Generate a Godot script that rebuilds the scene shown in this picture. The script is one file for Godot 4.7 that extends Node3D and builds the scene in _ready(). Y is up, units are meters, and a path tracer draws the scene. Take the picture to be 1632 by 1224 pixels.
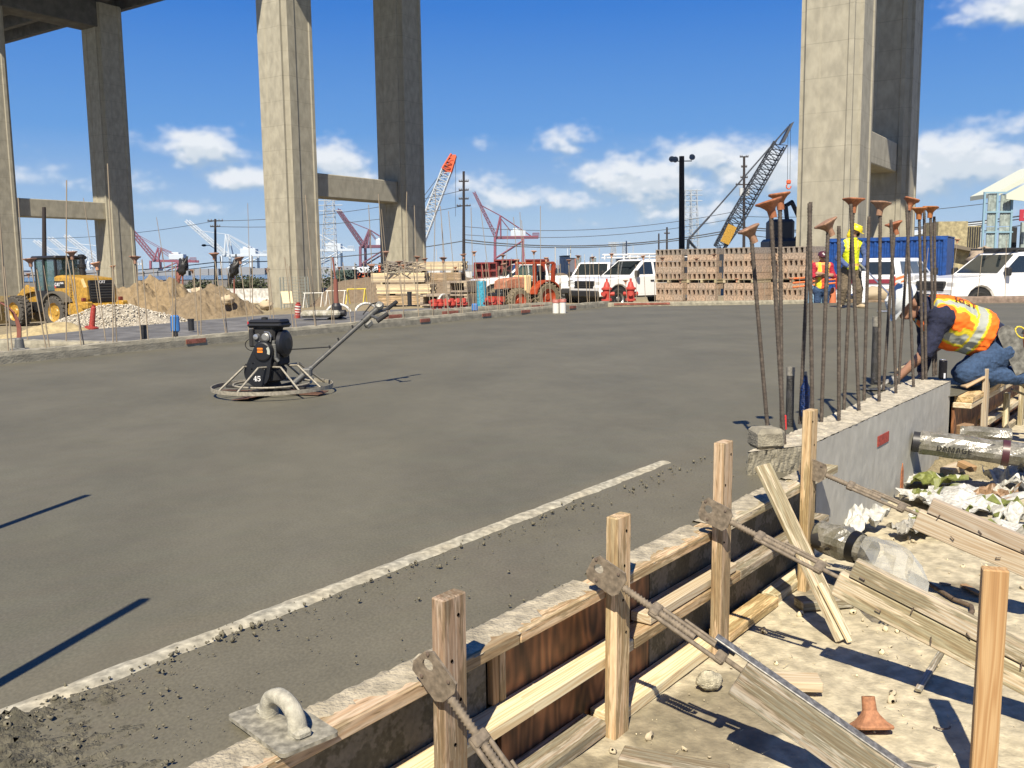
extends Node3D

# ------------------------------------------------------------------ view
const FL := 1474.0          # focal length in pixels of the 1632 x 1224 photograph
const PITCH := -0.12552
const ROLL := -0.0126
const EYE := Vector3(0, 1.0, 0)
const SUN_EL := 49.5
const SUN_AZ := 13.0
const EXPO := 1.75
var VB: Basis
var rng := RandomNumberGenerator.new()
var used := {}
var mats := {}
var texs := {}

func ray(x: float, y: float) -> Vector3:
	return VB * Vector3((x - 816.0) / FL, -(y - 612.0) / FL, -1.0)
func G(x: float, y: float, level := 0.0) -> Vector3:   # a pixel's point on the level
	var d := ray(x, y)
	return EYE + d * ((level - EYE.y) / d.y)
func D(x: float, y: float, dist: float) -> Vector3:    # a pixel's point at a distance in front
	var d := ray(x, y)
	return EYE + d * (-dist / d.z)
func rf(a: float, b: float) -> float:
	return rng.randf_range(a, b)

# ------------------------------------------------------------------ mesh building
class MB:
	var v := PackedVector3Array()
	var n := PackedVector3Array()
	var c := PackedColorArray()
	var uv := PackedVector2Array()
	var col := Color(1, 1, 1)
	var x := Transform3D.IDENTITY
	func tri(a0: Vector3, b0: Vector3, d0: Vector3) -> void:   # counter-clockwise seen from outside
		var a := x * a0
		var b := x * b0
		var d := x * d0
		var m := (b - a).cross(d - a)
		if m.length_squared() < 1e-18:
			return
		m = m.normalized()
		v.append(a); v.append(d); v.append(b)
		n.append(m); n.append(m); n.append(m)
		c.append(col); c.append(col); c.append(col)
	func tris(a: Vector3, b: Vector3, d: Vector3, na: Vector3, nb: Vector3, nd: Vector3) -> void:
		v.append(x * a); v.append(x * d); v.append(x * b)
		var bs := x.basis
		n.append((bs * na).normalized()); n.append((bs * nd).normalized()); n.append((bs * nb).normalized())
		c.append(col); c.append(col); c.append(col)
	func quad(a: Vector3, b: Vector3, d: Vector3, e: Vector3) -> void:
		tri(a, b, d)
		tri(a, d, e)
	func quads(a: Vector3, b: Vector3, d: Vector3, e: Vector3, na: Vector3, nb: Vector3, nd: Vector3, ne: Vector3) -> void:
		tris(a, b, d, na, nb, nd)
		tris(a, d, e, na, nd, ne)
	func qo(a: Vector3, b: Vector3, d: Vector3, e: Vector3, o: Vector3) -> void:   # turned away from o
		if (b - a).cross(d - a).dot((a + b + d + e) * 0.25 - o) < 0.0:
			quad(a, e, d, b)
		else:
			quad(a, b, d, e)
	func to(a: Vector3, b: Vector3, d: Vector3, o: Vector3) -> void:
		if (b - a).cross(d - a).dot((a + b + d) / 3.0 - o) < 0.0:
			tri(a, d, b)
		else:
			tri(a, b, d)
	func hexa(p: Array) -> MB:   # eight corners: bottom four round, top four round
		var o := Vector3.ZERO
		for q in p:
			o += q / 8.0
		qo(p[0], p[1], p[2], p[3], o); qo(p[4], p[5], p[6], p[7], o)
		for i in 4:
			var j := (i + 1) % 4
			qo(p[i], p[j], p[4 + j], p[4 + i], o)
		return self
	func box(o: Vector3, s: Vector3) -> MB:
		var h := s * 0.5
		return hexa([o + Vector3(-h.x, -h.y, -h.z), o + Vector3(h.x, -h.y, -h.z), o + Vector3(h.x, -h.y, h.z), o + Vector3(-h.x, -h.y, h.z),
			o + Vector3(-h.x, h.y, -h.z), o + Vector3(h.x, h.y, -h.z), o + Vector3(h.x, h.y, h.z), o + Vector3(-h.x, h.y, h.z)])
	func cbox(o: Vector3, s: Vector3, k: float) -> MB:   # a box with chamfered edges
		var h := s * 0.5
		var vt := func(ax: int, g: Vector3) -> Vector3:
			var p := Vector3(g.x * (h.x - k), g.y * (h.y - k), g.z * (h.z - k))
			p[ax] = g[ax] * h[ax]
			return o + p
		for ax in 3:
			var b := (ax + 1) % 3
			var d := (ax + 2) % 3
			for s1 in [-1.0, 1.0]:
				var q := []
				for e in [[-1, -1], [1, -1], [1, 1], [-1, 1]]:
					var g := Vector3.ZERO
					g[ax] = s1; g[b] = e[0]; g[d] = e[1]
					q.append(vt.call(ax, g))
				qo(q[0], q[1], q[2], q[3], o)
				for s2 in [-1.0, 1.0]:
					var g1 := Vector3.ZERO
					g1[ax] = s1; g1[b] = s2; g1[d] = -1
					var g2 := g1
					g2[d] = 1
					qo(vt.call(ax, g1), vt.call(ax, g2), vt.call(b, g2), vt.call(b, g1), o)
		for sx in [-1.0, 1.0]:
			for sy in [-1.0, 1.0]:
				for sz in [-1.0, 1.0]:
					var g := Vector3(sx, sy, sz)
					to(vt.call(0, g), vt.call(1, g), vt.call(2, g), o)
		return self
	func tube(a: Vector3, b: Vector3, r0: float, r1 := -1.0, seg := 8, cap := true) -> MB:
		if r1 < 0.0:
			r1 = r0
		var d := (b - a).normalized()
		var u := d.cross(Vector3.UP if absf(d.y) < 0.9 else Vector3.RIGHT).normalized()
		var w := d.cross(u)
		for i in seg:
			var t0 := TAU * i / seg
			var t1 := TAU * (i + 1) / seg
			var n0 := u * cos(t0) + w * sin(t0)
			var n1 := u * cos(t1) + w * sin(t1)
			quads(a + n0 * r0, a + n1 * r0, b + n1 * r1, b + n0 * r1, n0, n1, n1, n0)
			if cap:
				if r0 > 0.0: tri(a, a + n1 * r0, a + n0 * r0)
				if r1 > 0.0: tri(b, b + n0 * r1, b + n1 * r1)
		return self
	func path(p: Array, r: float, seg := 6) -> MB:
		for i in p.size() - 1:
			tube(p[i], p[i + 1], r, r, seg, i == 0 or i == p.size() - 2)
			if i > 0:
				ball(p[i], Vector3.ONE * r, 4, seg)
		return self
	func ball(o: Vector3, r: Vector3, rings := 6, seg := 10) -> MB:
		for i in rings:
			var a0 := PI * i / rings - PI / 2
			var a1 := PI * (i + 1) / rings - PI / 2
			for j in seg:
				var t0 := TAU * j / seg
				var t1 := TAU * (j + 1) / seg
				var q := []
				for e in [[a0, t1], [a0, t0], [a1, t0], [a1, t1]]:
					q.append(Vector3(cos(e[0]) * cos(e[1]), sin(e[0]), cos(e[0]) * sin(e[1])))
				quads(o + q[0] * r, o + q[3] * r, o + q[2] * r, o + q[1] * r, q[0] / r, q[3] / r, q[2] / r, q[1] / r)
		return self
	func lathe(pf: Array, seg := 16, o := Vector3.ZERO) -> MB:   # pf of Vector2(radius, y), from the bottom up
		for k in pf.size() - 1:
			var p: Vector2 = pf[k]
			var q: Vector2 = pf[k + 1]
			var t := (q - p).normalized()
			for i in seg:
				var a := TAU * i / seg
				var b := TAU * (i + 1) / seg
				var ca := Vector3(cos(a), 0, sin(a))
				var cb := Vector3(cos(b), 0, sin(b))
				var na := ca * t.y - Vector3.UP * t.x
				var nb := cb * t.y - Vector3.UP * t.x
				quads(o + cb * p.x + Vector3.UP * p.y, o + ca * p.x + Vector3.UP * p.y, o + ca * q.x + Vector3.UP * q.y, o + cb * q.x + Vector3.UP * q.y, nb, na, na, nb)
		return self
	func prism(poly: PackedVector2Array, z0: float, z1: float) -> MB:   # an outline in x, y drawn out along z
		var pl := poly
		if Geometry2D.is_polygon_clockwise(pl):
			pl = pl.duplicate(); pl.reverse()
		var m := pl.size()
		for i in m:
			var p := pl[i]
			var q := pl[(i + 1) % m]
			quad(Vector3(p.x, p.y, z1), Vector3(p.x, p.y, z0), Vector3(q.x, q.y, z0), Vector3(q.x, q.y, z1))
		var t := Geometry2D.triangulate_polygon(pl)
		for i in range(0, t.size(), 3):
			var a := pl[t[i]]
			var b := pl[t[i + 1]]
			var d := pl[t[i + 2]]
			if (b - a).cross(d - a) < 0:
				var e := b
				b = d; d = e
			tri(Vector3(a.x, a.y, z1), Vector3(b.x, b.y, z1), Vector3(d.x, d.y, z1))
			tri(Vector3(a.x, a.y, z0), Vector3(d.x, d.y, z0), Vector3(b.x, b.y, z0))
		return self
	func loft(secs: Array) -> MB:   # closed rings of equal count, counter-clockwise seen from the end, smooth
		var m: int = secs[0].size()
		for k in secs.size() - 1:
			for i in m:
				var j := (i + 1) % m
				quad(secs[k][i], secs[k][j], secs[k + 1][j], secs[k + 1][i])
		return self
	func mesh() -> ArrayMesh:
		var a := []
		a.resize(Mesh.ARRAY_MAX)
		a[Mesh.ARRAY_VERTEX] = v
		a[Mesh.ARRAY_NORMAL] = n
		a[Mesh.ARRAY_COLOR] = c
		if uv.size() == v.size():
			a[Mesh.ARRAY_TEX_UV] = uv
		var am := ArrayMesh.new()
		am.add_surface_from_arrays(Mesh.PRIMITIVE_TRIANGLES, a)
		return am
	func smooth() -> MB:   # joins the normals of vertices at one place
		var acc := {}
		for i in v.size():
			var k := Vector3i((v[i] * 4000.0).round())
			acc[k] = acc.get(k, Vector3.ZERO) + n[i]
		for i in v.size():
			var s: Vector3 = acc[Vector3i((v[i] * 4000.0).round())]
			if s.length_squared() > 1e-9:
				n[i] = s.normalized()
		return self

func P2(a: Array) -> PackedVector2Array:
	var o := PackedVector2Array()
	for i in range(0, a.size(), 2):
		o.append(Vector2(a[i], a[i + 1]))
	return o

# ------------------------------------------------------------------ scene tree
func numbered(called: String) -> String:
	var k: int = used.get(called, 0)
	used[called] = k + 1
	return called if k == 0 else "%s_%03d" % [called, k]

func thing(called: String, label: String, category: String, at := Vector3.ZERO, turn := 0.0, group := "") -> Node3D:
	var o := Node3D.new()
	o.name = numbered(called)
	add_child(o)
	o.position = at
	o.rotation.y = turn
	tag(o, label, category, group)
	return o

func tag(o: Node3D, label: String, category: String, group := "") -> void:
	o.set_meta("label", label)
	o.set_meta("category", category)
	if group != "":
		o.set_meta("group", group)

func put(called: String, m: Variant, material: Material, parent: Node = null, at := Transform3D.IDENTITY) -> MeshInstance3D:
	var o := MeshInstance3D.new()
	o.mesh = m.mesh() if m is MB else m
	o.material_override = material
	o.transform = at
	if parent == null:
		o.name = numbered(called)
		add_child(o)
	else:
		o.name = called
		parent.add_child(o, true)
	return o

func setting(called: String, m: Variant, material: Material, kind := "structure") -> MeshInstance3D:
	var o := put(called, m, material)
	o.set_meta("kind", kind)
	return o

func copy(src: Node3D, label := "", group := "") -> Node3D:
	var o: Node3D = src.duplicate()
	var base := String(src.name)
	if base.length() > 4 and base[-4] == "_" and base.substr(base.length() - 3).is_valid_int():
		base = base.substr(0, base.length() - 4)
	o.name = numbered(base)
	add_child(o)
	if label != "":
		o.set_meta("label", label)
	if group != "":
		o.set_meta("group", group)
	return o

func along(a: Vector3, b: Vector3, up := Vector3.UP, t := 0.5) -> Transform3D:   # x along a to b, y towards up
	var ex := (b - a).normalized()
	var ez := ex.cross(up).normalized()
	var ey := ez.cross(ex).normalized()
	return Transform3D(Basis(ex, ey, ez), a.lerp(b, t))

func board(called: String, a: Vector3, b: Vector3, w: float, h: float, kind: String, parent: Node = null, up := Vector3.UP) -> MeshInstance3D:   # w across, h along up
	var m := MB.new()
	m.cbox(Vector3.ZERO, Vector3(a.distance_to(b), h, w), minf(0.0035, minf(w, h) * 0.12))
	return put(called, m, wood(kind), parent, along(a, b, up))

# ------------------------------------------------------------------ textures and materials
func noise_img(sd: int, freq: float, oct := 5, size := 512, contrast := 0.4, bright := 0.8, kind := FastNoiseLite.TYPE_SIMPLEX_SMOOTH) -> Image:
	var f := FastNoiseLite.new()
	f.seed = sd
	f.noise_type = kind
	f.frequency = freq
	f.fractal_octaves = oct
	f.fractal_gain = 0.55
	var im := f.get_seamless_image(size, size)
	im.convert(Image.FORMAT_RGB8)
	im.adjust_bcs(1.0, contrast, 1.0)
	im.adjust_bcs(bright / 0.5, 1.0, 1.0)
	return im

func tex(key: String) -> ImageTexture:
	if texs.has(key):
		return texs[key]
	var im: Image
	match key:
		"fine": im = noise_img(3, 0.03, 6, 512, 0.3, 0.78)
		"mottle": im = noise_img(7, 0.008, 6, 1024, 0.22, 0.8)
		"rough": im = noise_img(11, 0.02, 6, 1024, 1.0, 0.5)
		"grit": im = noise_img(13, 0.09, 4, 512, 1.2, 0.5)
		"dirt": im = noise_img(17, 0.012, 6, 1024, 0.2, 0.8)
		"streak": im = streaks(23)
		"grain": im = grain(5)
		"ply": im = ply(9)
		"stain": im = stains(31)
		"slab": im = slab_img(41)
		"slabh": im = slab_h(43)
		"col": im = column_img(47)
	im.generate_mipmaps()
	texs[key] = ImageTexture.create_from_image(im)
	return texs[key]

func streaks(sd: int) -> Image:   # runs down a wall: squeezed noise
	var im := noise_img(sd, 0.012, 5, 1024, 0.13, 0.8)
	im.resize(1024, 128, Image.INTERPOLATE_LANCZOS)
	im.resize(1024, 1024, Image.INTERPOLATE_BILINEAR)
	var b := noise_img(sd + 1, 0.01, 6, 1024, 0.16, 0.8)
	return mixed(im, b, 0.5)

func mixed(a: Image, b: Image, t: float) -> Image:
	a.convert(Image.FORMAT_RGBA8)
	b.convert(Image.FORMAT_RGBA8)
	var m := Image.create(b.get_width(), b.get_height(), false, Image.FORMAT_RGBA8)
	m.fill(Color(1, 1, 1, t))
	a.blend_rect_mask(faded(b, t), b, Rect2i(0, 0, b.get_width(), b.get_height()), Vector2i.ZERO)
	a.convert(Image.FORMAT_RGB8)
	return a

func faded(b: Image, t: float) -> Image:
	var d := b.get_data()
	for i in range(3, d.size(), 4):
		d[i] = int(t * 255)
	return Image.create_from_data(b.get_width(), b.get_height(), false, Image.FORMAT_RGBA8, d)

func grain(sd: int) -> Image:   # wood grain along u
	var f := FastNoiseLite.new()
	f.seed = sd; f.frequency = 0.006; f.fractal_octaves = 3
	var wp := f.get_seamless_image(512, 512)
	var fb := FastNoiseLite.new()
	fb.seed = sd + 1; fb.frequency = 0.02; fb.fractal_octaves = 4
	var sp := fb.get_seamless_image(512, 512)
	sp.resize(512, 512)
	var wd := wp.get_data()
	var sd2 := sp.get_data()
	var d := PackedByteArray()
	d.resize(512 * 512 * 3)
	for y in 512:
		for xx in 512:
			var w: float = wd[y * 512 + (xx / 2)] / 255.0
			var s: float = sd2[((y * 7) % 512) * 512 + xx / 6] / 255.0
			var g := sin(y * TAU * 11 / 512.0 + w * 16.0)
			var k := 0.83 + 0.045 * g + 0.11 * (s - 0.5)
			var i := (y * 512 + xx) * 3
			d[i] = int(clampf(k, 0, 1) * 255)
			d[i + 1] = int(clampf(k * (0.97 + 0.03 * g), 0, 1) * 255)
			d[i + 2] = int(clampf(k * (0.92 + 0.06 * g), 0, 1) * 255)
	return Image.create_from_data(512, 512, false, Image.FORMAT_RGB8, d)

func ply(sd: int) -> Image:   # rotary-cut plywood, grain along v
	var f := FastNoiseLite.new()
	f.seed = sd; f.frequency = 0.004; f.fractal_octaves = 3
	var wd := f.get_seamless_image(512, 512).get_data()
	f.frequency = 0.03
	var sd2 := f.get_seamless_image(512, 512).get_data()
	f.frequency = 0.01; f.seed = sd + 3
	var bd := f.get_seamless_image(512, 512).get_data()
	var d := PackedByteArray()
	d.resize(512 * 512 * 3)
	for y in 512:
		for xx in 512:
			var w: float = wd[(y / 3) * 512 + xx] / 255.0
			var s: float = sd2[(y / 8) * 512 + xx] / 255.0
			var b: float = bd[y * 512 + xx] / 255.0
			var g := sin(w * 46.0)
			var k := 0.72 + 0.12 * g + 0.4 * (s - 0.5) + 0.5 * (b - 0.5)
			var i := (y * 512 + xx) * 3
			d[i] = int(clampf(k * 1.05, 0, 1) * 255)
			d[i + 1] = int(clampf(k * 0.98, 0, 1) * 255)
			d[i + 2] = int(clampf(k * 0.92, 0, 1) * 255)
	return Image.create_from_data(512, 512, false, Image.FORMAT_RGB8, d)

func stains(sd: int) -> Image:   # old cement film on form lumber: two tones with soft edges
	var a := noise_img(sd, 0.006, 5, 512, 1.0, 0.5).get_data()
	var b := noise_img(sd + 1, 0.05, 5, 512, 1.0, 0.5).get_data()
	var d := PackedByteArray()
	d.resize(512 * 512 * 3)
	for i in 512 * 512:
		var t := smoothstep(0.42, 0.6, a[i * 3] / 255.0 + 0.3 * (b[i * 3] / 255.0 - 0.5))
		var k := 0.74 + 0.2 * t + 0.2 * (b[i * 3] / 255.0 - 0.5)
		d[i * 3] = int(clampf(k, 0, 1) * 255)
		d[i * 3 + 1] = int(clampf(k * 0.985, 0, 1) * 255)
		d[i * 3 + 2] = int(clampf(k * (0.9 + 0.06 * t), 0, 1) * 255)
	return Image.create_from_data(512, 512, false, Image.FORMAT_RGB8, d)

func slab_img(sd: int) -> Image:   # floated wet concrete: broad cloudiness, long trowel sweeps, fine sand
	var im := noise_img(sd, 0.004, 6, 1024, 0.08, 0.8)
	var b := noise_img(sd + 2, 0.02, 4, 1024, 0.1, 0.8)
	b.resize(128, 1024, Image.INTERPOLATE_LANCZOS)
	b.resize(1024, 1024, Image.INTERPOLATE_CUBIC)
	im = mixed(im, b, 0.35)
	return mixed(im, noise_img(sd + 5, 0.2, 3, 1024, 0.35, 0.8), 0.3)

func slab_h(sd: int) -> Image:
	var b := noise_img(sd + 2, 0.012, 4, 1024, 1.0, 0.5)
	b.resize(160, 1024, Image.INTERPOLATE_LANCZOS)
	b.resize(1024, 1024, Image.INTERPOLATE_CUBIC)
	return mixed(b, noise_img(sd + 5, 0.2, 3, 1024, 1.0, 0.5), 0.22)

func column_img(sd: int) -> Image:   # board-poured pier: pour lines, patches and water runs
	var im := streaks(sd)
	for k in 8:
		var y := k * 128
		var t := 0.90 + 0.02 * (k % 3)
		for j in 3:
			for xx in 1024:
				var p := im.get_pixel(xx, y + j)
				im.set_pixel(xx, y + j, p * t)
	return im

func lin(r: float, g: float, b: float) -> Color:
	return Color(r, g, b).linear_to_srgb()

func mat(key: String, color: Color, rough := 0.8, t := "", scale := Vector3.ONE, world := false, bump := "", bump_cm := 0.0, metal := 0.0, spec := 0.5) -> StandardMaterial3D:
	if mats.has(key):
		return mats[key]
	var m := StandardMaterial3D.new()
	m.albedo_color = color
	m.roughness = rough
	m.metallic = metal
	m.metallic_specular = spec
	m.vertex_color_use_as_albedo = true
	m.cull_mode = BaseMaterial3D.CULL_DISABLED
	if t != "":
		m.albedo_texture = tex(t)
	if bump != "":
		m.heightmap_enabled = true
		m.heightmap_texture = tex(bump)
		m.heightmap_scale = bump_cm
	if t != "" or bump != "":
		m.uv1_triplanar = true
		m.uv1_world_triplanar = world
		m.uv1_scale = scale
	mats[key] = m
	return m

func wood(kind: String) -> StandardMaterial3D:
	var i := rng.randi_range(0, 3)
	var key := "wood_%s%d" % [kind, i]
	if mats.has(key):
		return mats[key]
	var base: Color = {"fresh": lin(0.74, 0.58, 0.41), "stud": lin(0.68, 0.54, 0.44), "weathered": lin(0.74, 0.69, 0.62), "grey": lin(0.76, 0.74, 0.70), "orange": lin(0.44, 0.29, 0.17), "pale": lin(0.72, 0.63, 0.50), "brown": lin(0.46, 0.40, 0.36)}[kind]
	var k := 0.88 + 0.08 * i
	var m := mat(key, Color(base.r * k, base.g * k, base.b * k * (1.0 - 0.02 * i)), 0.85, "grain", Vector3(0.55, 5.2, 5.2), false, "grain", 0.05)
	m.uv1_offset = Vector3(0.23 * i, 0.31 * i, 0.17 * i)
	if kind in ["weathered", "grey", "stud", "fresh"]:
		m.detail_enabled = true
		m.detail_blend_mode = BaseMaterial3D.BLEND_MODE_MUL
		m.detail_albedo = tex("stain")
	return m

func paint(key: String, color: Color, rough := 0.35, metal := 0.0) -> StandardMaterial3D:
	return mat(key, color, rough, "fine", Vector3.ONE * 0.7, false, "", 0.0, metal)
# ------------------------------------------------------------------ sky
func make_sky() -> Image:
	var W := 4096
	var H := 2048
	var grad := func(el: float) -> Color:   # linear radiance
		var s := clampf(el / 90.0, 0.0, 1.0)
		var st := [[0.0, Color(0.47, 0.60, 0.74)], [3.0, Color(0.36, 0.52, 0.72)], [8.0, Color(0.135, 0.33, 0.69)], [15.0, Color(0.047, 0.20, 0.61)], [30.0, Color(0.02, 0.12, 0.47)], [91.0, Color(0.018, 0.08, 0.33)]]
		for i in 5:
			if el <= st[i + 1][0]:
				return st[i][1].lerp(st[i + 1][1], (el - st[i][0]) / (st[i + 1][0] - st[i][0]))
		return st[5][1]
	var small := Image.create(512, 256, false, Image.FORMAT_RGB8)
	var f := FastNoiseLite.new()
	f.seed = 77; f.frequency = 1.0; f.fractal_octaves = 6; f.fractal_gain = 0.55
	for y in 256:
		var el := 90.0 - (y + 0.5) / 256.0 * 180.0
		var base: Color = grad.call(maxf(el, 0.0))
		for xx in 512:
			var c := base
			if el > 0.0 and el < 40.0:
				var az := (xx + 0.5) / 512.0 * 360.0 - 180.0
				var d := cover(f, az, el)
				c = c.lerp(Color(0.80, 0.82, 0.86), d)
			small.set_pixel((xx + 256) % 512, y, c.linear_to_srgb())
	small.resize(W, H, Image.INTERPOLATE_BILINEAR)
	# the part in front in full detail
	for y in range(int(H * (90.0 - 27.0) / 180.0), H / 2):
		var el := 90.0 - (y + 0.5) / H * 180.0
		var base: Color = grad.call(el)
		for xx in range(W / 2 - 390, W / 2 + 390):
			var az := (xx + 0.5) / W * 360.0 - 180.0
			var d := cover(f, az, el)
			var c := base
			if d > 0.003:
				var lit := clampf(0.62 + 1.6 * (d - cover(f, az - 0.25, el + 0.7)), 0.0, 1.0)
				c = c.lerp(Color(0.42, 0.52, 0.62).lerp(Color(0.80, 0.83, 0.87), lit), minf(d, 0.97))
			small.set_pixel((xx + W / 2) % W, y, c.linear_to_srgb())
	return small

# azimuth and elevation in degrees of the bigger clouds, half width, half height, strength
const CLOUDS := [[-18.2, 7.0, 2.6, 1.2, 1.0], [-15.5, 5.2, 2.4, 0.9, 0.85], [-10.3, 6.4, 2.0, 1.5, 1.0], [-9.0, 5.3, 2.6, 1.2, 0.7], [3.2, 7.4, 1.9, 1.1, 0.9],
	[8.6, 5.0, 4.6, 1.5, 1.0], [11.6, 6.4, 3.0, 1.4, 1.0], [14.8, 5.2, 3.8, 1.7, 1.0], [2.0, 4.0, 5.0, 1.0, 0.8], [-2.5, 4.6, 3.6, 1.2, 0.6], [26.0, 5.6, 4.4, 1.8, 1.0], [22.0, 4.4, 3.4, 1.6, 0.95],
	[30.5, 4.6, 4.0, 2.0, 0.9], [27.6, 13.2, 3.0, 1.3, 1.0], [-26.5, 5.6, 2.6, 1.1, 0.6], [-22.5, 5.0, 3.2, 0.9, 0.6], [-29.5, 4.0, 3.0, 0.8, 0.5], [-19.0, 3.6, 5.0, 0.8, 0.4], [13.0, 3.0, 9.0, 1.1, 0.55], [-1.5, 7.6, 1.6, 0.9, 0.35], [-27.5, 12.0, 1.6, 0.9, 0.2], [-14.0, 6.6, 3.0, 1.4, 0.35]]

func cover(f: FastNoiseLite, az: float, el: float) -> float:
	var m := 0.0
	if absf(az) < 38.0 and el < 19.0:
		for k in CLOUDS:
			var dx: float = (az - k[0]) / k[2]
			var dy: float = (el - k[1]) / k[3]
			if dy < 0.0:
				dy *= 1.25
			var q: float = dx * dx + dy * dy
			if q < 3.0:
				m = maxf(m, k[4] * exp(-q * 0.75))
	else:
		m = 0.62 * exp(-pow((el - 6.0) / 5.0, 2.0))
	if m < 0.02:
		return 0.0
	var nz := f.get_noise_3d(az * 0.22, el * 0.42, 3.0) * 0.75 + f.get_noise_3d(az * 0.9, el * 1.5, 9.0) * 0.32
	return smoothstep(0.30, 0.86, m * 0.95 + nz * 0.62)

# ------------------------------------------------------------------ lie of the land
func gy(x: float, z: float) -> float:
	var h := -0.49
	h = lerpf(h, -0.66, smoothstep(8.0, 22.0, -z))
	h = lerpf(h, -0.95, smoothstep(38.0, 62.0, -z))
	h -= 0.66 * smoothstep(-6.0, -17.0, x) * smoothstep(20.0, 36.0, -z) * (1.0 - smoothstep(52.0, 72.0, -z))
	h = lerpf(h, -2.2, smoothstep(90.0, 200.0, -z))
	return h
const FO := Vector3(-0.231, 0, -2.295)      # the near form line: a point, along, outward
const FE := Vector3(0.613, 0, -0.790)
const FN := Vector3(0.790, 0, 0.613)
func fp(s: float, o: float, y: float) -> Vector3:
	return FO + FE * s + FN * o + Vector3.UP * y

func grid(nu: int, nv: int, at: Callable, m: MB, tint: Variant = null, hint := Vector3.UP) -> MB:   # a smooth sheet
	var p := []
	var nn := PackedVector3Array()
	var pp := PackedVector3Array()
	var cc := PackedColorArray()
	for j in nv + 1:
		for i in nu + 1:
			var q: Vector3 = at.call(float(i) / nu, float(j) / nv)
			pp.append(q)
			cc.append(tint.call(q) if tint != null else Color.WHITE)
	nn.resize(pp.size())
	for j in nv + 1:
		for i in nu + 1:
			var a := pp[j * (nu + 1) + maxi(i - 1, 0)]
			var b := pp[j * (nu + 1) + mini(i + 1, nu)]
			var d := pp[maxi(j - 1, 0) * (nu + 1) + i]
			var e := pp[mini(j + 1, nv) * (nu + 1) + i]
			var q := (b - a).cross(e - d)
			nn[j * (nu + 1) + i] = q.normalized() if q.dot(hint) >= 0 else -q.normalized()
	for j in nv:
		for i in nu:
			var a := j * (nu + 1) + i
			var ids := [a, a + 1, a + nu + 2, a + nu + 1]
			var flip := (pp[ids[1]] - pp[ids[0]]).cross(pp[ids[2]] - pp[ids[0]]).dot(nn[a]) < 0
			var order := [0, 2, 1, 0, 3, 2] if not flip else [0, 1, 2, 0, 2, 3]
			for k in order:
				m.v.append(pp[ids[k]]); m.n.append(nn[ids[k]]); m.c.append(cc[ids[k]])
	return m

const CA := Vector3(-5.75, 0, -10.25)     # the far kerb wall of the fresh slab: from, to
const CB := Vector3(2.35, 0, -23.1)

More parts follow.
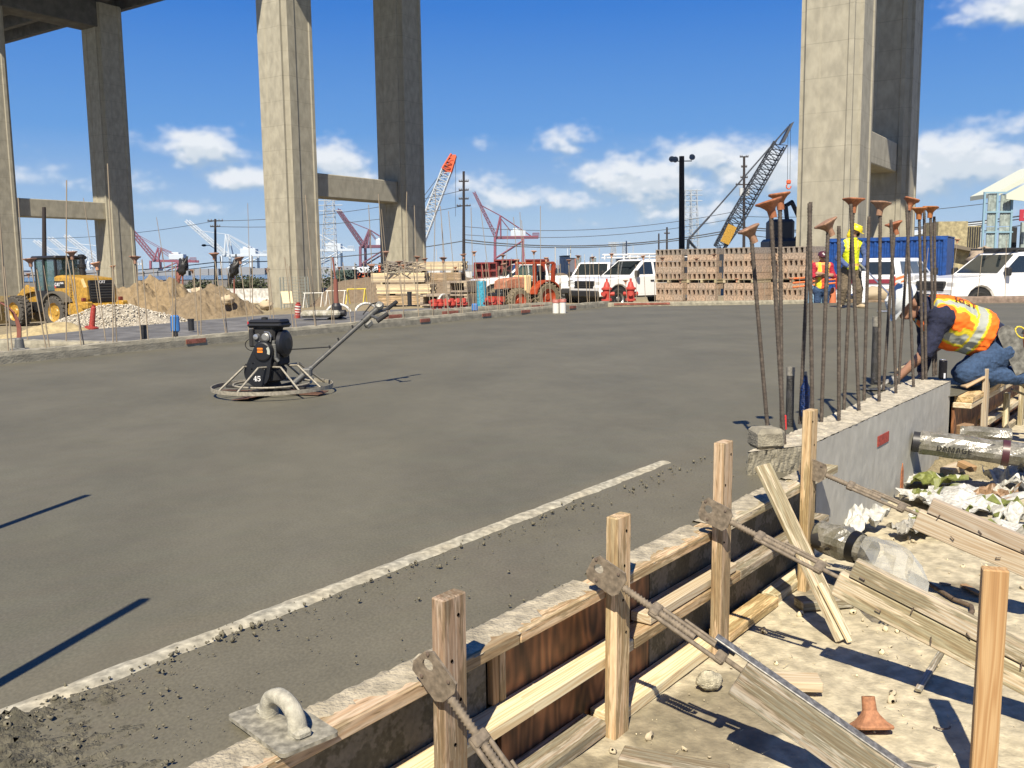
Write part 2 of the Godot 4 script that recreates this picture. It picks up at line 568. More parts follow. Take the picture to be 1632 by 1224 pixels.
func build_setting() -> void:
	var nz := FastNoiseLite.new()
	nz.seed = 5; nz.frequency = 0.35; nz.fractal_octaves = 4
	var tint_big := FastNoiseLite.new()
	tint_big.seed = 8; tint_big.frequency = 0.05; tint_big.fractal_octaves = 4
	# wide ground
	var m := MB.new()
	var earth := func(q: Vector3) -> Color:
		var t := 0.5 + 0.9 * tint_big.get_noise_2d(q.x, q.z)
		var far := smoothstep(70.0, 260.0, -q.z)
		var c := Color(0.44, 0.36, 0.205).lerp(Color(0.34, 0.28, 0.175), clampf(t, 0, 1))
		return c.lerp(Color(0.22, 0.2, 0.16), far)
	grid(150, 190, func(u: float, w: float) -> Vector3:
		var z := 12.0 - pow(w, 3.4) * 3600.0 - w * 60.0
		var wd := 16.0 + maxf(0.0, 12.0 - z) * 0.95
		var x := (u * 2.0 - 1.0) * wd
		return Vector3(x, gy(x, z) + (0.05 * nz.get_noise_2d(x, z) if z < -12 else -0.03), z), m, earth)
	setting("ground", m, mat("earth", Color.WHITE, 0.95, "dirt", Vector3.ONE * 0.22, true, "rough", 1.0))
	# trodden dirt beside the form
	m = MB.new()
	var nd := FastNoiseLite.new()
	nd.seed = 15; nd.frequency = 3.2; nd.fractal_octaves = 5; nd.fractal_gain = 0.5
	var damp := FastNoiseLite.new()
	damp.seed = 21; damp.frequency = 1.1; damp.fractal_octaves = 3
	var near_tint := func(q: Vector3) -> Color:
		var t := 0.5 + 0.8 * damp.get_noise_2d(q.x, q.z)
		var c := Color(0.66, 0.585, 0.41).lerp(Color(0.61, 0.535, 0.37), clampf(t, 0, 1))
		# cement water that ran out under the form
		var rel := q - FO
		var s := rel.dot(FE)
		var o := rel.dot(FN)
		for w in [[0.98, 0.34, 0.40, 0.24], [0.35, 0.22, 0.30, 0.22], [2.55, 0.30, 0.35, 0.22], [2.75, 0.75, 0.2, 0.12]]:
			var e := pow((s - w[0]) / w[2], 2.0) + pow((o - w[1]) / w[3], 2.0) + 0.8 * nd.get_noise_2d(q.x * 0.7, q.z * 0.7)
			c = c.lerp(Color(0.3, 0.255, 0.165), 0.85 * (1.0 - smoothstep(0.7, 1.1, e)))
		return c
	var prints := [[0.9, 0.75, 0.4], [1.35, 1.0, 0.5], [0.6, 1.05, 2.0], [1.15, 0.55, -0.3], [1.9, 0.75, 0.9], [2.1, 1.25, 0.2], [1.6, 1.5, 1.2], [2.7, 0.9, 0.6], [3.3, 1.1, 0.3], [0.75, 1.4, 0.1]]
	grid(270, 330, func(u: float, w: float) -> Vector3:
		var z := -1.3 - 9.7 * pow(w, 1.6)
		var x := -0.7 + 8.0 * pow(u, 1.5)
		var y := -0.485 + 0.006 * nd.get_noise_2d(x, z) + 0.010 * nz.get_noise_2d(x * 2.2, z * 2.2) + 0.003 * nd.get_noise_2d(x * 6.0, z * 6.0)
		var q := Vector3(x, 0, z) - FO
		for e in prints:   # boot prints
			var d := Vector2(q.dot(FE) - e[0], q.dot(FN) - e[1])
			if d.length_squared() < 0.04:
				d = d.rotated(e[2])
				var k := sqrt(d.x * d.x / 0.020 + d.y * d.y / 0.0026)
				y += -0.010 * (1.0 - smoothstep(0.75, 1.0, k)) * (0.8 + 0.2 * sin(d.x * 260.0)) + 0.005 * exp(-pow((k - 1.2) / 0.2, 2.0))
		return Vector3(x, y, z), m, near_tint)
	setting("dirt_ground", m, mat("dirt", Color.WHITE, 0.95, "dirt", Vector3.ONE * 0.9, true, "grit", 0.25))
	# fresh slab
	m = MB.new()
	var edge := func(z: float) -> float:   # right edge of the slab
		var s := (FO.z - z) / 0.790
		var back := 0.22 * smoothstep(2.48, 2.82, s) * (1.0 - smoothstep(5.70, 5.78, s))
		return FO.x + s * FE.x + 0.02 - back
	var left := func(z: float) -> float:
		if z > CA.z:
			return CA.x - 16.0 * smoothstep(CA.z, CA.z + 6.5, z)
		return CA.x + (CA.z - z) * (CB.x - CA.x) / (CA.z - CB.z)
	var soft := FastNoiseLite.new()
	soft.seed = 33; soft.frequency = 0.5; soft.fractal_octaves = 4
	var swirl := FastNoiseLite.new()
	swirl.seed = 35; swirl.frequency = 0.55; swirl.fractal_octaves = 3
	var wet := func(q: Vector3) -> Color:
		var rel := q - FO
		var s := rel.dot(FE)
		var o := rel.dot(FN)
		# long arcs of the trowel passes, damp and drying lanes
		var w := swirl.get_noise_2d(q.x * 0.35, q.z * 0.35)
		var a := sin(q.distance_to(Vector3(-7, 0, -1)) * 2.6 + 3.0 * w)
		var b := sin(q.distance_to(Vector3(9, 0, -4)) * 3.7 + 2.2 * w)
		var t := clampf(0.5 + 0.45 * a * (0.5 + 0.5 * swirl.get_noise_2d(q.x * 0.2, q.z * 0.3)) + 0.28 * b + 0.30 * soft.get_noise_2d(q.x * 0.3, q.z * 0.3), 0, 1)
		var c := Color(0.202, 0.190, 0.139).lerp(Color(0.171, 0.162, 0.119), t)
		if o > -0.72 and o < 0.1 and s < 3.0:      # the strip still to be trowelled by hand
			c = c.lerp(Color(0.205, 0.185, 0.132), 0.6)
		return c
	grid(170, 230, func(u: float, w: float) -> Vector3:
		var z := -0.2 - pow(w, 1.7) * 23.4
		var l: float = left.call(z)
		var r: float = edge.call(z)
		var x := lerpf(l, r, pow(u, 0.72))
		var rel := Vector3(x, 0, z) - FO
		var s := rel.dot(FE)
		var o := rel.dot(FN)
		var y := 0.0012 * soft.get_noise_2d(x * 2.0, z * 2.0)
		if o > -0.66 and s < 3.0:
			y += 0.004 * nd.get_noise_2d(x * 1.5, z * 1.5) - 0.004 
		return Vector3(x, y, z), m, wet)
	setting("concrete_slab", m, mat("slab", Color.WHITE, 0.62, "slab", Vector3(0.42, 0.42, 0.30), true, "slabh", 0.05, 0.0, 0.35))
	# screed strip that divides the floated slab from the hand-worked edge
	m = MB.new()
	var sa := Vector3(-2.35, 0, -0.40)
	var sb := Vector3(0.78, 0, -4.67)
	var se := (sb - sa).normalized()
	var sn := Vector3(-se.z, 0, se.x)
	grid(260, 3, func(u: float, w: float) -> Vector3:
		var q := sa.lerp(sb, u)
		var wd := 0.040 + 0.009 * nd.get_noise_2d(u * 9.0, 4.0) + 0.003 * nd.get_noise_2d(u * 33.0, 4.0)
		var off := 0.006 * nd.get_noise_2d(u * 14.0, 11.0 + (w - 0.5))
		return q + sn * ((w - 0.5) * 2.0 * wd + off) + Vector3.UP * (0.004 if w > 0.1 and w < 0.9 else -0.004), m,
		func(q: Vector3) -> Color:
			var t := clampf(0.5 + 1.1 * nd.get_noise_2d(q.x * 1.2, q.z * 1.2), 0, 1)
			return Color(0.60, 0.54, 0.39).lerp(Color(0.53, 0.50, 0.39), t))
	setting("screed_strip", m, mat("strip", Color.WHITE, 0.9, "fine", Vector3.ONE * 1.5, true))
	# second slab beyond the kerb wall
	m = MB.new()
	var sl := [Vector3(-5.3, -0.02, -12.0), Vector3(-8.3, -0.02, -13.2), Vector3(-8.0, -0.02, -14.6), Vector3(-7.5, -0.02, -17.0), Vector3(-5.7, -0.02, -21.2), Vector3(-1.5, -0.02, -24.6), Vector3(1.6, -0.02, -25.4), CB + Vector3(0, -0.02, 0)]
	for i in range(1, 7):
		m.to(sl[0], sl[i], sl[i + 1], Vector3(0, -9, -18))
		m.qo(sl[i], sl[i + 1], sl[i + 1] - Vector3(0, 0.6, 0), sl[i] - Vector3(0, 0.6, 0), Vector3(-3, -0.3, -18))
	m.quad(Vector3(-12, -0.05, -14.6), Vector3(-12, -0.05, -9), Vector3(-5.4, -0.05, -9.9), Vector3(-4.9, -0.05, -11.8))
	setting("second_slab", m, mat("slab_two", lin(0.19, 0.185, 0.175), 0.8, "mottle", Vector3.ONE * 0.2, true, "rough", 0.4))
	# harbour water
	m = MB.new()
	m.quad(Vector3(-2600, -1.9, -330), Vector3(900, -1.9, -330), Vector3(2600, -1.9, -3300), Vector3(-4200, -1.9, -3300))
	setting("harbour_water", m, mat("sea", lin(0.05, 0.10, 0.14), 0.12, "", Vector3.ONE, true, "rough", 4.0))

# ------------------------------------------------------------------ viaduct
func pier_leg(m: MB, h: float) -> void:   # section 3 m square with chamfered, rebated corners and shallow panels
	var a := 1.33
	var sec := []
	for k in 4:
		var r := -k * PI / 2
		for q in [[-0.80, a], [-0.74, a - 0.06], [0.36, a - 0.06], [0.44, a], [1.02, a], [1.02, a - 0.15], [a - 0.15, 1.02], [a, 1.02]]:
			sec.append(Vector2(q[0], q[1]).rotated(r))
	var pl := PackedVector2Array(sec)
	m.x = m.x * Transform3D(Basis(Vector3.RIGHT, -PI / 2), Vector3.ZERO)
	m.prism(pl, 0.0, h)

func viaduct() -> void:
	var u := Vector3(0.83, 0, 0.56)
	var nrm := Vector3(0.56, 0, -0.83)
	var bas := Basis(u, Vector3.UP, -nrm)
	var conc := mat("pier", lin(0.50, 0.465, 0.36), 0.9, "col", Vector3(0.16, 0.085, 0.16), false, "rough", 0.1)
	var spots := [[Vector3(-42.1, 0, -76.9), Vector3(-36.1, 0, -85.7), "nearest the yellow loader"], [Vector3(-13.9, 0, -60), Vector3(-7.9, 0, -68.9), "rising behind the power trowel"], [Vector3(14.6, 0, -42.4), Vector3(20.4, 0, -51.0), "behind the blue container and the standing workers"]]
	for k in 3:
		var s = spots[k]
		var base := gy(s[0].x, s[0].z) - 0.6
		var t := thing("viaduct_pier", ["pale concrete pier with two tall legs and low crossbeam nearest the yellow loader", "pale two-legged concrete pier rising behind the black power trowel", "pale two-legged concrete pier behind the blue container and standing workers"][k], "bridge pier", Vector3(s[0].x, base, s[0].z))
		t.basis = bas
		var sp: float = s[0].distance_to(s[1])
		for j in 2:
			var m := MB.new()
			m.x = Transform3D(Basis.IDENTITY, Vector3(0, 0, -sp * j))
			pier_leg(m, 24.4 - base)
			put("leg", m, conc, t)
		var m2 := MB.new()
		m2.cbox(Vector3(0, 6.45 - base, -sp / 2), Vector3(1.5, 1.5, sp - 2.66 + 0.3), 0.05)
		put("crossbeam", m2, conc, t)
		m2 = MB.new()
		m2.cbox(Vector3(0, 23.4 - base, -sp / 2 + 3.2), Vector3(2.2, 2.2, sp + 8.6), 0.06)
		put("cap_beam", m2, mat("deck", lin(0.13, 0.125, 0.11), 0.9, "mottle", Vector3.ONE * 0.1, false), t)  # beam darker than the legs: shade under the deck put into its colour
	# deck: a box of girders under a slab, unseen right end cut short so the shed stays sunlit
	var mid: Vector3 = (spots[1][0] + spots[1][1]) * 0.5
	var d := thing("viaduct_deck", "dark underside of the high viaduct deck carried on the concrete piers", "bridge deck", Vector3(mid.x, 24.5, mid.z))
	d.basis = bas
	var dm := mat("deck", lin(0.13, 0.125, 0.11), 0.9, "mottle", Vector3.ONE * 0.1, false)  # concrete darkened so its colour carries the shade of the underside
	var dz := 0.25
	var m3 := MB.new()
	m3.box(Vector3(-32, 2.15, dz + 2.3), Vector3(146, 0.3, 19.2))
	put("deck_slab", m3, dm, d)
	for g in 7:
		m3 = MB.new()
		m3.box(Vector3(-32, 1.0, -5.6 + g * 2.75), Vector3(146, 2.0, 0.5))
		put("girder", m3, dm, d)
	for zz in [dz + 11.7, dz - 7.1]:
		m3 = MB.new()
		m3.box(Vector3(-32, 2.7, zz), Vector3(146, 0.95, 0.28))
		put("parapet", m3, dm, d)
# ------------------------------------------------------------------ near formwork
func crust(s0: float, s1: float, o0: float, o1: float, y: float, sd: int) -> MB:   # splashed concrete dried on a plank
	var m := MB.new()
	var f := FastNoiseLite.new()
	f.seed = sd; f.frequency = 1.0; f.fractal_octaves = 4
	var nu := int((s1 - s0) * 90)
	grid(nu, 8, func(u: float, w: float) -> Vector3:
		var s := lerpf(s0, s1, u)
		var lim := lerpf(o0, o1, clampf(0.86 + 0.45 * f.get_noise_2d(s * 5.0, 1.0) + 0.3 * f.get_noise_2d(s * 22.0, 5.0), 0.05, 1.0))
		var o := lerpf(o0, lim, w)
		var t := 0.006 + 0.006 * f.get_noise_2d(s * 26.0, o * 40.0) + 0.003 * f.get_noise_2d(s * 70.0, o * 90.0)
		return fp(s, o, y + t * (1.0 - pow(w, 3.0)) - (0.004 if w >= 1.0 else 0.0) - (0.012 if w <= 0.0 else 0.0)), m)
	return m

func formwork() -> void:
	var t := thing("formwork", "long low timber form of planks and plywood panels edging the fresh slab", "formwork", fp(0.9, 0.0, -0.485))
	var inv := Transform3D(Basis.IDENTITY, -t.position)
	var pk := func(called: String, s0: float, s1: float, o: float, y: float, w: float, h: float, kind: String) -> MeshInstance3D:
		var b := board(called, fp(s0, o, y), fp(s1, o, y), w, h, kind, t)
		b.transform = inv * b.transform
		return b
	pk.call("top_plank", -1.35, 0.275, 0.052, -0.019, 0.089, 0.038, "stud")
	pk.call("top_plank", 0.278, 1.62, 0.053, -0.018, 0.089, 0.038, "stud")
	pk.call("top_plank", 1.623, 2.90, 0.052, -0.019, 0.089, 0.038, "weathered")
	pk.call("waler", -1.35, 0.9, 0.052, -0.252, 0.085, 0.04, "pale")
	pk.call("waler", 0.903, 1.75, 0.053, -0.251, 0.085, 0.04, "fresh")
	pk.call("waler", 1.02, 1.72, 0.050, -0.208, 0.08, 0.036, "pale")
	pk.call("waler", 1.753, 2.80, 0.052, -0.252, 0.085, 0.04, "weathered")
	pk.call("bottom_plate", -1.35, 0.72, 0.058, -0.464, 0.10, 0.042, "weathered")
	pk.call("bottom_plate", 0.76, 1.52, 0.060, -0.463, 0.10, 0.042, "pale")
	pk.call("bottom_plate", 1.60, 2.1, 0.075, -0.462, 0.09, 0.042, "fresh")
	pk.call("bottom_plate", 2.13, 2.75, 0.06, -0.464, 0.09, 0.042, "weathered")
	var pm := mat("plywood", lin(0.36, 0.175, 0.078), 0.62, "ply", Vector3(1.3, 0.9, 1.3), false, "ply", 0.1)
	var gm := mat("plywood_grey", lin(0.155, 0.14, 0.115), 0.85, "stain", Vector3(1.6, 1.6, 1.6), false, "rough", 0.1)
	for e in [[-1.35, 0.235, gm], [0.30, 1.16, pm], [1.166, 2.86, gm]]:
		var m := MB.new()
		m.cbox(Vector3.ZERO, Vector3(e[1] - e[0], 0.43, 0.018), 0.002)
		put("plywood_panel", m, e[2], t, inv * along(fp(e[0], -0.004, -0.256), fp(e[1], -0.004, -0.256)))
	for e in [[0.262, 0.008, "orange"], [0.292, 0.01, "stud"]]:
		var m := MB.new()
		m.cbox(Vector3.ZERO, Vector3(0.19, 0.028, 0.022), 0.002)
		put("batten", m, wood(e[2]), t, inv * along(fp(e[0], e[1], -0.232), fp(e[0], e[1], -0.04), FE))
	var cm := mat("crust", lin(0.52, 0.46, 0.335), 0.95, "mottle", Vector3.ONE * 1.6, true, "grit", 0.4)
	for e in [[-1.35, 0.70, 11], [0.79, 1.48, 12], [1.55, 2.40, 13], [2.45, 2.72, 14]]:
		var o := put("spilled_concrete", crust(e[0], e[1], -0.030, 0.099, -0.001, e[2]), cm, t, inv)
		o.set_meta("kind", "stuff")
	# stakes
	var st := [[-0.055, 0.212, -0.62, "stud", "stud stake nearest the hand float, bracket nailed to its side"], [0.745, 0.228, -0.50, "stud", "muddy reddish stake second from the hand float, chipped on one edge"], [1.50, 0.345, -0.50, "stud", "tall stake in the middle of the form, beside the longest strut board"], [2.405, 0.345, -0.50, "fresh", "tall clean stake at the end of the form, in front of the bare concrete wall"]]
	for k in 4:
		var e = st[k]
		var b := board("wooden_stake", fp(e[0], 0.122, e[2]), fp(e[0] + [0.0, 0.01, -0.005, 0.012][k], 0.122 + [0.01, 0.0, 0.006, 0.0][k], e[1]), 0.042, 0.084, e[3], null, FE)
		tag(b, e[4], "stake", "stakes along the form")
		for i in 4:
			var m := MB.new()
			var ln: float = e[1] - e[2]
			m.ball(Vector3(ln / 2 - 0.05 - 0.11 * i, rf(-0.025, 0.025), 0.0215 * (1.0 if b.basis.z.dot(FN) > 0 else -1.0)), Vector3(0.005, 0.005, 0.002), 4, 7)
			put("nail_head", m, mat("nail", lin(0.12, 0.09, 0.07), 0.6), b)
	# the struts that hold the form: nailing plate, screw, turnbuckle, doubled board
	var steel := mat("strut_steel", lin(0.30, 0.245, 0.18), 0.8, "mottle", Vector3.ONE * 4.0, false, "fine", 0.03, 0.25)
	var braces := [
		[fp(-0.075, 0.155, 0.025), fp(0.02, 0.62, -0.50), 0.0, "grey", "turnbuckle form brace nearest the hand float, its pale bolted plate on the first stake"],
		[fp(0.70, 0.155, 0.06), Vector3(1.04, -0.375, -2.40), 0.66, "grey", "form brace with threaded turnbuckle and thick weathered board, foremost of its row"],
		[fp(1.455, 0.155, 0.085), fp(1.60, 1.62, -0.46), 0.52, "weathered", "form brace with doubled grey board full of bent nails, crossing the dirt"],
		[fp(2.46, 0.155, 0.07), fp(2.60, 1.62, -0.42), 0.40, "brown", "brown doubled-board form brace farthest back, below the bags"]]
	for k in 4:
		var e = braces[k]
		var a: Vector3 = e[0] - FE * 0.052
		var b: Vector3 = e[1] - FE * 0.052
		var q := thing("form_brace", e[4], "brace", a, 0.0, "turnbuckle braces of the form")
		var iv := Transform3D(Basis.IDENTITY, -a)
		var dir := (b - a).normalized()
		var up := FE.cross(dir).normalized()
		if up.y < 0: up = -up
		# plate with a hole and two cut corners, bent flange below
		var m := MB.new()
		var ring := []
		var hole := []
		for i in 16:
			var an := TAU * i / 16.0
			hole.append(Vector2(cos(an), sin(an)) * 0.016 + Vector2(-0.030, 0.006))
			var c := Vector2(cos(an), sin(an))
			var lim := minf(0.060 / maxf(absf(c.x), 0.001), 0.046 / maxf(absf(c.y), 0.001))
			ring.append(c * lim)
		for i in 16:
			var j := (i + 1) % 16
			for zz in [0.0035, -0.0035]:
				m.qo(Vector3(ring[i].x, ring[i].y, zz), Vector3(ring[j].x, ring[j].y, zz), Vector3(hole[j].x, hole[j].y, zz), Vector3(hole[i].x, hole[i].y, zz), Vector3(0, 0, -zz))
			m.qo(Vector3(ring[i].x, ring[i].y, -0.0035), Vector3(ring[j].x, ring[j].y, -0.0035), Vector3(ring[j].x, ring[j].y, 0.0035), Vector3(ring[i].x, ring[i].y, 0.0035), Vector3.ZERO)
			m.qo(Vector3(hole[i].x, hole[i].y, -0.0035), Vector3(hole[j].x, hole[j].y, -0.0035), Vector3(hole[j].x, hole[j].y, 0.0035), Vector3(hole[i].x, hole[i].y, 0.0035), Vector3(ring[i].x, ring[i].y, 0) * 1.5)
		var fz := -(FE - dir * FE.dot(dir)).normalized()
		var face := Basis(dir, fz.cross(dir), fz)
		put("nailing_plate", m, steel, q, iv * Transform3D(face, a + dir * -0.012))
		for w in [Vector2(-0.05, 0.03), Vector2(0.03, 0.032), Vector2(-0.02, -0.03)]:
			m = MB.new()
			m.lathe([Vector2(0, 0.0), Vector2(0.005, 0.001), Vector2(0.005, 0.004), Vector2(0, 0.005)], 6)
			put("nail_head", m, mat("nail", lin(0.12, 0.09, 0.07), 0.6), q, iv * Transform3D(Basis(face.x, face.z, -face.y), a + face * Vector3(w.x - 0.012, w.y, 0.003)))
		# screw
		m = MB.new()
		m.tube(Vector3(0.05, 0, 0), Vector3(0.30, 0, 0), 0.0095, -1, 8)
		var turns := int(0.24 / 0.0105)
		for i in turns:
			var xx := 0.052 + i * 0.0105
			m.tube(Vector3(xx, 0, 0), Vector3(xx + 0.0035, 0, 0), 0.0095, 0.0135, 8, false)
			m.tube(Vector3(xx + 0.0035, 0, 0), Vector3(xx + 0.008, 0, 0), 0.0135, 0.0095, 8, false)
		put("threaded_rod", m, steel, q, iv * along(a + dir * 0.0, b, FE, 0.0))
		# turnbuckle: two bars between end nuts
		m = MB.new()
		var sw := Vector3(0, 0, 0)
		for zz in [-0.021, 0.021]:
			m.tube(Vector3(0.155, zz, 0), Vector3(0.40, zz, 0), 0.007, -1, 8)
		m.cbox(Vector3(0.165, 0, 0), Vector3(0.03, 0.05, 0.026), 0.005)
		m.cbox(Vector3(0.39, 0, 0), Vector3(0.032, 0.05, 0.026), 0.005)
		m.tube(Vector3(0.25, 0.033, 0.004), Vector3(0.42, 0.030, 0.004), 0.005, -1, 6)
		put("turnbuckle", m, steel, q, iv * along(a, b, FE + Vector3.UP * 0.3, 0.0))
		m = MB.new()
		m.tube(Vector3(0.38, 0, 0), Vector3(0.49, 0, 0), 0.008, -1, 8)
		put("end_rod", m, steel, q, iv * along(a, b, FE, 0.0))
		if k == 0:
			continue
		# doubled board
		var len := a.distance_to(b)
		var tall: float = [0, 0.125, 0.088, 0.088][k]
		var p0 := a + dir * 0.46
		var bd := board("strut_board", p0 - up * 0.02, b - up * 0.02, 0.038, tall, e[3], q, up)
		bd.transform = iv * bd.transform
		var side := dir.cross(up).normalized()
		if side.z < 0: side = -side
		if k >= 2:
			bd = board("strut_board", p0 + dir * 0.03 + side * 0.005 + up * 0.062, p0 + dir * (0.03 + (0.80 if k == 2 else 0.78)) + side * 0.005 + up * 0.062, 0.036, 0.066, e[3], q, up)
			bd.transform = iv * bd.transform
			for i in 9:   # clinched nails
				m = MB.new()
				var c := p0 + dir * (0.08 + i * 0.085) + side * 0.022 + up * (rf(0.03, 0.05) if i % 2 == 0 else -0.03)
				var w := (dir * rf(-1, 1) + up * rf(-1, 1)).normalized()
				m.path([c - side * 0.006, c + side * 0.006, c + side * 0.007 + w * 0.018], 0.0022, 5)
				put("bent_nail", m, mat("nail", lin(0.12, 0.09, 0.07), 0.6), q, iv)
		else:
			m = MB.new()
			m.cbox(Vector3.ZERO, Vector3(0.70, 0.006, 0.032), 0.002)
			put("flat_bar", m, mat("zinc", lin(0.36, 0.35, 0.32), 0.5, "fine", Vector3.ONE * 3, false, "", 0.0, 0.5), q, iv * along(a + dir * 0.44 + up * 0.046, b + up * 0.046, up, 0.55))
	# leaning board and offcuts
	var lb := board("leaning_board", Vector3(1.045, 0.165, -3.80), Vector3(1.300, -0.475, -3.50), 0.088, 0.020, "weathered", null, Vector3(0.5, 0.5, 0.7))
	tag(lb, "loose board leaning across the end of the form beside the tall clean stake", "board")
	var sl := board("splintered_lath", D(1306, 930, 3.56), Vector3(1.312, -0.475, -3.47), 0.022, 0.012, "pale", null, Vector3(0.5, 0.5, 0.7))
	tag(sl, "thin split lath standing in the dirt below the leaning board", "lath")
	var ob := board("offcut", G(1195, 1085, -0.44), G(1308, 1088, -0.44), 0.085, 0.036, "pale")
	tag(ob, "short pale block of stud lying on the dirt between the foremost braces", "offcut")
	ob = board("offcut", G(990, 1207, -0.455), G(1160, 1238, -0.455), 0.085, 0.038, "weathered")
	tag(ob, "cut plank end lying flat at the foot of the muddy reddish stake", "offcut")
	ob = board("offcut", fp(2.12, 0.20, -0.46), fp(2.30, 0.36, -0.46), 0.085, 0.04, "grey")
	tag(ob, "grey offcut lying on the dirt behind the leaning board", "offcut")
	var ns := board("wooden_stake", Vector3(1.325, -0.62, -2.47), Vector3(1.318, 0.165, -2.45), 0.037, 0.066, "orange", null, Vector3(1, 0, 0.3))
	tag(ns, "orange striped-grain stake standing alone in the foreground at the picture's corner", "stake")
	# rock of dried grout at the end of the first strut board
	var m5 := lump(0.05, 5, Vector3(0.9, 0.7, 0.6), 0.35)
	var gr := put("grout_lump", m5, mat("grout", lin(0.62, 0.57, 0.42), 0.95, "fine", Vector3.ONE * 3, false, "grit", 0.4), null, Transform3D(Basis.IDENTITY, G(1130, 1085, -0.45)))
	tag(gr, "pale lump of dried grout against the thick strut board's upper end", "grout lump")
	# rods on the dirt
	var rust := mat("rust_rod", lin(0.17, 0.12, 0.08), 0.9, "fine", Vector3.ONE * 3)
	m5 = MB.new()
	var rp := []
	for q in [[1450, 912], [1480, 930], [1520, 955], [1548, 966], [1550, 974], [1535, 990]]:
		rp.append(G(q[0], q[1], -0.468))
	m5.path(rp, 0.010, 7)
	tag(put("bent_bar", m5, rust), "rusty bent bar with a hooked end lying on the dirt", "bar")
	ob = board("lath_strip", G(1534, 985, -0.47), G(1463, 1100, -0.47), 0.022, 0.012, "grey")
	tag(ob, "thin grey strip of wood lying under the long doubled brace", "wood strip")
	ob = board("lath_strip", G(1535, 932, -0.47), G(1562, 947, -0.47), 0.03, 0.012, "orange")
	tag(ob, "small orange splinter of wood beside the bent bar's far end", "wood strip")
	ob = board("lath_strip", G(1497, 929, -0.475), G(1516, 931, -0.475), 0.012, 0.006, "brown")
	tag(ob, "tiny dark wood chip just above the bent bar", "wood strip")

func lump(r: float, sd: int, sq: Vector3, rough: float, rings := 10, seg := 14) -> MB:
	var m := MB.new()
	var f := FastNoiseLite.new()
	f.seed = sd; f.frequency = 1.0; f.fractal_octaves = 3
	m.ball(Vector3.ZERO, Vector3.ONE, rings, seg)
	for i in m.v.size():
		var p := m.v[i]
		m.v[i] = p * (1.0 + rough * f.get_noise_3dv(p * 1.3)) * sq * r
	for i in range(0, m.v.size(), 3):
		var q := (m.v[i + 2] - m.v[i]).cross(m.v[i + 1] - m.v[i])
		if q.length_squared() > 1e-16:
			q = q.normalized()
			m.n[i] = q; m.n[i + 1] = q; m.n[i + 2] = q
	m.smooth()
	return m

func rebar_cap(m: MB, at: Transform3D, s := 1.0) -> void:   # square mushroom cap: neck, ribs, flared plate
	var old := m.x
	m.x = old * at
	m.lathe([Vector2(0.0125, -0.055) * s, Vector2(0.021, -0.055) * s, Vector2(0.023, -0.012) * s], 12)
	var sq := []
	for e in [[0.021, -0.014, 0.3], [0.028, 0.0, 0.55], [0.044, 0.020, 0.8], [0.058, 0.031, 1.0], [0.060, 0.036, 1.0], [0.057, 0.042, 1.0]]:
		var ring := []
		for i in 24:
			var a := -TAU * i / 24.0
			var c := Vector2(cos(a), sin(a))
			var k := 1.0 / maxf(absf(c.x), absf(c.y))
			k = lerpf(1.0, minf(k, 1.26), e[2])
			ring.append(Vector3(c.x * e[0] * k, e[1], c.y * e[0] * k) * s)
		sq.append(ring)
	m.loft(sq)
	var top: Array = sq[-1]
	for i in 24:
		m.tri(Vector3(0, 0.044, 0) * s, top[i], top[(i + 1) % 24])
	m.x = old

func float_tool() -> void:
	# magnesium hand float: blade, curved hollow handle
	var c := Vector3(-0.513, 0.004, -1.918)
	var ax := (Vector3(-0.48, 0, -1.79) - Vector3(-0.65, 0, -1.97)).normalized()
	var t := thing("hand_float", "whitish hand float with arched handle lying on the wet concrete edge", "hand float", c)
	t.basis = Basis(ax, Vector3.UP, ax.cross(Vector3.UP))
	var alu := mat("float_metal", lin(0.40, 0.375, 0.295), 0.75, "fine", Vector3.ONE * 2.0, false, "", 0.0, 0.1)
	var m := MB.new()
	var pl := PackedVector2Array()
	for k in 4:
		for i in 5:
			var a := PI / 2 * k + PI / 2 * i / 4.0
			var o: Vector2 = [Vector2(0.110, 0.057), Vector2(-0.110, 0.057), Vector2(-0.110, -0.057), Vector2(0.110, -0.057)][k]
			pl.append(o + Vector2(cos(a), sin(a)) * 0.012)
	m.x = Transform3D(Basis(Vector3.RIGHT, PI / 2), Vector3(0, 0.012, 0))
	m.prism(pl, 0.0, 0.009)
	put("blade", m, alu, t)
	m = MB.new()
	# handle: an arch of oval section with flat feet
	var secs := []
	for i in 21:
		var u := i / 20.0
		var a := PI * u
		var ctr := Vector3(cos(a) * -0.062 + 0.005, 0.012 + pow(sin(a), 0.72) * 0.060, 0)
		var tan := Vector3(sin(a) * 0.062, 0.060 * cos(a) * 0.9, 0).normalized()
		if i == 0: tan = Vector3.UP
		if i == 20: tan = Vector3.DOWN
		var nr := Vector3(-tan.y, tan.x, 0)
		var th := lerpf(0.019, 0.016, sin(a))
		var wd := lerpf(0.020, 0.0175, sin(a))
		var ring := []
		for j in 12:
			var b := TAU * j / 12.0
			var cs := Vector2(cos(b), sin(b))
			ring.append(ctr + nr * th * signf(cs.x) * pow(absf(cs.x), 0.7) + Vector3(0, 0, 1) * wd * signf(cs.y) * pow(absf(cs.y), 0.7))
		secs.append(ring)
	m.loft(secs).smooth()
	put("handle", m, mat("float_handle", lin(0.56, 0.53, 0.42), 0.7, "mottle", Vector3.ONE * 4.0, false, "grit", 0.08), t)
	for e in [-0.066, 0.076]:
		m = MB.new()
		m.cbox(Vector3(e, 0.020, 0), Vector3(0.042, 0.02, 0.038), 0.006)
		put("handle_foot", m, mats["float_handle"], t)

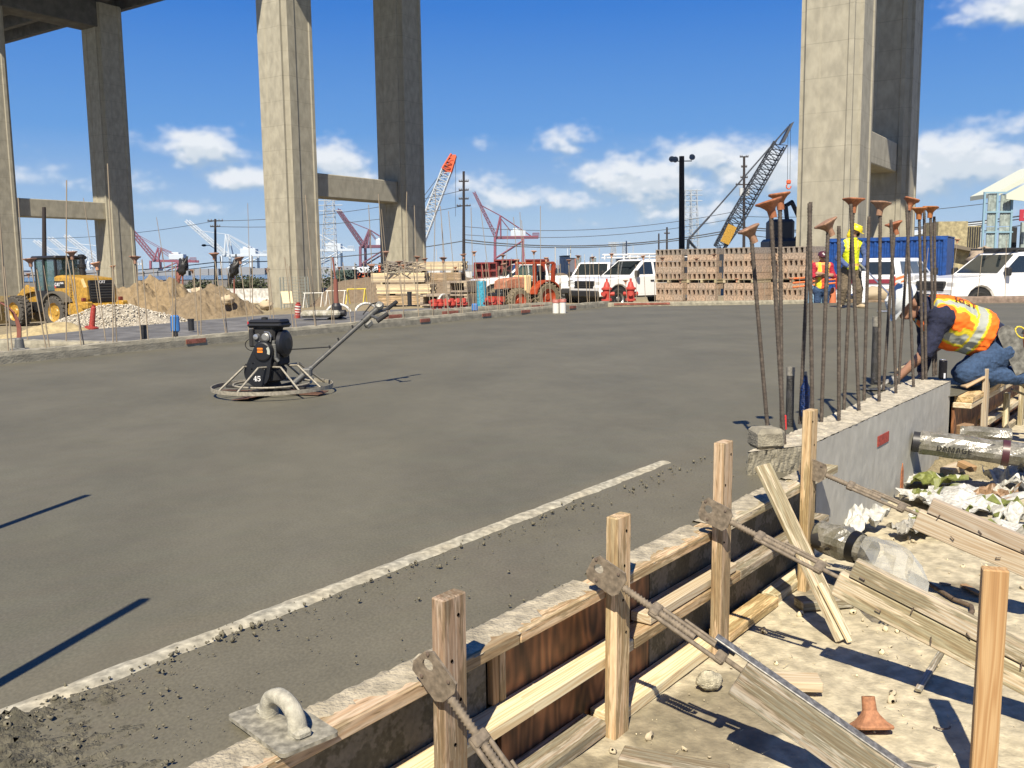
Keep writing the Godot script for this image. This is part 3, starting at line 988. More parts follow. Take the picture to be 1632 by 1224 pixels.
func crumbs() -> void:
	# rough unworked concrete at the picture's corner
	var f := FastNoiseLite.new()
	f.seed = 61; f.frequency = 1.0; f.fractal_octaves = 5; f.fractal_gain = 0.6
	var m := MB.new()
	var ctr := Vector3(-0.86, 0, -1.62)
	grid(170, 130, func(u: float, w: float) -> Vector3:
		var s := lerpf(-2.1, -0.22, u)
		var o := lerpf(-0.625, 0.0, w)
		var q := fp(s, o, 0)
		var k := 1.0 - smoothstep(-1.05, -0.45, s + 0.25 * f.get_noise_2d(o * 6.0, s * 4.0) + 0.35 * (o + 0.3))
		var edge := minf(minf(u, 1.0 - u) * 20.0, minf(w, 1.0 - w) * 14.0)
		var lumps := maxf(0.0, f.get_noise_2d(q.x * 24.0, q.z * 24.0)) * 0.034 + 0.006 * f.get_noise_2d(q.x * 60.0, q.z * 60.0) + 0.006 * f.get_noise_2d(q.x * 7.0, q.z * 7.0)
		return q + Vector3.UP * (-0.016 + minf(edge, 1.0) * k * (0.020 + lumps)), m,
		func(q: Vector3) -> Color:
			var t := clampf(0.5 + f.get_noise_2d(q.x * 5.0, q.z * 5.0), 0, 1)
			return Color(0.196, 0.178, 0.126).lerp(Color(0.10, 0.092, 0.060), clampf(t * 0.7 + smoothstep(-0.5, -1.3, (q - FO).dot(FE)), 0, 1)))
	setting("rough_concrete", m, mat("raw", Color.WHITE, 0.85, "fine", Vector3.ONE * 2.2, true, "grit", 0.5), "stuff")
	# crumbs scattered on it and along the strip
	var lm := [lump(1.0, 71, Vector3(1, 0.7, 0.9), 0.6, 5, 7).mesh(), lump(1.0, 72, Vector3(1, 0.6, 1.2), 0.7, 5, 7).mesh()]
	var r2 := RandomNumberGenerator.new()
	r2.seed = 99
	for v in 2:
		var xf: Array[Transform3D] = []
		for i in 520:
			var s: float
			var o: float
			var sz := r2.randf_range(0.002, 0.005)
			if i < 300:
				s = -1.9 + 1.5 * pow(r2.randf(), 0.8)
				o = r2.randf_range(-0.53, -0.05)
				sz = 0.002 + 0.010 * pow(r2.randf(), 4.0)
				if s > -0.95 + 0.5 * f.get_noise_2d(s * 3.0, o * 6.0):
					sz *= 0.5
			elif i < 420:
				s = -0.9 + 3.6 * pow(r2.randf(), 1.5)
				o = -0.545 + 0.14 * r2.randf() * r2.randf()
				sz = 0.0025 + 0.007 * pow(r2.randf(), 3.0)
			else:
				s = r2.randf_range(-0.8, 2.6)
				o = r2.randf_range(-0.6, 0.0)
				sz = 0.002 + 0.004 * pow(r2.randf(), 3.0)
			var b := Basis.from_euler(Vector3(r2.randf() * 6, r2.randf() * 6, r2.randf() * 6)).scaled(Vector3.ONE * sz)
			xf.append(Transform3D(b, fp(s, o, 0.004 + sz * 0.4)))
		scatter("concrete_crumbs", lm[v], mat("crumb", lin(0.13, 0.117, 0.080), 0.9), xf)

func scatter(called: String, me: Mesh, material: Material, xf: Array[Transform3D]) -> void:
	var mm := MultiMesh.new()
	mm.transform_format = MultiMesh.TRANSFORM_3D
	mm.mesh = me
	mm.instance_count = xf.size()
	for i in xf.size():
		mm.set_instance_transform(i, xf[i])
	var o := MultiMeshInstance3D.new()
	o.multimesh = mm
	o.material_override = material
	o.name = numbered(called)
	add_child(o)
	o.set_meta("kind", "stuff")
	o.set_meta("label", called.replace("_", " ") + " lying scattered over the ground")
	o.set_meta("category", called.split("_")[-1])

func dirt_details() -> void:
	var r2 := RandomNumberGenerator.new()
	r2.seed = 5
	var lm := [lump(1.0, 81, Vector3(1, 0.7, 0.9), 0.5, 5, 7).mesh(), lump(1.0, 82, Vector3(1, 0.5, 1.3), 0.6, 5, 7).mesh()]
	for v in 2:
		var xf: Array[Transform3D] = []
		for i in 900:
			var s := r2.randf_range(-0.6, 6.0)
			var o := 0.16 + 3.2 * pow(r2.randf(), 1.3)
			var sz := 0.002 + 0.016 * pow(r2.randf(), 7.0)
			var b := Basis.from_euler(Vector3(r2.randf() * 6, r2.randf() * 6, r2.randf() * 6)).scaled(Vector3.ONE * sz)
			xf.append(Transform3D(b, fp(s, o, -0.484 + sz * 0.35)))
		scatter("dirt_clods", lm[v], mat("clod%d" % v, [lin(0.56, 0.49, 0.33), lin(0.42, 0.36, 0.25)][v], 0.95), xf)
	# straw and splinters
	var m := MB.new()
	for i in 150:
		var p := fp(r2.randf_range(0.2, 3.4), r2.randf_range(0.2, 1.9), -0.474)
		var a := r2.randf() * TAU
		var l := r2.randf_range(0.008, 0.035)
		m.tube(p, p + Vector3(cos(a) * l, 0.004, sin(a) * l), 0.0012, 0.0008, 4)
	setting("wood_shavings", m, mat("straw", lin(0.5, 0.42, 0.25), 0.9), "stuff")
	# fallen rebar cap
	m = MB.new()
	rebar_cap(m, Transform3D.IDENTITY, 1.0)
	var p0 := G(1386, 1155, -0.47)
	var cap := put("fallen_rebar_cap", m, mat("cap_old", lin(0.50, 0.23, 0.115), 0.8, "mottle", Vector3.ONE * 6, false), null, Transform3D(Basis(Vector3(1, 0, 0), 2.75), p0 + Vector3(0, 0.035, 0)))
	tag(cap, "dusty orange rebar cap lying upside down on the dirt between the braces", "rebar cap")
	m = MB.new()
	var pts := []
	for i in 10:
		var a := PI * i / 9.0
		pts.append(G(1501, 1158, -0.478) + Vector3(cos(a) * 0.026, 0, sin(a) * 0.016))
	m.path(pts, 0.003, 5)
	tag(put("wire_loop", m, mat("nail", lin(0.12, 0.09, 0.07), 0.6)), "small half ring of tie wire lying on the dirt", "wire")
	# foreground scrap at the bottom of the picture
	var ob := board("scrap_wood", G(1445, 1222, -0.44), G(1490, 1230, -0.40), 0.05, 0.03, "grey")
	tag(ob, "grey scrap of wood at the bottom edge beside the thick strut board", "wood scrap")
# ------------------------------------------------------------------ bare concrete wall, bars, pipes
const WN := [Vector3(1.12, 0, -4.34), Vector3(1.47, 0, -4.50), Vector3(3.30, 0, -6.90), Vector3(3.08, 0, -7.06)]
const WY := 0.11

func bare_wall() -> void:
	var t := thing("concrete_stem_wall", "bare grey concrete stem wall with red paint mark and steel bars in its top", "wall", Vector3(2.3, -0.55, -5.7))
	var iv := Transform3D(Basis.IDENTITY, -t.position)
	var f := FastNoiseLite.new()
	f.seed = 91; f.frequency = 1.0; f.fractal_octaves = 4
	var wm := mat("stem_wall", lin(0.58, 0.57, 0.51), 0.85, "streak", Vector3(0.9, 0.45, 0.9), true, "rough", 0.12)
	var tm := mat("stem_top", lin(0.62, 0.56, 0.43), 0.95, "mottle", Vector3.ONE * 1.5, true, "grit", 0.5)
	var a: Vector3 = WN[1]
	var b: Vector3 = WN[2]
	var m := MB.new()
	# outer face, its top edge broken by spills
	grid(160, 30, func(u: float, w: float) -> Vector3:
		var q := a.lerp(b, u)
		var y := lerpf(-0.62, WY - 0.004 + 0.006 * f.get_noise_2d(u * 40.0, 0.0), w)
		return q + FN * (0.002 * f.get_noise_2d(u * 30.0, w * 6.0)) + Vector3.UP * y, m, null, FN)
	put("outer_face", m, wm, t, iv)
	m = MB.new()
	for e in [[WN[2], WN[3]], [WN[3], WN[0]]]:
		m.quad(e[0] + Vector3.UP * -0.6, e[1] + Vector3.UP * -0.6, e[1] + Vector3.UP * WY, e[0] + Vector3.UP * WY)
	put("back_face", m, wm, t, iv)
	# rough near end
	m = MB.new()
	var e0: Vector3 = WN[0]
	grid(50, 24, func(u: float, w: float) -> Vector3:
		var q := e0.lerp(a, u)
		var bul := 0.012 * f.get_noise_2d(u * 14.0, w * 9.0) + 0.008 * f.get_noise_2d(u * 40.0, w * 26.0)
		return q + Vector3(0.1, 0, 0.99) * (bul + (0.015 * w)) + Vector3.UP * lerpf(-0.55, WY, pow(w, 0.6)), m, null, Vector3.BACK)
	put("rough_end", m, mat("stem_end", lin(0.36, 0.33, 0.25), 0.95, "mottle", Vector3.ONE * 1.5, true, "grit", 0.4), t, iv)
	# top
	m = MB.new()
	var d3: Vector3 = WN[3]
	grid(180, 18, func(u: float, w: float) -> Vector3:
		var q: Vector3 = a.lerp(b, u).lerp(e0.lerp(d3, u), w)
		var dr := 0.010 * f.get_noise_2d(q.x * 12.0, q.z * 12.0) + 0.006 * f.get_noise_2d(q.x * 40.0, q.z * 40.0)
		var rim := smoothstep(0.0, 0.12, w) * smoothstep(0.0, 0.02, u)
		return q + FN * (0.01 * f.get_noise_2d(u * 50.0, 3.0) if w <= 0.0 else 0.0) + Vector3.UP * (WY + dr * rim), m)
	put("rough_top", m, tm, t, iv)
	# paint marks
	m = MB.new()
	var red := mat("red_mark", lin(0.52, 0.07, 0.045), 0.8, "fine", Vector3.ONE * 2, true)
	m.x = along(a + Vector3.UP * 0.0, b)
	var L := a.distance_to(b)
	var zz := -0.004 if m.x.basis.z.dot(FN) < 0 else 0.004
	m.box(Vector3(-L / 2 + 1.27, -0.058, zz), Vector3(0.23, 0.062, 0.004))
	put("red_paint_mark", m, red, t, iv)
	m = MB.new()
	m.x = along(a, b)
	m.prism(P2([-L / 2 + 1.70, -0.50, -L / 2 + 1.77, -0.50, -L / 2 + 1.76, -0.34, -L / 2 + 1.735, -0.29, -L / 2 + 1.71, -0.34]), zz - 0.002, zz + 0.002)
	put("orange_paint_mark", m, mat("orange_mark", lin(0.62, 0.22, 0.09), 0.85, "fine", Vector3.ONE * 2, true), t, iv)
	# block of grout on the near end
	var gm := mat("stem_end", Color.WHITE)
	m = MB.new()
	m.cbox(Vector3.ZERO, Vector3(0.14, 0.10, 0.15), 0.018)
	for i in m.v.size():
		m.v[i] += Vector3(f.get_noise_3dv(m.v[i] * 40.0), f.get_noise_3dv(m.v[i] * 40.0 + Vector3.ONE), 0) * 0.012
	tag(put("grout_block", m, gm, null, Transform3D(Basis(Vector3.UP, 0.15), Vector3(1.245, WY + 0.045, -4.47))), "rough cube of grout set on the near end of the bare wall", "grout block")

func ribbed(h: float, r: float, rib: bool) -> ArrayMesh:
	var m := MB.new()
	if not rib:
		m.tube(Vector3.ZERO, Vector3(0, h, 0), r, -1, 6)
		return m.mesh()
	m.tube(Vector3.ZERO, Vector3(0, h, 0), r, -1, 8)
	var k := 0
	var y := 0.006
	while y < h - 0.01:
		# slanted rib rings
		var seg := 8
		for i in seg:
			var t0 := TAU * i / seg
			var t1 := TAU * (i + 1) / seg
			var s0 := 0.005 * sin(t0)
			var s1 := 0.005 * sin(t1)
			var n0 := Vector3(cos(t0), 0, sin(t0))
			var n1 := Vector3(cos(t1), 0, sin(t1))
			var q := r + 0.0022
			m.quads(n1 * r + Vector3(0, y + s1 - 0.003, 0), n0 * r + Vector3(0, y + s0 - 0.003, 0), n0 * q + Vector3(0, y + s0, 0), n1 * q + Vector3(0, y + s1, 0), n1, n0, n0, n1)
			m.quads(n1 * q + Vector3(0, y + s1, 0), n0 * q + Vector3(0, y + s0, 0), n0 * r + Vector3(0, y + s0 + 0.003, 0), n1 * r + Vector3(0, y + s1 + 0.003, 0), n1, n0, n0, n1)
		y += 0.0135
	return m.mesh()

func wall_bars() -> void:
	var bm := mat("rebar", lin(0.165, 0.135, 0.11), 0.75, "fine", Vector3.ONE * 3, false, "", 0.0, 0.35)
	var bar := ribbed(1.0, 0.0102, true)
	var cm := [mat("cap_a", lin(0.46, 0.17, 0.075), 0.75, "mottle", Vector3.ONE * 5), mat("cap_b", lin(0.42, 0.24, 0.15), 0.8, "mottle", Vector3.ONE * 5), mat("cap_c", lin(0.52, 0.19, 0.05), 0.7, "mottle", Vector3.ONE * 5)]
	var capm := MB.new()
	rebar_cap(capm, Transform3D.IDENTITY, 0.9)
	var capmesh := capm.mesh()
	# foot x, y (on the wall top), head x, y, cap: 0 none 1 orange 2 pale 3 deep orange, tilt of the cap, depth of the head towards the camera
	var rows := [[1224, 690, 1197, 372, 2, 0.45], [1250, 708, 1228, 330, 1, 0.30], [1246, 690, 1243, 318, 1, 0.12], [1275, 676, 1292, 322, 0, 0.0], [1295, 690, 1290, 324, 0, 0.0], [1309, 673, 1320, 362, 2, 0.5], [1337, 670, 1337, 360, 0, 0.0],
		[1345, 653, 1360, 325, 1, -0.05], [1369, 655, 1356, 325, 0, 0.0], [1377, 638, 1385, 345, 0, 0.0], [1401, 640, 1403, 330, 2, -0.12], [1408, 622, 1426, 362, 1, 0.3], [1428, 627, 1420, 350, 0, 0.0], [1432, 612, 1451, 324, 1, -0.3], [1456, 617, 1445, 326, 0, 0.0],
		[1471, 606, 1465, 338, 3, 0.0], [1476, 604, 1473, 336, 0, 0.0], [1488, 600, 1483, 336, 3, -0.05], [1492, 598, 1489, 345, 0, 0.0]]
	var where := ["at the wall's near end, bent over and wearing a tilted pale cap", "with the lower of two crowded orange caps at the wall's near end", "with the higher of two crowded orange caps at the wall's near end", "bare-topped, first of the two standing before the pier leg", "bare-topped, second of the two standing before the pier leg", "under a tilted pale cap beside the red-shirted man", "short and bare, just left of the man in the lime vest",
		"under a level orange cap before the lime-vest man", "bare, crossing behind the capped bar before the lime vest", "bare and slightly leaning before the blue container", "under a pale upturned saddle-shaped cap", "under a tilted orange cap before the white car", "bare, beside the tilted cap before the white car", "under a drooping orange cap next to the paired deep orange ones", "bare, close behind the drooping orange cap",
		"under the first of the paired deep orange caps", "bare, between the paired deep orange caps", "under the second of the paired deep orange caps", "bare, last on the wall beside the drink can"]
	for i in rows.size():
		var e = rows[i]
		var foot := G(e[0], e[1], WY)
		var head := D(e[2], e[3], -foot.z + 0.02 * (i % 3))
		var t := thing("steel_bar", "ribbed steel bar " + where[i], "rebar", foot, 0.0, "steel bars standing in the bare wall")
		var d := head - foot
		var bb := along(Vector3.ZERO, d, Vector3.BACK, 0.0).basis
		var bs := Basis(bb.z, bb.x, bb.y)
		put("shaft", bar, bm, t, Transform3D(Basis(bs.x, bs.y * d.length(), bs.z), Vector3.ZERO))
		if e[4] > 0:
			put("cap", capmesh, cm[[0, 0, 1, 2][e[4]]], t, Transform3D(Basis(Vector3(0, 0, 1), e[5]) * Basis(Vector3.UP, i * 0.7), d + Vector3(0, -0.004, 0)))
	# red ribbon of paint on one bar is a tape band
	var tb := MB.new()
	tb.tube(Vector3.ZERO, Vector3(0, 0.075, 0), 0.013, -1, 10)
	tag(put("red_tape", tb, mat("tape_red", lin(0.55, 0.03, 0.03), 0.5), null, Transform3D(Basis(Vector3(0, 0, 1), 0.05), G(1250, 690, WY) + Vector3(0, 0.02, 0))), "band of red tape round the foot of a bar at the wall's near end", "tape")
	# pipes that come up through the slab
	var wrap := mat("pipe_wrap", lin(0.05, 0.05, 0.055), 0.5, "stain", Vector3.ONE * 4.0, false, "rough", 0.5)
	var grey := mat("pipe_cement", lin(0.36, 0.34, 0.29), 0.9, "mottle", Vector3.ONE * 5, false, "grit", 0.3)
	for e in [[1258, 680, 585, 0.024, "black wrapped pipe stub with cement-grey rim behind the wall's near bars"], [1394, 613, 505, 0.033, "tall black sleeved pipe with taped rim standing in the wet slab behind the bars"]]:
		var foot := G(e[0], e[1], 0.0)
		var top := D(e[0] - 4, e[2], -foot.z)
		var t := thing("pipe_stub", e[4], "pipe", foot)
		var m := MB.new()
		var h := top.y
		m.lathe([Vector2(e[3], 0), Vector2(e[3] * 1.02, h * 0.3), Vector2(e[3] * 0.98, h * 0.7), Vector2(e[3], h * 0.88)], 18)
		put("sleeve", m, wrap, t)
		m = MB.new()
		m.lathe([Vector2(e[3] * 1.06, h * 0.86), Vector2(e[3] * 1.08, h), Vector2(e[3] * 0.9, h), Vector2(e[3] * 0.88, h * 0.9), Vector2(0, h * 0.9)], 18)
		put("rim", m, grey, t)
	var bl := thing("blue_wrapped_stub", "thin pipe stub wrapped in crumpled blue tape behind the tall clean stake", "pipe", G(1282, 678, WY))
	var m := MB.new()
	m.tube(Vector3.ZERO, Vector3(0, 0.30, 0), 0.008)
	put("pipe", m, grey, bl)
	m = MB.new()
	var f := FastNoiseLite.new()
	f.seed = 3; f.frequency = 1.0
	m.lathe([Vector2(0.02, 0.05), Vector2(0.026, 0.10), Vector2(0.024, 0.18), Vector2(0.022, 0.21), Vector2(0.012, 0.24), Vector2(0.009, 0.28)], 16)
	for i in m.v.size():
		m.v[i] += Vector3(m.v[i].x, 0, m.v[i].z) * 0.7 * f.get_noise_3dv(m.v[i] * 60.0)
	put("tape_wrap", m, mat("blue_tape", lin(0.015, 0.09, 0.42), 0.35, "rough", Vector3.ONE * 4, false, "rough", 1.0), bl)
	# drink can
	var can := thing("drink_can", "tall black drink can standing on the far end of the bare wall", "can", G(1502, 604, WY))
	m = MB.new()
	m.lathe([Vector2(0, 0.001), Vector2(0.024, 0.001), Vector2(0.030, 0.010), Vector2(0.030, 0.136), Vector2(0.0265, 0.146)], 20)
	put("body", m, mat("can_black", lin(0.012, 0.012, 0.016), 0.25, "", Vector3.ONE, false, "", 0.0, 0.4), can)
	m = MB.new()
	m.lathe([Vector2(0.0265, 0.146), Vector2(0.0275, 0.150), Vector2(0.025, 0.150), Vector2(0.024, 0.146), Vector2(0, 0.146)], 20)
	put("lid", m, mat("can_lid", lin(0.6, 0.6, 0.6), 0.25, "", Vector3.ONE, false, "", 0.0, 0.9), can)
	m = MB.new()
	for i in 5:
		var a0 := 1.25 + i * 0.10
		var a1 := a0 + 0.10
		m.quad(Vector3(cos(a1), 0, sin(a1)) * 0.0303 + Vector3(0, 0.008, 0), Vector3(cos(a0), 0, sin(a0)) * 0.0303 + Vector3(0, 0.008, 0), Vector3(cos(a0), 0, sin(a0)) * 0.0303 + Vector3(0, 0.048, 0), Vector3(cos(a1), 0, sin(a1)) * 0.0303 + Vector3(0, 0.048, 0))
	put("label_patch", m, mat("can_label", lin(0.55, 0.56, 0.6), 0.4), can)

func lettering(txt: String, size: float, depth: float, bold := true, serif := false) -> TextMesh:
	var tm := TextMesh.new()
	var f := SystemFont.new()
	f.font_names = PackedStringArray(["Droid Serif" if serif else "Droid Sans"])
	f.font_weight = 700 if bold else 400
	tm.font = f
	tm.text = txt
	tm.font_size = 64
	tm.pixel_size = size / 64.0
	tm.depth = depth
	return tm

# film that is wound round pipe ends: a tube with folds
func film_tube(pts: Array, radii: Array, folds: float, sd: int, seg := 28, sub := 6, soft := true) -> MB:
	var f := FastNoiseLite.new()
	f.seed = sd; f.frequency = 1.0; f.fractal_octaves = 3
	var m := MB.new()
	var secs := []
	var n := pts.size()
	for k in (n - 1) * sub + 1:
		var i := mini(k / sub, n - 2)
		var u := float(k - i * sub) / sub
		var p: Vector3 = pts[maxi(i - 1, 0)]
		var ctr: Vector3 = (pts[i] as Vector3).cubic_interpolate(pts[i + 1], p, pts[mini(i + 2, n - 1)], u)
		var d: Vector3 = (pts[i + 1] - pts[i]).normalized()
		var r := lerpf(radii[i], radii[i + 1], smoothstep(0, 1, u))
		var uu := d.cross(Vector3.UP).normalized()
		var ww := uu.cross(d)
		var ring := []
		for j in seg:
			var a := TAU * j / seg
			var wob := 1.0 + folds * f.get_noise_3d(cos(a) * 1.6, sin(a) * 1.6, k * 0.22 + a * 0.25) + folds * 0.4 * f.get_noise_3d(cos(a) * 5.0, sin(a) * 5.0, k * 0.5)
			ring.append(ctr + (uu * cos(a) + ww * sin(a)) * r * wob)
		secs.append(ring)
	m.loft(secs)
	if soft: m.smooth()
	return m

func pipes_and_bags() -> void:
	var film := mat("film", Color(0.80, 0.82, 0.82, 0.30), 0.12)
	film.transparency = BaseMaterial3D.TRANSPARENCY_ALPHA
	var milky := mat("film_milky", Color(0.76, 0.76, 0.72, 0.30), 0.2)
	milky.transparency = BaseMaterial3D.TRANSPARENCY_ALPHA
	var black := mat("pipe_black", lin(0.02, 0.02, 0.022), 0.4)
	var inkm := mat("film_ink", lin(0.015, 0.015, 0.015), 0.5)
	var silver := mat("film_silver", lin(0.23, 0.225, 0.20), 0.26, "stain", Vector3.ONE * 3.0, false, "rough", 0.15, 0.0, 0.8)
	var dusty := mat("film_dust", lin(0.34, 0.31, 0.23), 0.7, "mottle", Vector3.ONE * 4, false, "rough", 0.6)
	# the pipe that comes out of the bare wall
	var a := D(1466, 705, 6.02)
	var b := a + Vector3(0.62, -0.045, 0.30)
	var t := thing("wrapped_pipe", "film-wrapped pipe coming out of the bare wall with loose film hanging from its end", "pipe", a)
	var iv := Transform3D(Basis.IDENTITY, -a)
	var m := MB.new()
	m.tube(a - (b - a) * 0.06, b, 0.068, -1, 22)
	put("pipe", m, black, t, iv)
	m = film_tube([a, a.lerp(b, 0.3), a.lerp(b, 0.62), b, b + (b - a) * 0.04], [0.074, 0.078, 0.075, 0.079, 0.070], 0.17, 31, 15, 5, false)
	put("film_wrap", m, silver, t, iv)
	m = film_tube([b + Vector3(-0.05, 0.0, -0.02), b + Vector3(0.14, -0.01, 0.06), b + Vector3(0.26, -0.07, 0.12), b + Vector3(0.34, -0.2, 0.15)], [0.082, 0.085, 0.075, 0.03], 0.5, 33, 14, 2, false)
	put("loose_film", m, milky, t, iv)
	m = MB.new()
	m.tube(a.lerp(b, 0.70), a.lerp(b, 0.76), 0.0835, -1, 22, false)
	put("tape_band", m, mat("tape_dark", lin(0.06, 0.02, 0.025), 0.4), t, iv)
	var dirx := (b - a).normalized()
	var upv := Vector3(0, 1, 0.25).normalized()
	upv = (upv - dirx * upv.dot(dirx)).normalized()
	for e in [["DAMAGE", 0.30, 0.05, 0.0], ["TECT", 0.97, 0.055, 0.012], ["AMAGE", 0.97, 0.055, -0.05]]:
		var fz := dirx.cross(upv)
		var q: Vector3 = a.lerp(b, e[1]) + fz * (0.094 if e[1] < 0.5 else 0.108) + upv * (e[3] + 0.015)
		put("printed_word", lettering(e[0], e[2], 0.0015), inkm, t, iv * Transform3D(Basis(dirx, upv, fz), q))
	# its neighbour, mostly hidden
	var a2 := D(1530, 690, 6.5)
	t = thing("wrapped_pipe", "second film-wrapped pipe, half hidden behind the first beside the timber form", "pipe", a2)
	m = film_tube([Vector3.ZERO, Vector3(0.1, 0, 0.05), Vector3(0.3, -0.01, 0.12)], [0.05, 0.06, 0.055], 0.25, 35, 14, 5, false)
	put("film_wrap", m, silver, t)
	# the wrapped pipe end under the near form's stake, with a trailing milky bag
	var c := fp(2.47, 0.18, -0.245)
	t = thing("wrapped_pipe", "film-wrapped pipe end by the tall clean stake, its clear bag trailing", "pipe", c)
	iv = Transform3D(Basis.IDENTITY, -c)
	var c1 := D(1400, 885, 3.92)
	m = MB.new()
	m.tube(c - FN * 0.1, c.lerp(c1, 0.85), 0.055, -1, 20)
	put("pipe", m, black, t, iv)
	m = film_tube([c - FN * 0.02, c.lerp(c1, 0.35), c.lerp(c1, 0.62), c.lerp(c1, 0.9)], [0.066, 0.080, 0.064, 0.062], 0.25, 37, 15, 4, false)
	put("film_wrap", m, silver, t, iv)
	m = MB.new()
	m.tube(c.lerp(c1, 0.55), c.lerp(c1, 0.68), 0.074, 0.070, 18, false)
	put("tape_band", m, mat("tape_black", lin(0.008, 0.008, 0.008), 0.3), t, iv)
	m = film_tube([c.lerp(c1, 0.85), D(1416, 893, 3.78), D(1430, 928, 3.68), D(1424, 975, 3.60)], [0.060, 0.095, 0.11, 0.06], 0.8, 39, 13, 2, false)
	put("trailing_bag", m, milky, t, iv)
	m = film_tube([D(1425, 955, 3.66), D(1440, 962, 3.6), D(1462, 968, 3.58)], [0.035, 0.045, 0.02], 0.8, 41, 12, 2, false)
	put("bag_end", m, dusty, t, iv)
	var q2 := D(1428, 944, 3.52)
	put("printed_word", lettering("RA", 0.06, 0.0015), inkm, t, iv * Transform3D(Basis(Vector3(0.1, 0.6, 0.8).normalized(), -0.5), q2))
	# cement bags
	var white := mat("bag_white", lin(0.74, 0.73, 0.68), 0.6, "fine", Vector3.ONE * 2, false, "rough", 0.5)
	var green := mat("bag_green", lin(0.20, 0.23, 0.055), 0.6, "mottle", Vector3.ONE * 3, false, "rough", 0.5)
	var bags := [[1535, 800, 0.56, 0.50, 0.3, 0.05, "flat white cement bag on top of the heap"], [1492, 842, 0.34, 0.30, 1.0, 0.05, "crumpled green and white cement bag at the heap's near side"], [1572, 852, 0.42, 0.28, -0.5, 0.05, "white cement bag with green end, foremost in the heap"], [1468, 800, 0.20, 0.18, 0.7, 0.05, "small crumpled bag against the bare wall's foot"],
		[1622, 775, 0.30, 0.34, 0.2, 0.12, "bunched white and grey bag at the heap's far end"], [1625, 838, 0.24, 0.26, 1.3, 0.10, "green folded bag at the edge of the picture"], [1488, 772, 0.36, 0.26, -0.3, 0.05, "green-lined bag behind the flat white one"], [1366, 840, 0.26, 0.22, 0.5, 0.08, "lone white paper bag standing by the foot of the bare wall"], [1452, 852, 0.20, 0.15, 0.2, 0.06, "torn grey paper bag between the brace and the heap"], [1588, 800, 0.24, 0.22, 0.9, 0.07, "torn bag with brown paper lining"]]
	for i in bags.size():
		var e = bags[i]
		var at := G(e[0], e[1], -0.46)
		tag(put("cement_bag", bag(e[2], e[3], e[5], 50 + i), null, null, Transform3D(Basis(Vector3.UP, e[4]), at)), e[6], "bag", "empty cement bags")
		var o: MeshInstance3D = get_child(get_child_count() - 1)
		o.material_override = null
		o.mesh = two_tone(o.mesh, i)
		o.mesh.surface_set_material(0, mat("bag", Color.WHITE, 0.55, "fine", Vector3.ONE * 2, false, "rough", 0.1))

func bag(w: float, d: float, h: float, sd: int) -> MB:   # a crushed paper sack: creased facets, one corner turned up
	var r := RandomNumberGenerator.new()
	r.seed = sd
	var g := FastNoiseLite.new()
	g.seed = sd + 3; g.frequency = 1.0; g.fractal_octaves = 2
	var nx := 13
	var nz := 10
	var p := []
	for j in nz + 1:
		for i in nx + 1:
			var a := (i + r.randf_range(-0.38, 0.38)) / nx * 2.0 - 1.0
			var b := (j + r.randf_range(-0.38, 0.38)) / nz * 2.0 - 1.0
			var k := clampf(1.25 - maxf(absf(a), absf(b)), 0.0, 1.0)
			var y := h * (0.35 + 0.5 * k + 0.9 * g.get_noise_2d(a * 1.3, b * 1.3)) + r.randf_range(-0.011, 0.011) + 0.10 * maxf(0.0, a * 0.7 + b * 0.5 - 0.55)
			p.append(Vector3(a * w * 0.5 * (1.0 + 0.2 * g.get_noise_2d(b * 2.0, 7.0)), maxf(y, 0.0) + 0.012, b * d * 0.5 * (1.0 + 0.2 * g.get_noise_2d(a * 2.0, 9.0))))
	var m := MB.new()
	var un := Vector3(0, -0.006, 0)
	for j in nz:
		for i in nx:
			var q := j * (nx + 1) + i
			var s := [p[q], p[q + 1], p[q + nx + 2], p[q + nx + 1]]
			if (i + j) % 2 == 0: s = [s[1], s[2], s[3], s[0]]
			for t in [[0, 2, 1], [0, 3, 2]]:
				m.tri(s[t[0]], s[t[1]], s[t[2]])
				m.tri(s[t[0]] + un, s[t[2]] + un, s[t[1]] + un)
	return m

func two_tone(src: Mesh, i: int) -> ArrayMesh:   # printed green ends on the white paper
	var a := src.surface_get_arrays(0)
	var v: PackedVector3Array = a[Mesh.ARRAY_VERTEX]
	var c := PackedColorArray()
	c.resize(v.size())
	var f := FastNoiseLite.new()
	f.seed = 200 + i; f.frequency = 1.0
	for t in range(0, v.size(), 3):
		var p := (v[t] + v[t + 1] + v[t + 2]) / 3.0
		var k: float = f.get_noise_2d(p.x * 4.0 + i, p.z * 4.0) + [-0.25, 0.22, 0.0, 0.1, -0.3, 0.3, 0.25, -0.9, -0.5, -0.1][i] + p.x * 1.2
		var col := Color(0.76, 0.75, 0.69)
		if k > 0.12: col = Color(0.23, 0.26, 0.06)
		if i == 4 and f.get_noise_2d(p.z * 9.0, p.x * 9.0) > 0.25: col = Color(0.16, 0.16, 0.15)
		if i == 9: col = Color(0.40, 0.25, 0.13) if k < 0.1 else Color(0.66, 0.62, 0.52)
		if i == 8: col = Color(0.5, 0.48, 0.42)
		c[t] = col; c[t + 1] = col; c[t + 2] = col
	a[Mesh.ARRAY_COLOR] = c
	var m := ArrayMesh.new()
	m.add_surface_from_arrays(Mesh.PRIMITIVE_TRIANGLES, a)
	return m

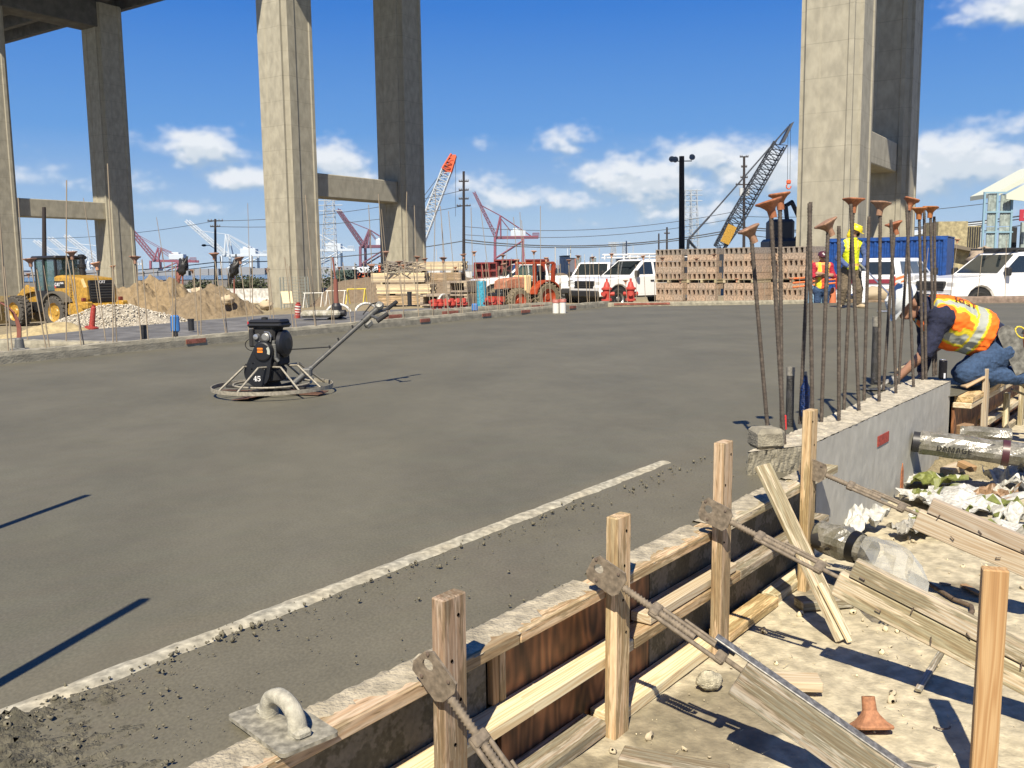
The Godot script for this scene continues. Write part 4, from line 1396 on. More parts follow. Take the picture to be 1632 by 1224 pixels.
func far_form() -> void:
	# second timber form past the bare wall
	var t := thing("formwork", "second timber form past the bare wall, under the kneeling man, with dark plywood", "formwork", fp(7.6, 0, -0.49))
	var iv := Transform3D(Basis.IDENTITY, -t.position)
	var pk := func(called: String, p: Vector3, q: Vector3, w: float, h: float, kind: String) -> void:
		var b := board(called, p, q, w, h, kind, t)
		b.transform = iv * b.transform
	pk.call("top_plank", fp(5.86, 0.05, -0.03), fp(8.1, 0.05, -0.03), 0.13, 0.045, "fresh")
	pk.call("top_plank", fp(5.84, 0.045, -0.075), fp(9.9, 0.045, -0.075), 0.13, 0.042, "pale")
	pk.call("waler", fp(6.35, 0.10, -0.27), fp(9.9, 0.10, -0.27), 0.085, 0.04, "weathered")
	pk.call("bottom_plate", fp(5.9, 0.08, -0.455), fp(9.9, 0.08, -0.455), 0.09, 0.04, "weathered")
	var pm := mat("plywood", Color.WHITE)
	for e in [[5.86, 7.05], [7.06, 8.3], [8.31, 9.9]]:
		var m := MB.new()
		m.cbox(Vector3.ZERO, Vector3(e[1] - e[0], 0.42, 0.02), 0.002)
		put("plywood_panel", m, pm, t, iv * along(fp(e[0], -0.02, -0.28), fp(e[1], -0.02, -0.28)))
	for e in [[6.28, 0.10, 0.082, -0.50, 0.17, "pale", "pale stake of the second form directly below the kneeling man's knee"], [6.98, 0.135, 0.075, -0.50, -0.10, "weathered", "short weathered stake of the second form, next to the wrapped pipes"], [7.7, 0.135, 0.075, -0.50, -0.02, "weathered", "farthest stake of the second form at the picture's edge"]]:
		var b := board("wooden_stake", fp(e[0], e[1] + 0.02, e[3]), fp(e[0], e[1] + 0.02, e[4]), 0.04, e[2], e[5], null, FE)
		tag(b, e[6], "stake", "stakes along the second form")
	for e in [[fp(6.45, 0.22, 0.06), fp(7.0, 0.95, -0.18), "narrow grey batten slanting down from the second form to the picture's edge"], [fp(6.9, 0.2, -0.06), fp(7.3, 0.9, -0.40), "lower grey batten slanting behind the wrapped pipes"]]:
		tag(board("batten", e[0], e[1], 0.05, 0.018, "grey"), e[2], "batten")
	# bricks and scraps at its foot
	var ob := board("red_block", D(1508, 752, 6.15), D(1532, 742, 6.3), 0.09, 0.045, "brown")
	tag(ob, "reddish wood block under the film-wrapped pipe", "block")
	ob = board("offcut", D(1530, 738, 6.2), D(1552, 748, 6.1), 0.06, 0.04, "orange")
	tag(ob, "broken orange offcut leaning below the film-wrapped pipe", "offcut")
	ob = board("offcut", D(1532, 686, 6.6), D(1545, 682, 6.65), 0.08, 0.07, "orange")
	tag(ob, "orange wood chunk standing at the foot of the pale stake", "offcut")
	# spoil heap under the pipe
	var m := MB.new()
	var f := FastNoiseLite.new()
	f.seed = 4; f.frequency = 1.0; f.fractal_octaves = 5
	var ctr := G(1575, 742, -0.48)
	grid(60, 46, func(u: float, w: float) -> Vector3:
		var p := Vector3((u - 0.5) * 1.7, 0, (w - 0.5) * 1.3)
		var k := exp(-(p.x * p.x / 0.35 + p.z * p.z / 0.16))
		return ctr + p + Vector3.UP * (-0.03 + k * (0.11 + 0.10 * f.get_noise_2d(p.x * 8.0, p.z * 8.0))), m)
	setting("spoil_heap", m, mat("spoil", lin(0.36, 0.30, 0.18), 0.95, "dirt", Vector3.ONE * 1.5, true, "grit", 1.0), "stuff")

func shadow_posts() -> void:
	# two unseen posts added beside the photographer to cast the slab's shadow stripes
	var sd := Vector3(sin(deg_to_rad(SUN_AZ)), 0, -cos(deg_to_rad(SUN_AZ))) / tan(deg_to_rad(SUN_EL))
	var k := 0
	for tip in [Vector3(-1.14, 0, -2.74), Vector3(-1.93, 0, -4.09)]:
		var h := 1.45
		var foot: Vector3 = tip - sd * h
		var b := board("shadow_stripe_post", foot + Vector3(0, -0.1, 0), foot + Vector3(0, h, 0), 0.035, 0.035, "stud", null, Vector3.RIGHT)
		tag(b, ["unseen square post added beside the photographer to throw the nearer shadow", "unseen square post added farther off to throw the second shadow"][k], "post", "unseen shadow posts")
		k += 1
# ------------------------------------------------------------------ power trowel
func power_trowel() -> void:
	var c := Vector3(-1.955, 0, -7.5)
	var t := thing("power_trowel", "black petrol power trowel with ring guard and long grey handle on the wet slab", "power trowel", c)
	var black := mat("engine_black", lin(0.012, 0.013, 0.016), 0.42, "", Vector3.ONE, false, "", 0.0, 0.1)
	var matt := mat("engine_matt", lin(0.014, 0.014, 0.015), 0.8)
	var steel := mat("guard_steel", lin(0.46, 0.42, 0.33), 0.6, "mottle", Vector3.ONE * 4, false, "", 0.0, 0.2)
	var blade := mat("blade_rust", lin(0.19, 0.10, 0.065), 0.6, "mottle", Vector3.ONE * 5, false, "", 0.0, 0.3)
	var bright := mat("bright_steel", lin(0.5, 0.5, 0.5), 0.3, "", Vector3.ONE, false, "", 0.0, 0.8)
	var tubem := mat("handle_grey", lin(0.15, 0.148, 0.135), 0.5, "mottle", Vector3.ONE * 3, false, "", 0.0, 0.3)
	# handle runs right and away; side = to the camera
	var hd := Vector3(0.80, 0, -0.60).normalized()
	var R := 0.485
	var m := MB.new()
	for k in 56:
		var a := TAU * k / 56.0
		var b := TAU * (k + 1) / 56.0
		var p := Vector3(cos(a) * R, 0.045, sin(a) * R)
		var q := Vector3(cos(b) * R, 0.045, sin(b) * R)
		var u := Vector3.UP * 0.032
		m.hexa([p * 0.985 + u * 0.03, q * 0.985 + u * 0.03, q + u * 0.03, p + u * 0.03, p * 0.985 + u, q * 0.985 + u, q + u, p + u])
	put("guard_ring", m, steel, t)
	m = MB.new()
	for k in 40:
		var a := TAU * k / 40.0
		var b := TAU * (k + 1) / 40.0
		m.tube(Vector3(cos(a) * 0.31, 0.085, sin(a) * 0.31), Vector3(cos(b) * 0.31, 0.085, sin(b) * 0.31), 0.009, -1, 6, false)
	put("stabiliser_ring", m, steel, t)
	# four bent guard arms
	for k in 4:
		var a := 0.62 + k * PI / 2
		for s in [-0.16, 0.16]:
			m = MB.new()
			var o1 := Vector3(cos(a + s * 1.5), 0, sin(a + s * 1.5))
			m.path([Vector3(cos(a) * 0.11, 0.23, sin(a) * 0.11) + Vector3(-sin(a), 0, cos(a)) * s * 0.5, Vector3(cos(a) * 0.21, 0.235, sin(a) * 0.21) + Vector3(-sin(a), 0, cos(a)) * s * 0.55, o1 * R * 0.97 + Vector3.UP * 0.055], 0.0085, 7)
			put("guard_arm", m, steel if k != 2 else matt, t)
	# blades, slightly pitched, and their arms
	for k in 4:
		var a := 0.30 + k * PI / 2
		var bs := Basis(Vector3.UP, -a) * Basis(Vector3.RIGHT, 0.10)
		m = MB.new()
		m.cbox(Vector3(0.30, 0.012, 0), Vector3(0.34, 0.006, 0.15), 0.002)
		put("trowel_blade", m, blade, t, Transform3D(bs, Vector3(0, 0.006, 0)))
		m = MB.new()
		m.cbox(Vector3(0.24, 0.045, 0), Vector3(0.40, 0.022, 0.03), 0.004)
		put("spider_arm", m, matt, t, Transform3D(Basis(Vector3.UP, -a), Vector3(0, 0.004, 0)))
	m = MB.new()
	m.lathe([Vector2(0.0, 0.02), Vector2(0.07, 0.02), Vector2(0.08, 0.05), Vector2(0.06, 0.10), Vector2(0.11, 0.12), Vector2(0.12, 0.20), Vector2(0.08, 0.25), Vector2(0, 0.26)], 18)
	put("gearbox", m, matt, t)
	# belt guard: two-lobed cover facing the camera
	var fr := Vector3(-0.25, 0, 1).normalized()       # cover faces this way
	var ri := fr.cross(Vector3.UP) * -1.0
	ri = Vector3.UP.cross(fr)
	var bb := Basis(ri, Vector3.UP, fr).scaled(Vector3.ONE * 0.77)
	var bo := Vector3(-0.02, 0.05, 0)
	m = MB.new()
	var pl := PackedVector2Array()
	var lo := Vector2(-0.05, 0.175)
	var hi := Vector2(0.035, 0.40)
	var ang := (hi - lo).angle()
	for i in 13:
		pl.append(lo + Vector2.from_angle(ang + PI / 2 + PI * i / 12.0 + 0.10) * 0.145)
	for i in 13:
		pl.append(hi + Vector2.from_angle(ang - PI / 2 + PI * i / 12.0 - 0.10) * 0.108)
	m.prism(pl, 0.13, 0.185)
	put("belt_guard", m, black, t, Transform3D(bb, bo))
	var cover := t.get_child(t.get_child_count() - 1)
	m = MB.new()
	m.x = Transform3D(Basis(Vector3.RIGHT, PI / 2), Vector3(0.035, 0.40, 0.185))
	m.lathe([Vector2(0.098, 0.0), Vector2(0.098, 0.016), Vector2(0.085, 0.022), Vector2(0, 0.023)], 24)
	put("pulley_cover", m, black, cover)
	m = MB.new()
	m.cbox(Vector3(0.015, 0.415, 0.211), Vector3(0.062, 0.050, 0.003), 0.0006)
	put("orange_sticker", m, mat("orange_sticker", lin(0.75, 0.22, 0.02), 0.5), cover)
	put("maker_sign", lettering("CSUN", 0.024, 0.001), black, cover, Transform3D(Basis.IDENTITY, Vector3(0.015, 0.417, 0.2135)))
	m = MB.new()
	var strip := PackedVector2Array()
	for i in 7: strip.append(Vector2(0.035, 0.40) + Vector2.from_angle(-0.35 + i * 0.16) * 0.092)
	for i in 7: strip.append(Vector2(0.035, 0.40) + Vector2.from_angle(0.61 - i * 0.16) * 0.062)
	m.prism(strip, 0.209, 0.2115)
	put("warning_label", m, mat("label_grey", lin(0.36, 0.38, 0.33), 0.5), cover)
	put("fleet_number", lettering("45", 0.075, 0.002, true, true), mat("white_letters", lin(0.75, 0.75, 0.75), 0.5), cover, Transform3D(Basis.IDENTITY, Vector3(-0.045, 0.115, 0.187)))
	for e in [[-0.085, 0.275], [-0.10, 0.215], [0.035, 0.215]]:
		m = MB.new()
		m.ball(Vector3(e[0], e[1], 0.187), Vector3(0.008, 0.008, 0.004), 4, 8)
		put("bolt", m, bright, cover)
	# engine block, fan shroud, tank, air filter, muffler
	m = MB.new()
	m.cbox(Vector3(0.04, 0.36, -0.01), Vector3(0.27, 0.24, 0.26), 0.02)
	m.cbox(Vector3(0.0, 0.26, 0.0), Vector3(0.30, 0.05, 0.28), 0.01)
	m.cbox(Vector3(0.0, 0.56, -0.02), Vector3(0.24, 0.20, 0.22), 0.02)
	put("engine_block", m, matt, t, Transform3D(bb, bo))
	m = MB.new()
	for i in 8:
		m.box(Vector3(0.0, 0.46 + i * 0.012, 0.02), Vector3(0.2, 0.005, 0.22))
	put("cooling_fins", m, mat("fin", lin(0.16, 0.16, 0.16), 0.5, "", Vector3.ONE, false, "", 0.0, 0.6), t, Transform3D(bb, bo))
	m = MB.new()
	m.cbox(Vector3(-0.125, 0.535, 0.03), Vector3(0.05, 0.19, 0.22), 0.012)
	put("muffler", m, matt, t, Transform3D(bb, bo))
	m = MB.new()
	m.x = Transform3D(Basis(Vector3(0, 0, 1), -PI / 2), Vector3(0.16, 0.47, 0.0))
	m.lathe([Vector2(0.145, 0.0), Vector2(0.145, 0.04), Vector2(0.12, 0.06), Vector2(0.06, 0.07), Vector2(0, 0.07)], 26)
	put("fan_shroud", m, black, t, Transform3D(bb, bo))
	m = MB.new()
	m.cbox(Vector3(0.02, 0.665, 0.0), Vector3(0.40, 0.055, 0.25), 0.024)
	m.cbox(Vector3(0.02, 0.70, 0.0), Vector3(0.38, 0.05, 0.235), 0.024)
	put("fuel_tank", m, black, t, Transform3D(bb, bo))
	var tank := t.get_child(t.get_child_count() - 1)
	m = MB.new()
	m.lathe([Vector2(0.034, 0.0), Vector2(0.034, 0.022), Vector2(0.012, 0.028), Vector2(0, 0.028)], 14, Vector3(-0.02, 0.722, 0.02))
	put("filler_cap", m, matt, tank)
	m = MB.new()
	m.cbox(Vector3(-0.185, 0.68, 0.05), Vector3(0.02, 0.045, 0.05), 0.004)
	put("red_fuel_tap", m, mat("red_plastic", lin(0.42, 0.02, 0.03), 0.4), tank)
	m = MB.new()
	m.x = Transform3D(Basis(Vector3.RIGHT, PI / 2), Vector3(0.06, 0.545, 0.12))
	m.lathe([Vector2(0.0, -0.02), Vector2(0.045, -0.02), Vector2(0.045, 0.05), Vector2(0.03, 0.06), Vector2(0, 0.06)], 16)
	put("air_filter", m, mat("filter_grey", lin(0.23, 0.23, 0.22), 0.5, "", Vector3.ONE, false, "", 0.0, 0.5), t, Transform3D(bb, bo))
	m = MB.new()
	m.x = Transform3D(Basis(Vector3.RIGHT, PI / 2), Vector3(-0.06, 0.55, 0.11))
	m.lathe([Vector2(0.0, 0.0), Vector2(0.032, 0.0), Vector2(0.028, 0.045), Vector2(0, 0.05)], 12)
	put("carburettor", m, bright, t, Transform3D(bb, bo))
	m = MB.new()
	m.cbox(Vector3(0.135, 0.40, 0.13), Vector3(0.05, 0.15, 0.035), 0.008)
	m.cbox(Vector3(0.13, 0.49, 0.12), Vector3(0.035, 0.04, 0.04), 0.006)
	m.tube(Vector3(0.14, 0.33, 0.13), Vector3(0.17, 0.29, 0.12), 0.02, -1, 8)
	put("starter_housing", m, mat("cast_grey", lin(0.27, 0.27, 0.25), 0.5, "fine", Vector3.ONE * 6, false, "", 0.0, 0.4), t, Transform3D(bb, bo))
	m = MB.new()
	m.path([Vector3(0.04, 0.6, 0.15), Vector3(0.10, 0.60, 0.16), Vector3(0.12, 0.55, 0.16), Vector3(0.105, 0.5, 0.15)], 0.006, 6)
	put("fuel_line", m, bright, t, Transform3D(bb, bo))
	m = MB.new()
	m.path([Vector3(-0.03, 0.5, 0.14), Vector3(0.03, 0.47, 0.16), Vector3(0.07, 0.45, 0.15)], 0.005, 6)
	put("fuel_line", m, bright, t, Transform3D(bb, bo))
	m = MB.new()
	var cb := []
	for i in 12:
		var a := PI * 0.5 + PI * i / 11.0
		cb.append(Vector3(-0.15 + cos(a) * 0.075, 0.46 + sin(a) * 0.06, 0.08))
	m.path(cb, 0.005, 5)
	put("cable", m, matt, t, Transform3D(bb, bo))
	# handle: yoke, tube, head with grips
	var tip := D(605, 489, 7.95) - c
	var root := D(492, 590, 7.5) - c
	var dir := (tip - root).normalized()
	m = MB.new()
	m.tube(root, root.lerp(tip, 0.80), 0.019, -1, 12)
	put("handle_tube", m, tubem, t)
	m = MB.new()
	m.path([root - dir * 0.16 + Vector3(0, 0.0, 0.04), root + dir * 0.03], 0.022, 8)
	m.path([root - dir * 0.16 - Vector3(0, 0.0, 0.08), root + dir * 0.03], 0.022, 8)
	m.cbox(root - dir * 0.03, Vector3(0.09, 0.07, 0.09), 0.01)
	put("handle_yoke", m, mats["cast_grey"], t)
	m = MB.new()
	m.tube(root.lerp(tip, 0.76), root.lerp(tip, 0.99), 0.025, -1, 12)
	put("handle_sleeve", m, tubem, t)
	m = MB.new()
	m.cbox(Vector3.ZERO, Vector3(0.07, 0.05, 0.05), 0.01)
	put("clamp", m, mats["cast_grey"], t, Transform3D(along(root, tip).basis, root.lerp(tip, 0.80) + Vector3(0.02, -0.045, 0)))
	var up := hd.cross(Vector3(-hd.z, 0, hd.x))
	for s in [[-1.0, 632, 481], [1.0, 618, 500]]:
		m = MB.new()
		var gp := D(s[1], s[2], 7.95 - 0.22 * s[0]) - c
		m.path([root.lerp(tip, 0.86), root.lerp(gp, 0.9), gp], 0.013, 7)
		put("grip_bar", m, tubem, t)
		m = MB.new()
		m.tube(gp - (gp - root).normalized() * 0.11, gp, 0.019, -1, 8)
		put("grip", m, matt, t)
	m = MB.new()
	m.lathe([Vector2(0, 0), Vector2(0.036, 0), Vector2(0.040, 0.022), Vector2(0.03, 0.04), Vector2(0, 0.045)], 14)
	put("pitch_wheel", m, mats["cast_grey"], t, Transform3D(Basis(Vector3(1, 0, 0), 0.9), tip + Vector3(0.0, 0.0, 0)))
	m = MB.new()
	m.path([root.lerp(tip, 0.76) + Vector3(0, 0.06, 0), root.lerp(tip, 0.88) + Vector3(0, 0.085, 0), root.lerp(tip, 0.98) + Vector3(0, 0.05, 0)], 0.006, 5)
	put("throttle_cable", m, matt, t)
	m = MB.new()
	m.path([Vector3(0.14, 0.36, 0.0), Vector3(0.24, 0.36, -0.05), root.lerp(tip, 0.3) + Vector3(0, 0.03, 0)], 0.005, 5)
	put("throttle_cable", m, matt, t)
	for e in [0.30, 0.42, 0.62]:
		m = MB.new()
		m.tube(root.lerp(tip, e), root.lerp(tip, e) + Vector3(-0.01, 0.042, 0), 0.008, -1, 6)
		put("lug", m, matt, t)

# ------------------------------------------------------------------ kerb walls with their bars
func kerb(called: String, label: String, a: Vector3, b: Vector3, w: float, y0: float, y1: float, material: Material, sd: int) -> Node3D:
	var t := thing(called, label, "kerb wall", a.lerp(b, 0.5) + Vector3.UP * y0)
	var iv := Transform3D(Basis.IDENTITY, -t.position)
	var f := FastNoiseLite.new()
	f.seed = sd; f.frequency = 1.0; f.fractal_octaves = 3
	var d := (b - a).normalized()
	var n := Vector3(-d.z, 0, d.x)
	var m := MB.new()
	var k := int(a.distance_to(b) * 5.0)
	var prof := [[-0.5, 0.0], [-0.5, 0.9], [-0.44, 1.0], [0.44, 1.0], [0.5, 0.9], [0.5, 0.0]]
	var pt := func(i: int, j: int) -> Vector3:
		var q := a.lerp(b, float(i) / k)
		var wob := 0.010 * f.get_noise_2d(q.x * 3.0 + j, q.z * 3.0)
		return q + n * (w * prof[j][0] + wob) + Vector3.UP * (lerpf(y0, y1, prof[j][1]) + (wob if prof[j][1] > 0 else 0.0))
	for i in k:
		for j in 5:
			m.qo(pt.call(i, j), pt.call(i + 1, j), pt.call(i + 1, j + 1), pt.call(i, j + 1), a.lerp(b, (i + 0.5) / k) + Vector3.UP * y0)
	m.hexa([pt.call(0, 0), pt.call(0, 5), pt.call(0, 5) + d * 0.01, pt.call(0, 0) + d * 0.01, pt.call(0, 1), pt.call(0, 4), pt.call(0, 4) + d * 0.01, pt.call(0, 1) + d * 0.01])
	m.hexa([pt.call(k, 0), pt.call(k, 5), pt.call(k, 5) - d * 0.01, pt.call(k, 0) - d * 0.01, pt.call(k, 1), pt.call(k, 4), pt.call(k, 4) - d * 0.01, pt.call(k, 1) - d * 0.01])
	put("wall_body", m, material, t, iv)
	return t

func mark(t: Node3D, a: Vector3, b: Vector3, s: float, len: float, y: float, h: float, w: float) -> void:
	var d := (b - a).normalized()
	var n := Vector3(-d.z, 0, d.x)
	if n.z < 0: n = -n
	var m := MB.new()
	m.box(Vector3.ZERO, Vector3(len, h, 0.012))
	put("red_paint_mark", m, mat("mark_faded", lin(0.36, 0.13, 0.10), 0.85, "stain", Vector3.ONE * 2, true), t, Transform3D(Basis(d, Vector3.UP, d.cross(Vector3.UP)), a + d * s + n * (w / 2 + 0.006) + Vector3.UP * y - t.position))

func kerbs_and_bars() -> void:
	var cm := mat("kerb", lin(0.44, 0.405, 0.305), 0.92, "mottle", Vector3.ONE * 0.8, true, "grit", 0.4)
	var d := (CB - CA).normalized()
	var n := Vector3(-d.z, 0, d.x)
	var A := CA - d * 6.0
	var t := kerb("kerb_wall", "long low concrete kerb wall across the middle, edging the fresh slab", A, CB, 0.20, -0.3, 0.135, cm, 1)
	for e in [[6.3 + 2.35, 0.32], [6.3 + 3.9, 0.22], [6.3 + 7.4, 0.28], [6.3 + 9.4, 0.3], [6.3 + 10.9, 0.35], [6.3 + 13.0, 0.3]]:
		mark(t, A, CB, e[0], e[1], 0.07, 0.06, 0.20)
	# side walls
	var B1 := Vector3(-9.6, 0, -13.5)
	var B2 := Vector3(-4.9, 0, -11.75)
	var t2 := kerb("kerb_wall", "short pale kerb wall in front of the loader, joining the long one", B1 - (B2 - B1).normalized() * 2.5, B2, 0.2, -0.3, 0.12, cm, 2)
	mark(t2, B1 - (B2 - B1).normalized() * 2.5, B2, 3.95, 0.3, 0.06, 0.05, 0.2)
	var C1 := G(590, 512, 0.0)
	var C2 := G(880, 491, 0.0)
	var t3 := kerb("kerb_wall", "kerb wall with red marks behind the trowel's handle", C1, C2, 0.2, -0.3, 0.15, cm, 3)
	for e in [0.5, 2.2, 5.3]:
		mark(t3, C1, C2, e, 0.5, 0.07, 0.07, 0.2)
	var D1 := CB
	var D2 := Vector3(7.4, 0, -23.3)
	var t4 := kerb("kerb_wall", "far kerb wall before the stacks of concrete blocks", D1, D2, 0.2, -0.3, 0.10, cm, 4)
	mark(t4, D1, D2, 0.9, 1.4, 0.06, 0.05, 0.2)
	var E1 := Vector3(9.7, 0, -22.6)
	var E2 := Vector3(15.5, 0, -22.2)
	kerb("kerb_wall", "reddish kerb wall before the white pickup on the far side", E1, E2, 0.2, -0.3, 0.16, mat("kerb_red", lin(0.33, 0.245, 0.19), 0.92, "mottle", Vector3.ONE * 0.8, true), 5)
	# bars: one shape, many places
	var bm := mat("thin_bar", lin(0.30, 0.245, 0.175), 0.8, "", Vector3.ONE, false, "", 0.0, 0.2)
	var bar := ribbed(1.0, 0.0072, false)
	var capm := MB.new()
	rebar_cap(capm, Transform3D.IDENTITY, 1.0)
	var capmesh := capm.mesh()
	var cap_dark := mat("cap_dark", lin(0.27, 0.15, 0.10), 0.8)
	var cap_orange := mat("cap_far", lin(0.50, 0.26, 0.15), 0.8)
	var r := RandomNumberGenerator.new()
	r.seed = 31
	var spots := []
	# [foot, height, cap, which wall]
	var L := CA.distance_to(CB)
	var s := 0.15
	while s < L - 0.4:
		for j in 2:
			var p := CA + d * (s + j * 0.055 + r.randf_range(-0.01, 0.01)) + n * r.randf_range(-0.03, 0.03)
			var tall := r.randf() < 0.13
			spots.append([p + Vector3.UP * 0.1, r.randf_range(1.9, 2.3) if tall else r.randf_range(0.90, 1.12), (not tall) and j == 0 and r.randf() < 0.42, 0])
		s += 0.44
	for i in 11:
		var p := (B1 - (B2 - B1).normalized() * 2.3).lerp(B2, (i + 0.5) / 11.0)
		spots.append([p + Vector3.UP * 0.08, r.randf_range(1.8, 2.2) if i % 3 != 1 else r.randf_range(0.9, 1.1), i % 3 == 1, 1])
	for i in 15:
		var p := C1.lerp(C2, (i + 0.3) / 15.0)
		spots.append([p + Vector3.UP * 0.1, r.randf_range(2.0, 2.6) if i % 3 == 0 else r.randf_range(1.0, 1.25), i % 3 != 0 and r.randf() < 0.7, 2])
	for i in 22:
		var p := D1.lerp(D2, (i + 0.4) / 22.0)
		spots.append([p + Vector3.UP * 0.06, r.randf_range(0.95, 1.25) if i % 3 != 2 else 0.55, i % 2 == 0, 3])
	for i in 9:
		var p := E1.lerp(E2, (i + 0.5) / 9.0)
		spots.append([p + Vector3.UP * 0.1, r.randf_range(1.2, 1.45), i % 3 == 1, 4])
	# a scattered row on the second slab's far side
	for i in 38:
		var p := Vector3(-15.5, 0, -20.2).lerp(Vector3(0.5, 0, -29.0), (i + r.randf() * 0.6) / 38.0)
		spots.append([p + Vector3.UP * -0.1, r.randf_range(1.05, 1.35) if i % 4 != 0 else r.randf_range(2.2, 3.0), i % 4 == 1, 5])
	var names := ["the long kerb wall", "the short kerb", "the kerb behind the trowel handle", "the kerb before the block stacks", "the reddish kerb", "the second slab"]
	var seen := {}
	for e in spots:
		var g: String = names[e[3]]
		var kind: String = "capped" if e[2] else ("tall bare" if e[1] > 1.6 else "bare")
		seen[kind + g] = seen.get(kind + g, -1) + 1
		var o := thing("thin_bar", "%s thin bar, %s such from the loader in %s" % [kind, ORD[seen[kind + g]], g], "rebar", e[0], 0.0, kind + " bars in " + g)
		var lean := Basis(Vector3(0, 0, 1), r.randf_range(-0.06, 0.11)) * Basis(Vector3(1, 0, 0), r.randf_range(-0.05, 0.05))
		var near: bool = e[0].z > -16.0
		put("shaft", bar, bm, o, Transform3D(lean * Basis.from_scale(Vector3(1.0, e[1], 1.0)), Vector3.ZERO))
		if e[2]:
			put("cap", capmesh, cap_dark if e[3] == 0 or r.randf() < 0.5 else cap_orange, o, Transform3D(lean * Basis(Vector3.UP, r.randf() * 3.0) * Basis(Vector3(0, 0, 1), r.randf_range(-0.15, 0.15)), lean * Vector3(0, e[1], 0)))
	# pipes that stand among them
	var black := mat("pipe_black", Color.WHITE)
	var pv := mat("pvc", lin(0.62, 0.61, 0.56), 0.5)
	var k := 0
	for e in [[231, 556, 518, 0.035, 0, "stubby black pipe in the long kerb wall beside the paired bars"], [305, 527, 508, 0.05, 1, "short black pipe on the second slab with its shadow"], [653, 487, 465, 0.06, 2, "short black standing pipe near the lumber stacks"], [886, 499, 478, 0.07, 3, "white pipe stub with red rim on the kerb, left of a pair"], [897, 499, 477, 0.07, 3, "white pipe stub with red rim on the kerb, right of a pair"], [32, 562, 560, 0.05, 4, "grey shutoff box standing on the small wet slab at left"]]:
		var foot := G(e[0], e[1], 0.0)
		var h: float = (D(e[0], e[2], -foot.z) - foot).y
		var q := thing("pipe_stub", e[5], "pipe", foot)
		var m := MB.new()
		if k == 5:
			m.cbox(Vector3(0, 0.03, 0), Vector3(0.2, 0.06, 0.12), 0.01)
			put("base_plate", m, mats["cast_grey"], q)
			m = MB.new()
			m.lathe([Vector2(0.06, 0.06), Vector2(0.05, 0.17), Vector2(0.03, 0.19), Vector2(0, 0.19)], 12)
			put("valve_body", m, mats["cast_grey"], q)
		else:
			m.lathe([Vector2(e[3], 0), Vector2(e[3], h * 0.85), Vector2(e[3] * 1.12, h * 0.86), Vector2(e[3] * 1.12, h), Vector2(e[3] * 0.85, h), Vector2(e[3] * 0.85, h * 0.8), Vector2(0, h * 0.8)], 14)
			put("body", m, pv if e[4] == 3 else black, q)
			if e[4] == 3:
				m = MB.new()
				m.tube(Vector3(0, h * 0.8, 0), Vector3(0, h * 1.02, 0), e[3] * 1.15, -1, 12)
				put("red_rim", m, mat("dull_red", lin(0.42, 0.13, 0.10), 0.7), q)
		k += 1
	# blue taped stubs
	for e in [[281, 552, 503, 0.055, "blue taped stub with pale cap beside the long kerb wall"], [757, 506, 484, 0.06, "blue wrapped stub on the kerb below the cyan tube"]]:
		var foot := G(e[0], e[1], 0.0)
		var h: float = (D(e[0], e[2], -foot.z) - foot).y
		var q := thing("blue_stub", e[4], "pipe", foot)
		var m := MB.new()
		m.tube(Vector3.ZERO, Vector3(0, h * 0.5, 0), e[3] * 0.55, -1, 10)
		put("pipe", m, black, q)
		m = MB.new()
		m.cbox(Vector3(0, h * 0.74, 0), Vector3(e[3] * 2.0, h * 0.55, e[3] * 1.5), 0.02)
		put("tape_wrap", m, mat("blue_tape_far", lin(0.04, 0.16, 0.42), 0.5), q)
	# red delineators
	var red := mat("delineator", lin(0.48, 0.065, 0.05), 0.55, "mottle", Vector3.ONE * 3)
	for e in [[146, 524, 486, 0.16, "leaning red delineator post before the loader"], [473, 513, 482, 0.12, "red delineator post with white rings behind the trowel's tank"]]:
		var foot := G(e[0], e[1], gy(-12, -24) + 0.35 if e[0] < 200 else -0.1)
		var h: float = (D(e[0], e[2], -foot.z) - foot).y
		var q := thing("delineator_post", e[4], "delineator", foot)
		q.rotation.z = -e[3]
		var m := MB.new()
		m.lathe([Vector2(0.16, 0), Vector2(0.16, 0.05), Vector2(0.07, 0.07), Vector2(0.06, h * 0.9), Vector2(0.035, h * 0.95), Vector2(0.05, h), Vector2(0, h * 1.02)], 14)
		put("post", m, red, q)
		if e[0] > 200:
			for j in 4:
				m = MB.new()
				m.tube(Vector3(0, h * (0.35 + j * 0.14), 0), Vector3(0, h * (0.41 + j * 0.14), 0), 0.066, -1, 14, false)
				put("white_ring", m, pv, q)

const ORD := ["first", "second", "third", "fourth", "fifth", "sixth", "seventh", "eighth", "ninth", "tenth", "eleventh", "twelfth", "thirteenth", "fourteenth", "fifteenth", "sixteenth", "seventeenth", "eighteenth", "nineteenth", "twentieth", "twenty-first", "twenty-second", "twenty-third", "twenty-fourth", "twenty-fifth", "twenty-sixth", "twenty-seventh", "twenty-eighth", "twenty-ninth", "thirtieth", "thirty-first", "thirty-second", "thirty-third", "thirty-fourth", "thirty-fifth", "thirty-sixth", "thirty-seventh", "thirty-eighth", "thirty-ninth", "forty-first", "forty-second", "forty-third", "forty-fourth", "forty-fifth", "forty-sixth", "forty-seventh", "forty-eighth", "forty-ninth", "fifty-first", "fifty-second", "fifty-third", "fifty-fourth", "fifty-fifth", "fifty-sixth", "fifty-seventh", "fifty-eighth", "fifty-ninth"]
